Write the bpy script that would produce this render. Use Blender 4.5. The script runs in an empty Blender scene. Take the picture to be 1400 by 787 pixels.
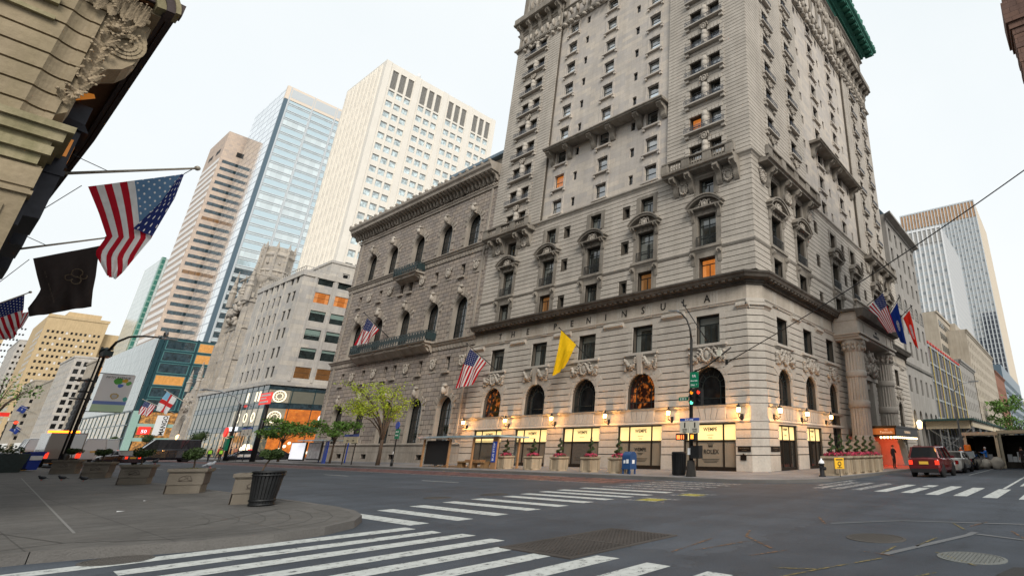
import bpy, math, random
from mathutils import Vector, Matrix, noise
random.seed(7)
PI=math.pi
scene=bpy.context.scene
COL=scene.collection

# ------------------------------------------------------------------ helpers
class MB:
    """collects faces, then links them as ONE mesh object; F maps (s, d, z) of a facade to the world"""
    def __init__(s,F=None): s.v=[];s.f=[];s.m=[];s.uv={};s.F=F;s.sm=set()
    def P(s,p):
        s.v.append(s.F(*p) if s.F else tuple(p)); return len(s.v)-1
    def face(s,pts,m=0,uv=None,smooth=False):
        i=[s.P(p) for p in pts]; s.f.append(i); s.m.append(m)
        if uv: s.uv[len(s.f)-1]=uv
        if smooth: s.sm.add(len(s.f)-1)
    def idx(s,ids,m=0,smooth=False):
        s.f.append(list(ids)); s.m.append(m)
        if smooth: s.sm.add(len(s.f)-1)
    def box(s,x0,x1,y0,y1,z0,z1,m=0,skip=''):
        a=[s.P((x,y,z)) for z in (z0,z1) for y in (y0,y1) for x in (x0,x1)]
        for k,q in (('b',(0,2,3,1)),('t',(4,5,7,6)),('f',(0,1,5,4)),('k',(2,6,7,3)),('l',(0,4,6,2)),('r',(1,3,7,5))):
            if k not in skip: s.idx([a[j] for j in q],m)
    def obox(s,c,sz,rz,m=0):
        """box on its base centre c, size sz, turned rz about z"""
        cs,sn=math.cos(rz),math.sin(rz); a=[]
        for z in (0,sz[2]):
            for y in (-sz[1]/2,sz[1]/2):
                for x in (-sz[0]/2,sz[0]/2): a.append(s.P((c[0]+x*cs-y*sn,c[1]+x*sn+y*cs,c[2]+z)))
        for q in ((0,2,3,1),(4,5,7,6),(0,1,5,4),(2,6,7,3),(0,4,6,2),(1,3,7,5)): s.idx([a[j] for j in q],m)
    def loft(s,A,B,m=0,caps=True,smooth=False):
        """two closed loops of equal length"""
        a=[s.P(p) for p in A]; b=[s.P(p) for p in B]; n=len(a)
        for i in range(n): s.idx((a[i],a[(i+1)%n],b[(i+1)%n],b[i]),m,smooth)
        if caps: s.idx(a[::-1],m); s.idx(b,m)
    def ext(s,prof,s0,s1,m=0,caps=True):
        """profile of (d, z) run from s0 to s1"""
        s.loft([(s0,d,z) for d,z in prof],[(s1,d,z) for d,z in prof],m,caps)
    def bar(s,p,q,w,h=None,m=0):
        p,q=Vector(p),Vector(q); h=h or w; t=(q-p).normalized()
        u=t.cross(Vector((0,0,1))); u=u.normalized() if u.length>1e-4 else Vector((1,0,0)); v=u.cross(t)
        o=[u*w/2+v*h/2,-u*w/2+v*h/2,-u*w/2-v*h/2,u*w/2-v*h/2]
        s.loft([p+x for x in o],[q+x for x in o],m)
    def tube(s,pts,r,n=8,m=0,cap=True,smooth=True):
        pts=[Vector(p) for p in pts]; rs=r if isinstance(r,(list,tuple)) else [r]*len(pts); rings=[]
        up=None
        for i,p in enumerate(pts):
            t=(pts[min(i+1,len(pts)-1)]-pts[max(i-1,0)]).normalized()
            if up is None:
                u=t.cross(Vector((0,0,1)));
                if u.length<1e-3: u=t.cross(Vector((0,1,0)))
            else: u=up-t*up.dot(t)
            u.normalize(); up=u; v=t.cross(u)
            rings.append([s.P(p+(u*math.cos(2*PI*k/n)+v*math.sin(2*PI*k/n))*rs[i]) for k in range(n)])
        for a,b in zip(rings,rings[1:]):
            for k in range(n): s.idx((a[k],a[(k+1)%n],b[(k+1)%n],b[k]),m,smooth)
        if cap: s.idx(rings[0][::-1],m); s.idx(rings[-1],m)
    def lathe(s,prof,c=(0,0,0),n=12,m=0,smooth=True,rz=0):
        rings=[[s.P((c[0]+r*math.cos(rz+2*PI*k/n),c[1]+r*math.sin(rz+2*PI*k/n),c[2]+z)) for k in range(n)] for r,z in prof]
        for a,b in zip(rings,rings[1:]):
            for k in range(n): s.idx((a[k],a[(k+1)%n],b[(k+1)%n],b[k]),m,smooth)
        s.idx(rings[0][::-1],m); s.idx(rings[-1],m)
    def ball(s,c,r,n=8,k=5,m=0,jit=0,smooth=True,seed=0):
        if not isinstance(r,(list,tuple)): r=(r,r,r)
        rings=[]
        for i in range(1,k):
            th=PI*i/k; row=[]
            for j in range(n):
                ph=2*PI*j/n; d=Vector((math.sin(th)*math.cos(ph),math.sin(th)*math.sin(ph),math.cos(th)))
                f=1+jit*noise.noise(d*1.9+Vector((seed*3.1,seed*1.7,0))) if jit else 1
                row.append(s.P((c[0]+d.x*r[0]*f,c[1]+d.y*r[1]*f,c[2]+d.z*r[2]*f)))
            rings.append(row)
        t=s.P((c[0],c[1],c[2]+r[2])); b=s.P((c[0],c[1],c[2]-r[2]))
        for j in range(n):
            s.idx((t,rings[0][j],rings[0][(j+1)%n]),m,smooth); s.idx((b,rings[-1][(j+1)%n],rings[-1][j]),m,smooth)
        for a,q in zip(rings,rings[1:]):
            for j in range(n): s.idx((a[j],q[j],q[(j+1)%n],a[(j+1)%n]),m,smooth)
    def ring(s,sc,zc,r0,r1,d0,d1,a0=0,a1=PI,n=12,m=0):
        """flat arch ring in the facade plane from angle a0 to a1, between depths d0 (front) and d1"""
        for i in range(n):
            p,q=a0+(a1-a0)*i/n,a0+(a1-a0)*(i+1)/n
            o=[(sc+r*math.cos(t),zc+r*math.sin(t)) for r,t in ((r0,p),(r1,p),(r1,q),(r0,q))]
            s.face([(x,d0,z) for x,z in o],m)
            for a,b in ((0,3),(1,2)): s.face([(o[a][0],d0,o[a][1]),(o[b][0],d0,o[b][1]),(o[b][0],d1,o[b][1]),(o[a][0],d1,o[a][1])],m)
            if i==0: s.face([(o[0][0],d0,o[0][1]),(o[1][0],d0,o[1][1]),(o[1][0],d1,o[1][1]),(o[0][0],d1,o[0][1])],m)
            if i==n-1: s.face([(o[3][0],d0,o[3][1]),(o[2][0],d0,o[2][1]),(o[2][0],d1,o[2][1]),(o[3][0],d1,o[3][1])],m)
    def build(s,name,mats,parent=None,flip=False):
        me=bpy.data.meshes.new(name)
        off=wloc(parent) if parent else Vector((0,0,0))
        me.from_pydata([(x[0]-off[0],x[1]-off[1],x[2]-off[2]) for x in s.v],[],s.f)
        if not isinstance(mats,(list,tuple)): mats=[mats]
        for k in mats: me.materials.append(k)
        if len(mats)>1: me.polygons.foreach_set('material_index',s.m)
        if s.sm:
            me.polygons.foreach_set('use_smooth',[i in s.sm for i in range(len(s.f))])
        if s.uv:
            ul=me.uv_layers.new(name='UVMap')
            for i,u in s.uv.items():
                for li,c in zip(me.polygons[i].loop_indices,u): ul.data[li].uv=c
        o=bpy.data.objects.new(name,me); COL.objects.link(o)
        if parent: o.parent=parent
        return o
def build_each(mb,name,mat,parent=None,cls=None):
    """one object for every separate piece collected in mb"""
    par=list(range(len(mb.v)))
    def root(i):
        while par[i]!=i: par[i]=par[par[i]]; i=par[i]
        return i
    for f in mb.f:
        for k in f[1:]: par[root(k)]=root(f[0])
    gr={}
    for k,f in enumerate(mb.f): gr.setdefault(root(f[0]),[]).append(k)
    out=[]
    for ks in gr.values():
        n=(cls or MB)(); mp={}
        for k in ks:
            ids=[]
            for i in mb.f[k]:
                if i not in mp: mp[i]=len(n.v); n.v.append(mb.v[i])
                ids.append(mp[i])
            n.f.append(ids); n.m.append(mb.m[k])
            if k in mb.sm: n.sm.add(len(n.f)-1)
            if k in mb.uv: n.uv[len(n.f)-1]=mb.uv[k]
        out.append(n.build(name,mat,parent))
    return out
def wloc(o):
    r=Vector((0,0,0))
    while o: r=r+o.location; o=o.parent
    return r
def tag(o,label,cat=None,group=None,kind=None):
    if label: o['label']=label
    if cat: o['category']=cat
    if group: o['group']=group
    if kind: o['kind']=kind
    return o
def thing(name,label,cat,loc=(0,0,0),rz=0,group=None):
    o=bpy.data.objects.new(name,None); COL.objects.link(o); o.empty_display_size=.3
    o.location=loc; o.rotation_euler=(0,0,rz); return tag(o,label,cat,group)
def struct(name,mb,m): o=mb.build(name,m); o['kind']='structure'; return o
def stuff(o): o['kind']='stuff'; return o
def kids(o): return [c for c in KID.get(o.name,[])]
def dup(o,loc=None,rz=None,label=None,parent=None,scale=None):
    """a copy of a thing with copies of its parts and sub-parts"""
    c=o.copy(); COL.objects.link(c)
    if parent: c.parent=parent
    for ch in o.children: dup(ch,parent=c)
    if loc: c.location=loc
    if rz is not None: c.rotation_euler=(0,0,rz)
    if scale: c.scale=scale if isinstance(scale,(list,tuple)) else (scale,)*3
    if label: c['label']=label
    return c
# local builder: parts of a thing that has been turned are built in its own frame
class LB(MB):
    def build(s,name,mats,parent=None):
        me=MB.build(s,name,mats,None); me.parent=parent; return me

# ------------------------------------------------------------------ materials
def lin(c): return tuple(((x/12.92) if x<=.04045 else ((x+.055)/1.055)**2.4) for x in c)
def newmat(name):
    m=bpy.data.materials.new(name); m.use_nodes=True; nt=m.node_tree
    return m,nt,nt.nodes['Principled BSDF'],nt.nodes,nt.links
def setp(b,base=None,rough=None,metal=None,spec=None,emit=None,es=None,coat=None):
    if base is not None: b.inputs['Base Color'].default_value=(*base[:3],1)
    if rough is not None: b.inputs['Roughness'].default_value=rough
    if metal is not None: b.inputs['Metallic'].default_value=metal
    if spec is not None: b.inputs['Specular IOR Level'].default_value=spec
    if emit is not None: b.inputs['Emission Color'].default_value=(*emit[:3],1)
    if es is not None: b.inputs['Emission Strength'].default_value=es
    if coat is not None: b.inputs['Coat Weight'].default_value=coat
def plain(name,col,rough=.6,metal=0,spec=.4,emit=None,es=0,coat=0):
    m,nt,b,N,L=newmat(name); setp(b,col,rough,metal,spec,emit,es,coat); return m
def ramp(N,L,src,stops):
    r=N.new('ShaderNodeValToRGB'); e=r.color_ramp.elements
    while len(e)<len(stops): e.new(.5)
    for k,(p,c) in zip(e,stops): k.position=p; k.color=(*c[:3],1) if isinstance(c,(tuple,list)) else (c,c,c,1)
    L.new(src,r.inputs[0]); return r.outputs[0]
def mixc(N,L,mode,fac,a,b):
    x=N.new('ShaderNodeMix'); x.data_type='RGBA'; x.blend_type=mode
    for sock,val in ((x.inputs[0],fac),(x.inputs[6],a),(x.inputs[7],b)):
        if hasattr(val,'links'): L.new(val,sock)
        elif isinstance(val,(int,float)): sock.default_value=val
        else: sock.default_value=(*val[:3],1)
    return x.outputs[2]
def mth(N,L,op,a,b=None,c=None):
    x=N.new('ShaderNodeMath'); x.operation=op
    for sock,val in zip(x.inputs,(a,b,c)):
        if val is None: continue
        if hasattr(val,'links'): L.new(val,sock)
        else: sock.default_value=val
    return x.outputs[0]
def noi(N,L,vec,scale,detail=4,rough=.55):
    t=N.new('ShaderNodeTexNoise'); t.inputs['Scale'].default_value=scale; t.inputs['Detail'].default_value=detail; t.inputs['Roughness'].default_value=rough
    if vec is not None: L.new(vec,t.inputs['Vector'])
    return t.outputs['Fac']
def vmul(N,L,vec,k):
    x=N.new('ShaderNodeVectorMath'); x.operation='MULTIPLY'; L.new(vec,x.inputs[0]); x.inputs[1].default_value=k; return x.outputs[0]
def pos(N): return N.new('ShaderNodeNewGeometry')
def wallvec(N,L,g):
    """(run along the wall, height, 0) for walls that face along X or along Y"""
    sx=N.new('ShaderNodeSeparateXYZ'); L.new(g.outputs['Position'],sx.inputs[0])
    sn=N.new('ShaderNodeSeparateXYZ'); L.new(g.outputs['True Normal'],sn.inputs[0])
    k=mth(N,L,'GREATER_THAN',mth(N,L,'ABSOLUTE',sn.outputs[0]),.6)
    u=mth(N,L,'ADD',mth(N,L,'MULTIPLY',sx.outputs[1],k),mth(N,L,'MULTIPLY',sx.outputs[0],mth(N,L,'SUBTRACT',1,k)))
    c=N.new('ShaderNodeCombineXYZ'); L.new(u,c.inputs[0]); L.new(sx.outputs[2],c.inputs[1]); return c.outputs[0]
def stone(name,col,var=.35,bump=.25,brick=None,mortar=.45,streak=.5,tint=None,rough=.85,fine=9):
    m,nt,b,N,L=newmat(name); g=pos(N); p=g.outputs['Position']
    c0=[x*(1-var) for x in col]; c1=[min(1,x*(1+var*.55)) for x in col]
    n1=noi(N,L,p,.35,6,.65); n2=noi(N,L,p,fine,5,.6)
    base=ramp(N,L,n1,[(.3,c0),(.7,c1)])
    base=mixc(N,L,'MULTIPLY',.5,base,ramp(N,L,n2,[(.25,(.72,.70,.68)),(.75,(1.12,1.12,1.12))]))
    st=noi(N,L,vmul(N,L,p,(1.6,1.6,.13)),1.0,5,.7)
    base=mixc(N,L,'MULTIPLY',streak,base,ramp(N,L,st,[(.35,tint or (.55,.52,.48)),(.6,(1,1,1))]))
    h=n2
    if brick:
        w,hh,msize=brick; t=N.new('ShaderNodeTexBrick'); L.new(wallvec(N,L,g),t.inputs['Vector'])
        t.inputs['Scale'].default_value=1; t.inputs['Brick Width'].default_value=w; t.inputs['Row Height'].default_value=hh
        t.inputs['Mortar Size'].default_value=msize; t.inputs['Mortar Smooth'].default_value=.15
        t.inputs['Color1'].default_value=(.86,.86,.88,1); t.inputs['Color2'].default_value=(1.1,1.06,1.0,1); t.inputs['Mortar'].default_value=(mortar,mortar*.97,mortar*.93,1)
        base=mixc(N,L,'MULTIPLY',1,base,t.outputs['Color'])
        h=mth(N,L,'SUBTRACT',mth(N,L,'MULTIPLY',n2,.3),mth(N,L,'MULTIPLY',t.outputs['Fac'],1.0))
    L.new(base,b.inputs['Base Color']); setp(b,rough=rough,spec=.25)
    bp=N.new('ShaderNodeBump'); bp.inputs['Strength'].default_value=bump; bp.inputs['Distance'].default_value=.05
    L.new(h,bp.inputs['Height']); L.new(bp.outputs[0],b.inputs['Normal']); return m
def rough_paint(name,col,rough=.5,metal=0,var=.25,scale=6,spec=.4,coat=0):
    m,nt,b,N,L=newmat(name); tc=N.new('ShaderNodeTexCoord'); n=noi(N,L,tc.outputs['Object'],scale,5,.6)
    L.new(ramp(N,L,n,[(.3,[x*(1-var) for x in col]),(.7,[min(1,x*(1+var)) for x in col])]),b.inputs['Base Color'])
    setp(b,rough=rough,metal=metal,spec=spec,coat=coat); return m
def pane_mat(name,dark,curtain,amount,rough=.06,lit=None,ls=0,spec=.5,blind=.0,ior=1.6):
    """window glass with an interior: dark room, curtains at the sides, a blind of its own height"""
    m,nt,b,N,L=newmat(name); tc=N.new('ShaderNodeTexCoord'); oi=N.new('ShaderNodeObjectInfo')
    s=N.new('ShaderNodeSeparateXYZ'); L.new(tc.outputs['UV'],s.inputs[0]); u,v=s.outputs[0],s.outputs[1]
    rnd=oi.outputs['Random']; r2=mth(N,L,'FRACT',mth(N,L,'MULTIPLY',rnd,7.31)); r3=mth(N,L,'FRACT',mth(N,L,'MULTIPLY',rnd,17.7))
    e=mth(N,L,'ABSOLUTE',mth(N,L,'SUBTRACT',u,.5))
    cur=mth(N,L,'GREATER_THAN',e,mth(N,L,'SUBTRACT',.5,mth(N,L,'MULTIPLY',r2,amount)))
    bl=mth(N,L,'GREATER_THAN',v,mth(N,L,'SUBTRACT',1,mth(N,L,'MULTIPLY',r3,blind)))
    k=mth(N,L,'MAXIMUM',cur,bl)
    fold=N.new('ShaderNodeTexWave'); fold.inputs['Scale'].default_value=9; fold.inputs['Distortion'].default_value=1.5; L.new(tc.outputs['UV'],fold.inputs['Vector'])
    cc=mixc(N,L,'MULTIPLY',.6,curtain,fold.outputs['Color'])
    room=ramp(N,L,noi(N,L,vmul(N,L,pos(N).outputs['Position'],(1.3,1.3,1.1)),1.0,3),[(.35,[x*.5 for x in dark]),(.7,[x*1.5 for x in dark])])
    L.new(mixc(N,L,'MIX',k,room,cc),b.inputs['Base Color'])
    setp(b,rough=rough,spec=spec); b.inputs['IOR'].default_value=ior
    if lit:
        n=noi(N,L,vmul(N,L,pos(N).outputs['Position'],(1.7,1.7,1.5)),1.3,3)
        L.new(ramp(N,L,n,[(.3,[x*.72 for x in lit]),(.7,lit)]),b.inputs['Emission Color']); b.inputs['Emission Strength'].default_value=ls
    return m
M={}
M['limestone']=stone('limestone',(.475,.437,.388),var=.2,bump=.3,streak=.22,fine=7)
M['limestone_dark']=stone('stained dark limestone',(.30,.272,.236),var=.45,bump=.4,streak=.6,fine=9)  # stained stone, darkened further to put shade contrast into the colour
M['joint']=stone('shade-dark recessed joint',(.10,.086,.07),var=.3,bump=.3,streak=.3)  # groove shade put into the colour of the sheet behind the courses
M['limestone_smooth']=stone('limestone smooth',(.52,.487,.45),var=.12,bump=.12,brick=(1.5,.55,.012),mortar=.8,streak=.22)
M['carved']=stone('carved stone',(.47,.43,.38),var=.3,bump=.6,streak=.5,fine=14)
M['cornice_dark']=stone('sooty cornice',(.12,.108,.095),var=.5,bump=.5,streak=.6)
M['frieze']=stone('frieze stone',(.46,.41,.35),var=.2,bump=.2,streak=.35)
M['club']=stone('club rusticated stone',(.36,.318,.285),var=.22,bump=1.0,brick=(1.15,.52,.035),mortar=.33,streak=.3)
M['club_trim']=stone('club trim',(.38,.34,.295),var=.28,bump=.3,streak=.5)
M['grey_lime']=stone('grey limestone',(.52,.505,.48),var=.12,bump=.15,brick=(1.6,.8,.012),mortar=.8,streak=.25)
M['white_clad']=stone('pale precast cladding',(.80,.765,.70),var=.05,bump=.05,streak=.08)
M['tan_clad']=stone('tan granite',(.56,.465,.40),var=.06,bump=.05,brick=(1.4,1.1,.03),mortar=.8,streak=.05)
M['beige_brick']=stone('beige masonry',(.58,.48,.33),var=.1,bump=.1,streak=.3)
M['gothic']=stone('gothic limestone',(.47,.44,.40),var=.22,bump=.5,brick=(1.0,.42,.014),mortar=.75,streak=.4)
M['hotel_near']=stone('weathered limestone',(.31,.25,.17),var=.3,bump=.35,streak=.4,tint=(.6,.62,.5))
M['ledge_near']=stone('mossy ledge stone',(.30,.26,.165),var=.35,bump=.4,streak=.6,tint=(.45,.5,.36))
M['brown']=stone('brownstone',(.17,.105,.085),var=.3,bump=.5,brick=(.9,.4,.02),mortar=.6,streak=.5)
M['brick_red']=stone('red brick',(.26,.13,.09),var=.2,bump=.2,brick=(.6,.3,.03),mortar=1.2,streak=.3)
M['beige2']=stone('buff limestone',(.44,.39,.32),var=.15,bump=.12,streak=.4)
M['concrete_pl']=stone('exposed aggregate',(.225,.20,.165),var=.3,bump=.9,streak=.3,fine=60)
M['planter_dark']=stone('planter trim',(.13,.11,.095),var=.25,bump=.5,streak=.3,fine=40)
M['planter_st']=stone('cast stone planter',(.43,.35,.25),var=.25,bump=.4,streak=.7,fine=25)
M['kerb']=stone('granite kerb',(.125,.12,.115),var=.3,bump=.5,streak=.1,fine=30)
M['copper']=stone('green copper',(.035,.17,.125),var=.3,bump=.3,streak=.5,rough=.7)
M['iron']=rough_paint('black iron',(.012,.013,.014),.45)
M['irongreen']=rough_paint('dark green iron',(.018,.035,.038),.5)
M['ironblue']=rough_paint('blue grey iron',(.045,.056,.078),.5)
M['frame']=rough_paint('dark window frame',(.014,.02,.02),.5)
M['bronze']=rough_paint('dark bronze',(.03,.022,.016),.4,.5)
M['steel']=rough_paint('galvanised steel',(.28,.29,.30),.45,.6)
M['white']=rough_paint('white paint',(.72,.73,.74),.5,0,.06)
M['black']=plain('matt black',(.008,.008,.009),.7)
M['rubber']=plain('rubber',(.014,.014,.015),.8)
M['mull']=rough_paint('silver mullion',(.55,.58,.6),.35,.3,.1)
M['teal']=rough_paint('teal mullion',(.08,.21,.22),.4,.2,.15)
M['tealdark']=rough_paint('dark teal panel',(.02,.06,.075),.3,.2,.2)
M['bluegrey']=rough_paint('blue grey cladding',(.10,.15,.19),.35,.3,.2)
M['glass']=pane_mat('window glass',(.028,.034,.034),(.27,.29,.27),.42,.04,blind=.5,ior=1.9)
M['glassd']=pane_mat('dark window glass',(.012,.013,.014),(.05,.05,.045),.12,.05,blind=.1)
M['glasst']=pane_mat('tower window glass',(.03,.033,.034),(.34,.35,.34),.25,.03,blind=.6,spec=.7,ior=2.6)
M['glassrefl']=plain('coated reflecting glass',(.62,.66,.68),.06,.85)
M['glasso']=pane_mat('lit window glass',(.05,.02,.01),(.35,.2,.1),.3,.1,lit=(1,.30,.05),ls=.55)
M['glassw']=pane_mat('warm window glass',(.03,.02,.012),(.25,.17,.1),.2,.1,lit=(1,.42,.12),ls=.16)
M['glasswarm']=pane_mat('warm office glass',(.1,.05,.02),(.3,.2,.1),.0,.1,lit=(1,.46,.12),ls=.75)
M['glassred']=pane_mat('arched glass with red room',(.02,.008,.006),(.06,.02,.02),.2,.08,lit=(1,.26,.04),ls=.55)
for l_ in M['glassred'].node_tree.links:
    if l_.to_socket.name=='Emission Color':
        e_=l_.from_node.color_ramp.elements; e_[0].position=.52; e_[0].color=(.012,.004,.002,1); e_[1].position=.70
M['glasssky']=pane_mat('pale reflecting glass',(.50,.60,.63),(.68,.72,.72),.0,.03,blind=.5,spec=.9)
M['glassteal']=pane_mat('teal reflecting glass',(.03,.055,.07),(.05,.08,.09),.0,.03,blind=.3,spec=.8)
# ------------------------------------------------------------------ camera, sky, sun
cam=bpy.data.cameras.new('camera'); co=bpy.data.objects.new('camera',cam); COL.objects.link(co)
YAW,PITCH=.96774,.355308
cs,sn,cp,sp=math.cos(YAW),math.sin(YAW),math.cos(PITCH),math.sin(PITCH)
fw=Vector((sn*cp,cs*cp,sp)); rt=Vector((cs,-sn,0)); up=rt.cross(fw)
R=Matrix((rt,up,-fw)).transposed().to_4x4(); R.translation=Vector((0,0,1.6)); co.matrix_world=R
cam.sensor_fit='HORIZONTAL'; cam.sensor_width=36; cam.lens=705.3865/1400*36
cam.shift_x=(700-949.85)/1400; cam.shift_y=(351.5465-393.5)/1400
cam.clip_start=.1; cam.clip_end=6000
scene.camera=co
w=bpy.data.worlds.new('World'); scene.world=w; w.use_nodes=True
N,L=w.node_tree.nodes,w.node_tree.links; bg=N['Background']
sky=N.new('ShaderNodeTexSky'); sky.sky_type='NISHITA'; sky.sun_disc=False
SUN_EL,SUN_AZ=math.radians(36),math.radians(211)     # azimuth clockwise from +Y
sky.sun_elevation=SUN_EL; sky.sun_rotation=SUN_AZ; sky.air_density=1.0; sky.dust_density=3.0; sky.ozone_density=1.0
# high thin overcast: the clear sky is veiled by an even, very slightly cool white cloud sheet
tcw=N.new('ShaderNodeTexCoord'); nz=N.new('ShaderNodeTexNoise'); nz.inputs['Scale'].default_value=2.2; nz.inputs['Detail'].default_value=6
L.new(tcw.outputs['Generated'],nz.inputs['Vector'])
cl=N.new('ShaderNodeValToRGB'); cl.color_ramp.elements[0].position=.3; cl.color_ramp.elements[0].color=(9.1,9.65,9.8,1); cl.color_ramp.elements[1].position=.75; cl.color_ramp.elements[1].color=(9.9,10.25,10.3,1)
L.new(nz.outputs['Fac'],cl.inputs[0])
mx=N.new('ShaderNodeMix'); mx.data_type='RGBA'; mx.inputs[0].default_value=.88; L.new(sky.outputs[0],mx.inputs[6]); L.new(cl.outputs[0],mx.inputs[7])
sz=N.new('ShaderNodeSeparateXYZ'); L.new(tcw.outputs['Generated'],sz.inputs[0])
hz=N.new('ShaderNodeValToRGB'); hz.color_ramp.elements[0].position=0; hz.color_ramp.elements[0].color=(1.03,1.0,.97,1); hz.color_ramp.elements[1].position=.45; hz.color_ramp.elements[1].color=(1,1,1,1); L.new(sz.outputs[2],hz.inputs[0])
hm=N.new('ShaderNodeMix'); hm.data_type='RGBA'; hm.blend_type='MULTIPLY'; hm.inputs[0].default_value=1; L.new(mx.outputs[2],hm.inputs[6]); L.new(hz.outputs[0],hm.inputs[7])
L.new(hm.outputs[2],bg.inputs[0]); bg.inputs[1].default_value=.109
sl=bpy.data.lights.new('sun','SUN'); sl.energy=2.9; sl.angle=math.radians(24); sl.color=(1,.94,.85)
so=bpy.data.objects.new('sun',sl); COL.objects.link(so); so.location=(0,-20,60)
dirv=Vector((math.sin(SUN_AZ)*math.cos(SUN_EL),math.cos(SUN_AZ)*math.cos(SUN_EL),math.sin(SUN_EL)))
so.rotation_euler=dirv.to_track_quat('Z','Y').to_euler()
scene.view_settings.view_transform='Standard'; scene.view_settings.look='None'; scene.view_settings.exposure=0
scene.cycles.max_bounces=6; scene.cycles.diffuse_bounces=3; scene.cycles.glossy_bounces=3
scene.cycles.sample_clamp_indirect=6

# ------------------------------------------------------------------ ground, road, pavements
def asphalt():
    m,nt,b,N,L=newmat('asphalt'); g=pos(N); p=g.outputs['Position']
    n1=noi(N,L,p,.25,6,.6); n2=noi(N,L,p,2.2,6,.65); n3=noi(N,L,p,60,3,.7)
    base=ramp(N,L,n1,[(.3,(.045,.056,.072)),(.7,(.067,.081,.102))])
    base=mixc(N,L,'MULTIPLY',.6,base,ramp(N,L,n2,[(.3,(.78,.78,.78)),(.7,(1.15,1.15,1.15))]))
    base=mixc(N,L,'MULTIPLY',.75,base,ramp(N,L,n3,[(.3,(.62,.62,.62)),(.7,(1.35,1.35,1.35))]))
    # tyre-polished wheel tracks along the avenue and the side street
    sx=N.new('ShaderNodeSeparateXYZ'); L.new(p,sx.inputs[0])
    for ax,per in ((0,1.75),(1,1.6)):
        wv=mth(N,L,'SINE',mth(N,L,'ADD',mth(N,L,'MULTIPLY',sx.outputs[ax],2*PI/per),mth(N,L,'MULTIPLY',n1,5)))
        base=mixc(N,L,'MULTIPLY',.30,base,ramp(N,L,mth(N,L,'MULTIPLY_ADD',wv,.5,.5),[(0,(.7,.7,.7)),(1,(1.1,1.1,1.1))]))
    # cracks
    vo=N.new('ShaderNodeTexVoronoi'); vo.feature='DISTANCE_TO_EDGE'; vo.inputs['Scale'].default_value=.22
    wp=N.new('ShaderNodeVectorMath'); wp.operation='ADD'; L.new(p,wp.inputs[0])
    nn=N.new('ShaderNodeTexNoise'); nn.inputs['Scale'].default_value=1.1; nn.inputs['Detail'].default_value=8; nn.inputs['Roughness'].default_value=.7; L.new(p,nn.inputs['Vector']); L.new(vmul(N,L,nn.outputs['Color'],(2.2,2.2,0)),wp.inputs[1])
    L.new(wp.outputs[0],vo.inputs['Vector'])
    base=mixc(N,L,'MULTIPLY',.35,base,ramp(N,L,vo.outputs['Distance'],[(0,(.4,.4,.4)),(.006,(1,1,1))]))
    # rectangular trench repairs of other tones, oil drips
    tb=N.new('ShaderNodeTexBrick'); L.new(wp.outputs[0],tb.inputs['Vector']); tb.offset=.37
    for k,v in (('Scale',1),('Brick Width',5.3),('Row Height',3.1),('Mortar Size',.03),('Mortar Smooth',.6),('Bias',-.25)): tb.inputs[k].default_value=v
    tb.inputs['Color1'].default_value=(.72,.73,.75,1); tb.inputs['Color2'].default_value=(1.28,1.27,1.25,1); tb.inputs['Mortar'].default_value=(.5,.5,.5,1)
    base=mixc(N,L,'MULTIPLY',.75,base,tb.outputs['Color'])
    vo2=N.new('ShaderNodeTexVoronoi'); vo2.inputs['Scale'].default_value=.55; L.new(wp.outputs[0],vo2.inputs['Vector'])
    base=mixc(N,L,'MULTIPLY',.5,base,ramp(N,L,vo2.outputs['Distance'],[(.05,(.5,.5,.5)),(.22,(1,1,1))]))
    n4=noi(N,L,p,170,2,.8); base=mixc(N,L,'MULTIPLY',.6,base,ramp(N,L,n4,[(.35,(.6,.6,.6)),(.55,(1,1,1)),(.72,(1.7,1.7,1.7))]))
    L.new(base,b.inputs['Base Color']); setp(b,rough=.72,spec=.35)
    bp=N.new('ShaderNodeBump'); bp.inputs['Strength'].default_value=.5; bp.inputs['Distance'].default_value=.015; L.new(n3,bp.inputs['Height']); L.new(bp.outputs[0],b.inputs['Normal'])
    return m
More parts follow.
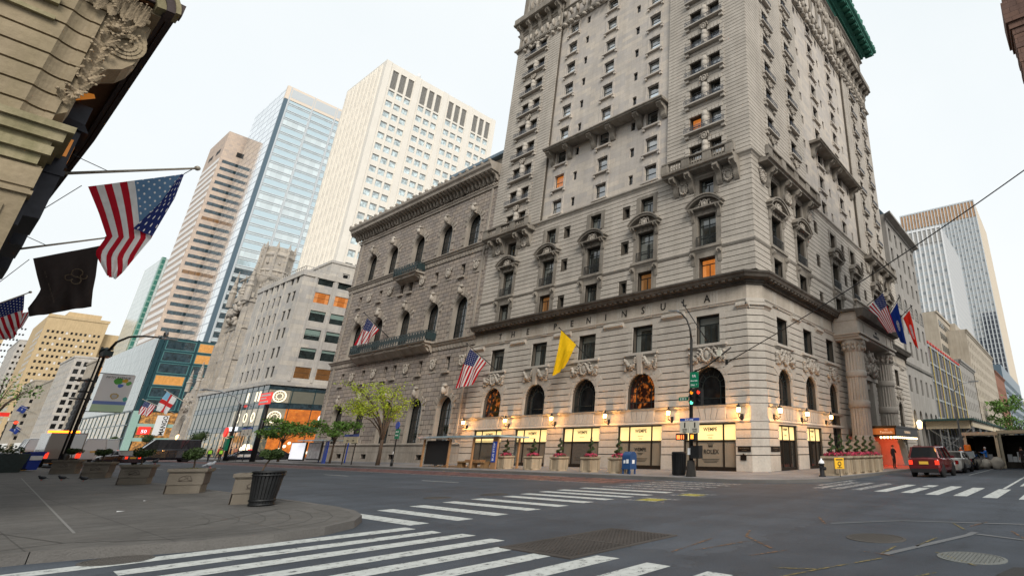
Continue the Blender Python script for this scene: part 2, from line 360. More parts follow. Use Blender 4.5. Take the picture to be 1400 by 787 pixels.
def pavement(name,col,cell,dark=.6):
    m,nt,b,N,L=newmat(name); g=pos(N); p=g.outputs['Position']
    n1=noi(N,L,p,.45,6,.65); n2=noi(N,L,p,3,6,.7); n3=noi(N,L,p,55,3,.7)
    base=ramp(N,L,n1,[(.3,[x*.72 for x in col]),(.7,[x*1.2 for x in col])])
    base=mixc(N,L,'MULTIPLY',.7,base,ramp(N,L,n2,[(.32,(.68,.68,.68)),(.62,(1.1,1.1,1.1))]))
    base=mixc(N,L,'MULTIPLY',.5,base,ramp(N,L,n3,[(.3,(.7,.7,.7)),(.7,(1.25,1.25,1.25))]))
    t=N.new('ShaderNodeTexBrick'); L.new(p,t.inputs['Vector']); t.offset=0
    for k,v in (('Scale',1),('Brick Width',cell[0]),('Row Height',cell[1]),('Mortar Size',.012),('Mortar Smooth',.1)): t.inputs[k].default_value=v
    t.inputs['Color1'].default_value=(.93,.93,.93,1); t.inputs['Color2'].default_value=(1.06,1.05,1.03,1); t.inputs['Mortar'].default_value=(dark,dark,dark,1)
    base=mixc(N,L,'MULTIPLY',1,base,t.outputs['Color'])
    vo=N.new('ShaderNodeTexVoronoi'); vo.inputs['Scale'].default_value=1.3; L.new(p,vo.inputs['Vector'])      # trodden gum
    base=mixc(N,L,'MULTIPLY',.6,base,ramp(N,L,vo.outputs['Distance'],[(.018,(.4,.4,.4)),(.03,(1,1,1))]))
    L.new(base,b.inputs['Base Color']); setp(b,rough=.8,spec=.3)
    bp=N.new('ShaderNodeBump'); bp.inputs['Strength'].default_value=.4; bp.inputs['Distance'].default_value=.02
    L.new(mth(N,L,'SUBTRACT',n3,t.outputs['Fac']),bp.inputs['Height']); L.new(bp.outputs[0],b.inputs['Normal']); return m
def paint(name,col,wear=.45,scale=5):
    """worn road paint: the asphalt colour shows where the paint has gone"""
    m,nt,b,N,L=newmat(name); g=pos(N); p=g.outputs['Position']
    n=noi(N,L,p,scale,7,.72); n2=noi(N,L,p,40,3,.6)
    k=mth(N,L,'ADD',mth(N,L,'MULTIPLY',n,.75),mth(N,L,'MULTIPLY',n2,.25))
    L.new(ramp(N,L,k,[(wear,[x*.75 for x in col]),(wear+.2,col)]),b.inputs['Base Color']); setp(b,rough=.65,spec=.3)
    L.new(ramp(N,L,k,[(wear-.05,0.0),(wear+.03,1.0)]),b.inputs['Alpha']); return m
M['asphalt']=asphalt()
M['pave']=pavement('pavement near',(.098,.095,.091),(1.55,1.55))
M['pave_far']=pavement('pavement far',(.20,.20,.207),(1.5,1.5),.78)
M['paint']=paint('white road paint',(.50,.53,.52),.42,6)
M['paint_old']=paint('worn white road paint',(.42,.43,.43),.5)
M['paint_red']=paint('red bus lane',(.17,.085,.08),.47,1.5)
M['paint_yel']=paint('yellow dot paint',(.34,.31,.05),.42)
M['paint_orange']=paint('orange marking spray',(.19,.105,.055),.50,6)
M['paint_ysp']=paint('yellow marking spray',(.20,.165,.065),.49,6)
M['patch']=stone('pale road patch',(.135,.145,.155),var=.3,bump=.2,streak=0,fine=20)
M['patchd']=stone('dark road patch',(.036,.037,.039),var=.3,bump=.3,streak=0,fine=30)

g=MB(); g.face([(-1500,-1500,-.02),(2500,-1500,-.02),(2500,2500,-.02),(-1500,2500,-.02)]); struct('ground',g,M['patchd'])
g=MB(); g.face([(6,-400,0),(26,-400,0),(26,1500,0),(6,1500,0)]); struct('avenue_road',g,M['asphalt'])
g=MB(); g.face([(-300,-2.6,.004),(1200,-2.6,.004),(1200,13.6,.004),(-300,13.6,.004)]); struct('side_street_road',g,M['asphalt'])
KERB=.15
def slab(name,poly,mat,kerb_edges,kw=.18):
    """pavement with a granite kerb along some of its outline"""
    n=len(poly); mb=MB(); mb.face([(x,y,KERB) for x,y in poly]); struct(name,mb,mat)
    kb=MB(); c=sum((Vector(p) for p in poly),Vector((0,0)))/n
    offs=[]
    for i in range(n):
        a,b=Vector(poly[i]),Vector(poly[(i+1)%n]); e=(b-a).normalized(); offs.append(Vector((e.y,-e.x)))
    for i in kerb_edges:
        a,b=Vector(poly[i]),Vector(poly[(i+1)%n])
        na=(offs[i]+offs[i-1]).normalized() if (i-1) in kerb_edges else offs[i]
        nb=(offs[i]+offs[(i+1)%n]).normalized() if (i+1) in kerb_edges else offs[i]
        a2,b2=a+na*kw,b+nb*kw
        seg=max(1,int((b-a).length/2.4))
        for k in range(seg):
            f0,f1=k/seg,(k+1)/seg; q=.012/max((b-a).length,.1); f1-=q if seg>1 else 0
            pa,pb,qa,qb=a.lerp(b,f0),a.lerp(b,f1),a2.lerp(b2,f0),a2.lerp(b2,f1); t=KERB+.004+random.uniform(-.004,.006)
            kb.loft([(pa.x,pa.y,-.01),(pb.x,pb.y,-.01),(qb.x,qb.y,-.01),(qa.x,qa.y,-.01)],[(pa.x,pa.y,t),(pb.x,pb.y,t),(qb.x+(pb.x-qb.x)*.15,qb.y+(pb.y-qb.y)*.15,t),(qa.x+(pa.x-qa.x)*.15,qa.y+(pa.y-qa.y)*.15,t)])
    struct(name.replace('pavement','kerb') if 'pavement' in name else name+'_kerb',kb,M['kerb'])
def arc(cx,cy,r,a0,a1,n):
    return [(cx+r*math.cos(math.radians(a0+(a1-a0)*i/n)),cy+r*math.sin(math.radians(a0+(a1-a0)*i/n))) for i in range(n+1)]
# near corner: street kerb bulges towards the crossing, then follows the avenue away (outline counter-clockwise)
near=[(-40,13.35),(1.6,13.25),(2.3,13.05),(2.9,12.72),(3.45,12.5),(4.33,12.42),(5.2,12.65),(5.95,13.2),(6.5,14.1),(6.85,15.2),(7.03,16.6),(7.06,18.3),(7.06,1200),(-40,1200)]
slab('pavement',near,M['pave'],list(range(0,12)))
def block(y0,y1,k0=True,k1=True,x1=700,name='pavement'):
    p=arc(28.9,y0+4.3,4.2,270,180,8)[::1]      # corner at the low-Y end
    q=arc(28.9,y1-4.3,4.2,180,90,8)
    poly=[(x1,y0+.1)]+p+q+[(x1,y1-.1)]
    poly=poly[::-1]; n=len(poly)
    slab(name,poly,M['pave_far'],list(range(0,n-1)))
block(10.75,93.8,name='hotel_block_pavement'); block(104.2,186,name='church_block_pavement'); block(199,278,name='glass_block_pavement'); block(292,1200,name='far_block_pavement')
slab('north_pavement',[(29.5,-40),(600,-40),(600,-2.6),(29.5,-2.6)],M['pave_far'],[2,3])
# joints that follow the rounded corner, and a paler joint across the near pavement
M['jointline']=plain('dark pavement joint',(.055,.053,.05),.9); M['jointpale']=plain('pale pavement joint',(.17,.17,.165),.9)
jb=MB()
for off in (.42,.8,1.2,1.65,2.1,2.6):
    pts=[]
    for i in range(2,11):
        a,b=Vector(near[i-1]),Vector(near[i+1]); e=(b-a).normalized(); pts.append(Vector(near[i])+Vector((-e.y,e.x))*off)
    for a,b in zip(pts,pts[1:]):
        e=(b-a).normalized(); q=Vector((-e.y,e.x))*.009; jb.face([(*(a-q),.154),(*(b-q),.154),(*(b+q),.154),(*(a+q),.154)])
for a,b in (((2.0,14.0),(3.2,13.0)),((2.0,14.0),(1.3,13.7)),((2.0,14.0),(1.2,18.0)),((3.6,14.6),(6.1,17.3)),((-2,16),(3.4,16.4))):
    a,b=Vector(a),Vector(b); e=(b-a).normalized(); q=Vector((-e.y,e.x))*.012; jb.face([(*(a-q),.1545),(*(b-q),.1545),(*(b+q),.1545),(*(a+q),.1545)])
struct('pavement_joint',jb,M['jointline'])
jb=MB()
for a,b in (((4.2,46),(2.3,15.4)),):
    a,b=Vector(a),Vector(b); e=(b-a).normalized(); q=Vector((-e.y,e.x))*.02; jb.face([(*(a-q),.155),(*(b-q),.155),(*(b+q),.155),(*(a+q),.155)])
struct('pavement_joint_pale',jb,M['jointpale'])
# painted markings, each sheet 4 mm above the asphalt
def strip(mb,x0,x1,y0,y1,z=.008,j=.02):
    r=lambda: random.uniform(-j,j)
    mb.face([(x0+r(),y0+r(),z),(x1+r(),y0+r(),z),(x1+r(),y1+r(),z),(x0+r(),y1+r(),z)])
cw=MB()
for y,x0,x1 in ((12.02,1.2,6.75),(11.1,2.2,6.8),(10.2,2.3,6.95),(9.22,.6,6.9),(8.32,.5,6.4),(7.35,.4,6.4),(6.36,.3,6.86),(5.35,.2,6.88),(4.3,.1,6.88),(3.3,0,6.9)): strip(cw,x0,x1,y-.19,y+.24)
struct('crosswalk',cw,M['paint'])
cw=MB()
for x,y0,y1 in ((7.2,12.5,15.9),(8.25,12.4,16.25),(9.35,12.5,16.6),(10.6,12.75,16.95),(11.75,12.85,17.2),(13.0,13.05,17.2),(14.1,13.2,17.6),(15.2,13.25,17.9),(16.25,13.2,18.05),(17.6,13.3,18.1)): strip(cw,x-.21,x+.24,y0,y1,.006)
struct('crosswalk',cw,M['paint'])
cw=MB()
for x in (18.8,20.0,21.1,22.3,23.4): strip(cw,x-.22,x+.22,13.4,18.1,.006)
for y in (8.7,7.8,9.5): strip(cw,23.2,28.3,y-.22,y+.22)
strip(cw,25,30,10.0,10.35); struct('crosswalk',cw,M['paint_old'])
cw=MB()
for y,x0,x1 in ((2.7,22.1,27.0),(3.72,22.35,27.4),(4.68,22.4,27.85),(5.68,22.8,26.0),(5.7,26.7,28.1),(6.68,22.8,27.9),(1.6,22,27)): strip(cw,x0,x1,y-.2,y+.26)
struct('crosswalk',cw,M['paint'])
ml=MB(); strip(ml,27.3,60,2.72,2.86); strip(ml,29.6,33,2.25,2.36); strip(ml,40,55,5.9,6.0)
for y in range(50,200,12): strip(ml,12.9,13.02,y,y+3.4,.006)
for y in range(26,200,12): strip(ml,16.6,16.72,y,y+3.4,.006)
struct('lane_marking',ml,M['paint'])
ml=MB(); strip(ml,20.3,20.5,20,180,.006); strip(ml,23.9,24.05,26,180,.006); struct('bus_lane_line',ml,M['paint_old'])
ml=MB(); strip(ml,20.6,23.8,19,180,.005); struct('bus_lane',ml,M['paint_red'])
ml=MB()
for x,y in ((16.85,12.0),(14.5,12.05)): strip(ml,x-.1,x+.75,11.55,12.4,.010)
struct('corner_box_marking',ml,M['paint_yel'])
ml=MB()
for x in (16.75,14.4):
    for a in (0,1): strip(ml,x+a*.85-.05,x+a*.85+.15,11.15+a*.0,12.75,.011)
struct('corner_box_line',ml,M['paint_old'])
# utility mark-out spray, patches, trench lines
def squig(name,mat,lines,w):
    mb=MB()
    for pts in lines:
        for a,b in zip(pts,pts[1:]):
            a,b=Vector(a),Vector(b); e=(b-a).normalized(); nrm=Vector((-e.y,e.x))*w/2
            mb.face([(*(a+nrm),.012),(*(a-nrm),.012),(*(b-nrm),.012),(*(b+nrm),.012)])
    return struct(name,mb,mat)
squig('orange_utility_mark',M['paint_orange'],[[(9.0,4.6),(9.9,5.6),(10.6,5.9)],[(8.0,5.6),(9.4,5.3)],[(8.2,4.6),(9.0,4.3)],[(12.5,5.0),(13.6,5.6)],[(7.7,5.8),(9.3,6.0)],[(13.9,2.2),(14.9,2.0)],[(9.6,3.2),(9.5,2.7)],[(12.6,1.1),(13.6,1.4)]],.05)
squig('yellow_utility_mark',M['paint_ysp'],[[(7.6,3.9),(7.9,3.3),(9.2,2.8)],[(7.9,3.3),(7.0,3.6),(6.6,4.0)],[(9.6,2.9),(10.4,2.9)],[(11.8,2.5),(10.6,2.6)],[(13.2,2.2),(14.2,2.6)],[(10.2,2.2),(9.4,1.5)],[(8.1,2.1),(8.6,1.9)]],.045)
squig('road_patch',M['patch'],[[(9.55,2.85),(12.5,2.05),(13.0,2.0)],[(12.6,4.9),(14.0,3.7),(15.0,1.0)],[(12.74,1.94),(12.1,.2)]],.14)
mb=MB(); mb.face([(8.0,.2,.01),(10.0,.2,.01),(9.6,1.05,.01),(8.9,1.2,.01)]); struct('road_patch_square',mb,M['patchd'])
# subway grating set in the road
gr=thing('grating','dark steel subway grating set into the asphalt by the crosswalk','grating',(7.75,7.6,0))
mb=MB(); mb.box(6.42,9.12,6.78,8.42,-.01,.006); mb.build('pit',M['black'],gr)
M['rust']=stone('rusty steel',(.075,.068,.064),var=.4,bump=.3,streak=0,fine=30)
mb=MB()
for i in range(19): y=6.82+i*.0845; mb.box(6.46,9.08,y,y+.026,.008,.02)
for i in range(27): x=6.47+i*.1; mb.box(x,x+.022,6.8,8.4,.012,.022)
mb.build('bars',M['rust'],gr)
mb=MB(); mb.box(6.38,9.16,6.72,6.79,0,.024); mb.box(6.38,9.16,8.41,8.48,0,.024); mb.box(6.38,6.45,6.79,8.41,0,.024); mb.box(9.09,9.16,6.79,8.41,0,.024); mb.box(7.74,7.80,6.79,8.41,0,.025); mb.build('rim',M['rust'],gr)
def manhole(x,y,r,label,mat,cat='manhole'):
    t=thing('manhole_cover',label,cat,(x,y,0))
    mb=MB(); mb.lathe([(r,.0),(r,.014),(r*.9,.017),(r*.9,.010),(r*.0+.01,.010)],(x,y,0),28,smooth=False); mb.build('cover',mat,t)
    mb=MB()
    for i in range(-7,8):
        for j in range(-7,8):
            u,v=i*r*.115,j*r*.115
            if u*u+v*v<(r*.84)**2: mb.obox((x+u,y+v,.009),(r*.06,r*.06,.008),.6)
    mb.build('tread',mat,t); return t
M['castiron']=stone('cast iron',(.085,.08,.075),var=.3,bump=.3,streak=0,fine=40)
M['castpale']=stone('worn cast iron',(.15,.16,.155),var=.3,bump=.3,streak=0,fine=40)
manhole(11.1,3.45,.55,'brown iron manhole cover beyond the pale one',M["castiron"])
manhole(10.02,1.65,.5,'pale worn manhole cover with a light concrete ring',M['castpale'])
manhole(13.2,18.2,.5,'manhole cover beside the avenue crosswalk stripes',M['castiron'])
manhole(11.2,18.6,.45,'manhole cover left of the other by the avenue crosswalk',M['castiron'])
manhole(2.4,12.35,.42,'round manhole cover at the kerb before the near crosswalk',M['castiron'])
# scraps on the near pavement
for (x,y,s,l) in ((3.5,19.6,.16,'white paper scrap on the joint of the near pavement'),(4.6,23.0,.08,'small white paper scrap before the second planter')):
    mb=MB(); mb.face([(x,y,.158),(x+s,y+s*.2,.165),(x+s*1.1,y+s*.9,.157),(x+s*.2,y+s*.7,.17)]); tag(mb.build('paper_scrap',M['white']),l,'litter','paper scraps')
# ------------------------------------------------------------------ facade toolkit
def plane_x(x): return lambda s,d,z:(x+d,s,z)      # faces -X (the avenue): s runs along Y
def plane_y(y): return lambda s,d,z:(s,y+d,z)      # faces -Y (the side street): s runs along X
def op(sc,z0,w,h,arch=False): return dict(a=sc-w/2,b=sc+w/2,z0=z0,z1=z0+h,arch=arch)
def span(o,z,m=0):
    """the opening's half-open interval at height z, grown by margin m"""
    if z<o['z0']-m or z>o['z1']+m: return None
    if o['arch']:
        c=(o['a']+o['b'])/2; r=(o['b']-o['a'])/2; zs=o['z1']-r
        if z>zs:
            q=(r+m)**2-(z-zs)**2
            if q<=0: return None
            q=math.sqrt(q); return c-q,c+q
    return o['a']-m,o['b']+m
def runs(s0,s1,cuts):
    x=s0; out=[]
    for a,b in sorted(cuts):
        if a>x+1e-4: out.append((x,min(a,s1)))
        x=max(x,b)
        if x>=s1: break
    if x<s1-1e-4: out.append((x,s1))
    return out
def wall(mb,s0,s1,z0,z1,ops=(),d=0,rev=.35,m=0):
    """a wall sheet with real openings and their reveals"""
    zs={z0,z1}
    for o in ops:
        for z in (o['z0'],o['z1']):
            if z0<z<z1: zs.add(z)
        if o['arch']:
            r=(o['b']-o['a'])/2; sp=o['z1']-r
            for k in range(0,9):
                z=sp+r*math.sin(PI/2*k/9)
                if z0<z<z1: zs.add(z)
    zs=sorted(zs)
    for za,zb in zip(zs,zs[1:]):
        zm=(za+zb)/2; cuts=[c for c in (span(o,zm) for o in ops) if c]
        for a,b in runs(s0,s1,cuts): mb.face([(a,d,za),(b,d,za),(b,d,zb),(a,d,zb)],m)
        for a,b in cuts:
            for x in (a,b):
                if s0<x<s1: mb.face([(x,d,za),(x,d+rev,za),(x,d+rev,zb),(x,d,zb)],m)
    for o in ops:
        if z0<=o['z0']<z1: mb.face([(o['a'],d,o['z0']),(o['b'],d,o['z0']),(o['b'],d+rev,o['z0']),(o['a'],d+rev,o['z0'])],m)
        if not o['arch'] and z0<o['z1']<=z1: mb.face([(o['a'],d,o['z1']),(o['b'],d,o['z1']),(o['b'],d+rev,o['z1']),(o['a'],d+rev,o['z1'])],m)
        if o['arch']:
            c=(o['a']+o['b'])/2; r=(o['b']-o['a'])/2; sp=o['z1']-r
            mb.ring(c,sp,r,r+.02,d+.001,d+rev,0,PI,14,m)
def courses(mb,s0,s1,z0,z1,h,ops=(),d=0,proj=.07,g=.05,margin=.0,m=0,sub=3):
    """rusticated courses: stone bands standing proud of the wall, with deep joints between"""
    n=max(1,round((z1-z0)/h)); h=(z1-z0)/n
    for k in range(n):
        a,b=z0+k*h+g/2,z0+(k+1)*h-g/2
        need=any(o['arch'] and o['z1']-(o['b']-o['a'])/2-margin<b and o['z1']+margin>a for o in ops)
        q=sub if need else 1
        # split where an opening starts or ends inside the band
        zz={a,b}
        for i in range(1,q): zz.add(a+(b-a)*i/q)
        for o in ops:
            for z in (o['z0']-margin,o['z1']+margin):
                if a<z<b: zz.add(z)
        zz=sorted(zz)
        for za,zb in zip(zz,zz[1:]):
            cuts=[c for c in (span(o,(za+zb)/2,margin) for o in ops) if c]
            for x,y in runs(s0,s1,cuts):
                if y-x>.04: mb.box(x,y,d-proj,d+.01,za,zb,m,'k')
def cornice(mb,s0,s1,prof,ret0=0,ret1=0,m=0):
    """moulding run; ret grows the ends with the projection so corners mitre"""
    A=[(s0+ret0*min(d,0)*-1*-1 if False else s0-ret0*max(0,-d),d,z) for d,z in prof]
    B=[(s1+ret1*max(0,-d),d,z) for d,z in prof]
    mb.loft(A,B,m)
def dentils(mb,s0,s1,step,w,d0,d1,z0,z1,m=0):
    n=int((s1-s0)/step)
    for i in range(n): x=s0+(i+.5)*(s1-s0)/n; mb.box(x-w/2,x+w/2,d0,d1,z0,z1,m,'k')
def console(mb,sc,w,d,z0,z1,proj,m=0):
    """scroll bracket: deep volute at the top, thin foot"""
    h=z1-z0; pr=[]
    for i in range(9):
        t=i/8; pr.append((d-proj*(.12+.88*(t**1.7))-.10*proj*math.sin(t*PI*2.2),z0+h*t*.86))
    pr+= [(d-proj,z1),(d,z1),(d,z0)]
    mb.ext(pr,sc-w/2,sc+w/2,m)
    # the volute's roll
    for s in (sc-w/2-.02,sc+w/2-.05):
        mb.loft([(s,d-proj*.78+.14*h*math.cos(a*PI/5),z0+h*.8+.14*h*math.sin(a*PI/5)) for a in range(10)],[(s+.07,d-proj*.78+.14*h*math.cos(a*PI/5),z0+h*.8+.14*h*math.sin(a*PI/5)) for a in range(10)],m)
def lump(mb,c,r,seed=0,m=0,jit=.45): mb.ball(c,r,7,5,m,jit,True,seed)
def cartouche(mb,sc,zc,r,d,seed=0,m=0,wings=1.0):
    """oval shield in a carved frame with leaf scrolls"""
    rnd=random.Random(seed)
    n=18
    for i in range(n):
        a=2*PI*i/n; lump(mb,(sc+r*.62*math.cos(a),d-.10,zc+r*.8*math.sin(a)),(r*.20,r*.24,r*.20),seed+i,m)
    mb.ball((sc,d-.04,zc),(r*.5,r*.34,r*.68),10,6,m)
    for k in (-1,1):
        for i in range(int(9*wings)):
            t=i/8; lump(mb,(sc+k*r*(.75+t*.9*wings),d-.07,zc+r*(.55-.9*t+.5*math.sin(t*5))+rnd.uniform(-.1,.1)*r),(r*.2*(1.15-t*.5),r*.24,r*.18),seed+i*k+40,m,.7)
def swag(mb,sc,zc,w,h,d,seed=0,m=0):
    """carved garlands to both sides of a keystone"""
    rnd=random.Random(seed)
    for k in (-1,1):
        for i in range(16):
            t=i/15; x=sc+k*w*(.14+.36*t); z=zc+h*(.30-.75*math.sin(t*PI)*.7)+rnd.uniform(-.06,.06)
            lump(mb,(x,d-.10-rnd.random()*.06,z),(w*.036+.03*rnd.random(),.16,w*.036+.05*rnd.random()),seed+i,m,.8)
            if i%3==0: lump(mb,(x,d-.06,z-.16),(.07,.13,.13),seed+i+60,m,.8)
        for i in range(7):
            lump(mb,(sc+k*w*.5+rnd.uniform(-.05,.05),d-.08,zc+h*.28-i*h*.13),(.12-.008*i,.14,.10),seed+i+90,m,.8)
def balusters(mb,s0,s1,z0,z1,d,step=.22,m=0):
    n=max(1,int((s1-s0)/step))
    for i in range(n):
        x=s0+(i+.5)*(s1-s0)/n; h=z1-z0
        mb.lathe([(.045,z0),(.075,z0+h*.3),(.04,z0+h*.62),(.07,z1)],(x,d,0),6)
UVQ=((0,0),(1,0),(1,1),(0,1))
def window(F,parent,sc,z0,w,h,d,style='case',pane=None,frame=None,arch=False,name='window',label=None,low=None):
    """frame (a part) with its glazing (a sub-part); the pane lies a little behind the frame"""
    mb=MB(F); t=.07; s0,s1,z1=sc-w/2,sc+w/2,z0+h; d1=d+.07
    frame=frame or M['frame']
    if arch:
        r=w/2; zs=z1-r
        mb.box(s0,s0+t,d,d1,z0,zs); mb.box(s1-t,s1,d,d1,z0,zs); mb.box(s0,s1,d-.002,d1,z0,z0+.1)
        mb.ring(sc,zs,r-t,r,d,d1,0,PI,14)
        if style=='fan':      # inner arch, spokes and side lights
            q=r*.56; mb.box(sc-q,sc-q+t,d+.005,d1,z0+.1,zs); mb.box(sc+q-t,sc+q,d+.005,d1,z0+.1,zs); mb.ring(sc,zs,q-t,q,d+.005,d1,0,PI,12)
            for i in range(1,7):
                a=PI*i/7; mb.bar((sc+q*math.cos(a),d+.03,zs+q*math.sin(a)),(sc+r*math.cos(a),d+.03,zs+r*math.sin(a)),.045)
            for zz in (z0+.55,zs): mb.box(s0+t,sc-q,d+.01,d1,zz-.03,zz+.03); mb.box(sc+q,s1-t,d+.01,d1,zz-.03,zz+.03)
            mb.box(sc-q+t,sc+q-t,d+.01,d1,z0+.5,z0+.56)
        else:
            for x in (sc-.05,): mb.box(x,x+.1,d+.005,d1,z0,z1-t)
            for k in (-1,1): mb.box(sc+k*w*.25-.02,sc+k*w*.25+.02,d+.01,d1,z0,zs+r*.75)
            nb=max(3,int(h/1.0))
            for i in range(1,nb): zz=z0+(zs-z0)*i/(nb-1); mb.box(s0+t,s1-t,d+.008,d1,zz-.04,zz+.04)
    else:
        mb.box(s0,s0+t,d,d1,z0,z1); mb.box(s1-t,s1,d,d1,z0,z1); mb.box(s0+t,s1-t,d,d1,z0,z0+t); mb.box(s0+t,s1-t,d,d1,z1-t,z1)
        if style=='case': mb.box(sc-.035,sc+.035,d+.005,d1,z0+t,z0+h*.72); mb.box(s0+t,s1-t,d+.01,d1,z0+h*.72-.04,z0+h*.72+.04)
        elif style=='sash': mb.box(s0+t,s1-t,d+.005,d1,z0+h*.5-.035,z0+h*.5+.035)
        elif style=='tall':
            mb.box(sc-.035,sc+.035,d+.005,d1,z0+t,z1-t); 
            for q in (.33,.72): mb.box(s0+t,s1-t,d+.01,d1,z0+h*q-.035,z0+h*q+.035)
    f=mb.build(name,frame,parent)
    if label: f['label']=label
    pb=MB(F); dd=d+.045
    if arch:
        r=w/2-.03; zs=z1-w/2; n=14; pts=[(sc-r,dd,z0+.03),(sc+r,dd,z0+.03)]+[(sc+r*math.cos(PI*i/n),dd,zs+r*math.sin(PI*i/n)) for i in range(n+1)]
        pb.face(pts,0,[((p[0]-s0)/w,(p[2]-z0)/h) for p in pts])
    else: pb.face([(s0+.03,dd,z0+.03),(s1-.03,dd,z0+.03),(s1-.03,dd,z1-.03),(s0+.03,dd,z1-.03)],0,UVQ)
    pb.build('pane',pane or M['glass'],f)
    if low:
        pb=MB(F); pb.face([(s0+.05,dd-.01,z0+.05),(s1-.05,dd-.01,z0+.05),(s1-.05,dd-.016,z0+h*.49),(s0+.05,dd-.016,z0+h*.49)]); pb.build('lower_pane',low,f)
    return f
def simple_windows(F,parent,specs,d,frame,panes,limit=100,name='window',t=.05,mull=True):
    """many alike windows: the nearest `limit` as parts, the rest as one part that is stuff"""
    specs=sorted(specs,key=lambda q:(Vector(F(q[0],0,q[1]))-Vector((0,0,1.6))).length-q[2]*q[3]*.0)
    rest=MB(F)
    def shape(mb,sc,z0,w,h,pm):
        s0,s1,z1=sc-w/2,sc+w/2,z0+h
        mb.box(s0,s0+t,d-.03,d+.03,z0,z1,0); mb.box(s1-t,s1,d-.03,d+.03,z0,z1,0); mb.box(s0+t,s1-t,d-.03,d+.03,z0,z0+t,0); mb.box(s0+t,s1-t,d-.03,d+.03,z1-t,z1,0)
        if mull: mb.box(s0+t,s1-t,d-.02,d+.02,z0+h*.5-t/2,z0+h*.5+t/2,0)
        mb.face([(s0+t*.5,d+.005,z0+t*.5),(s1-t*.5,d+.005,z0+t*.5),(s1-t*.5,d+.005,z1-t*.5),(s0+t*.5,d+.005,z1-t*.5)],pm,UVQ)
    for i,(sc,z0,w,h,k) in enumerate(specs):
        if i<limit:
            mb=MB(F); shape(mb,sc,z0,w,h,1); mb.build(name,[frame,panes[k%len(panes)]],parent)
        else: shape(rest,sc,z0,w,h,1+k%len(panes))
    if rest.f: stuff(rest.build(name+'_rows',[frame]+list(panes),parent))
def text_faces(mb,txt,F,s,d,z,size,depth=.04,direction=1,align='CENTER',m=0,bold=0):
    """lettering as mesh: s, z is the middle of the baseline; direction -1 where s runs right to left"""
    cu=bpy.data.curves.new('t','FONT'); cu.body=txt; cu.size=size; cu.align_x=align; cu.extrude=depth/2; cu.resolution_u=2; cu.offset=bold
    ob=bpy.data.objects.new('t',cu); COL.objects.link(ob); me=bpy.data.meshes.new_from_object(ob.evaluated_get(bpy.context.evaluated_depsgraph_get()))
    old=mb.F; mb.F=None; base=len(mb.v)
    for v in me.vertices: mb.v.append(F(s+direction*v.co.x,d-v.co.z,z+v.co.y))
    for p in me.polygons: mb.f.append([base+i for i in p.vertices]); mb.m.append(m)
    mb.F=old; bpy.data.objects.remove(ob); bpy.data.curves.remove(cu); bpy.data.meshes.remove(me)
def ground_text(mb,txt,x,y,z,size,rot): pass
# ------------------------------------------------------------------ the corner hotel
XA,YB=33.2,17.25
FA,FB=plane_x(XA),plane_y(YB)
YE,XE=52.4,77.4
ho=thing('hotel_building','tall pale limestone corner hotel with rusticated base, balconies and green copper cornice','hotel',(XA,YB,0))
C=[48.0,41.4,34.8,28.2,21.6]
CB=[37.2,42.3,47.6]; CF=[65.9,71.6]
shopA=[op(c,.15,4.55,3.2) for c in C]; archA=[op(c,4.62,3.0,2.85,True) for c in C]; secA=[op(c,9.15,2.15,2.25) for c in C]
shopB=[op(c,.15,3.2,3.1) for c in CB[:2]]; archB=[op(c,4.62,2.4,2.75,True) for c in CB[:2]]+[op(CB[2],.4,2.2,6.9,True)]+[op(c,.4,2.2,6.9,True) for c in CF]
secB=[op(c,9.15,1.9,2.15) for c in CB+CF]
ch=.85      # the chamfered corner
door=op(54.6,.15,4.6,6.4)
mb=MB(FA); wall(mb,YB+ch,YE,.0,14.0,shopA+archA+secA,0,.55)
mb.F=FB; wall(mb,XA+ch,XE,.0,14.0,shopB+archB+secB+[door],0,.55)
mb.F=None
mb.face([(XA,YB+ch,0),(XA+ch,YB,0),(XA+ch,YB,14),(XA,YB+ch,14)])
A_all=shopA+archA+secA; B_all=shopB+archB+secB+[door]
for F,s0,s1,ops in ((FA,YB+ch,YE,A_all),(FB,XA+ch,XE,B_all)):
    mb.F=F
    courses(mb,s0,s1,.15,1.18,1.03,ops,0,.10,.03,0,1)
    courses(mb,s0,s1,1.2,3.42,.56,ops,0,.09,.06,0,1)
    courses(mb,s0,s1,3.42,4.62,1.2,ops,0,.03,0,0,1); courses(mb,s0,s1,11.5,12.31,.81,ops,0,.03,0,0,1)
    courses(mb,s0,s1,4.62,11.5,.55,ops,0,.10,.075,.03,1)
mb.F=None
def chband(z0,z1,pr,cm=1):
    k=pr*.7071; q=pr*.414
    mb.loft([(XA-pr,YB+ch+.0,z0),(XA-pr,YB+ch-q,z0),(XA+ch-q,YB-pr,z0),(XA+ch,YB-pr,z0),(XA+ch,YB,z0),(XA,YB+ch,z0)],[(XA-pr,YB+ch+.0,z1),(XA-pr,YB+ch-q,z1),(XA+ch-q,YB-pr,z1),(XA+ch,YB-pr,z1),(XA+ch,YB,z1),(XA,YB+ch,z1)],cm)
chband(.15,1.17,.1)
chband(3.42,4.62,.08); chband(11.5,12.3,.03)
for k in range(4): chband(1.2+k*.555+.03,1.2+(k+1)*.555-.03,.07)
n=round((11.5-4.62)/.55); hh=(11.5-4.62)/n
for k in range(n): chband(4.62+k*hh+.035,4.62+(k+1)*hh-.035,.08)
mb.build('base_wall',[M['joint'],M['limestone']],ho)
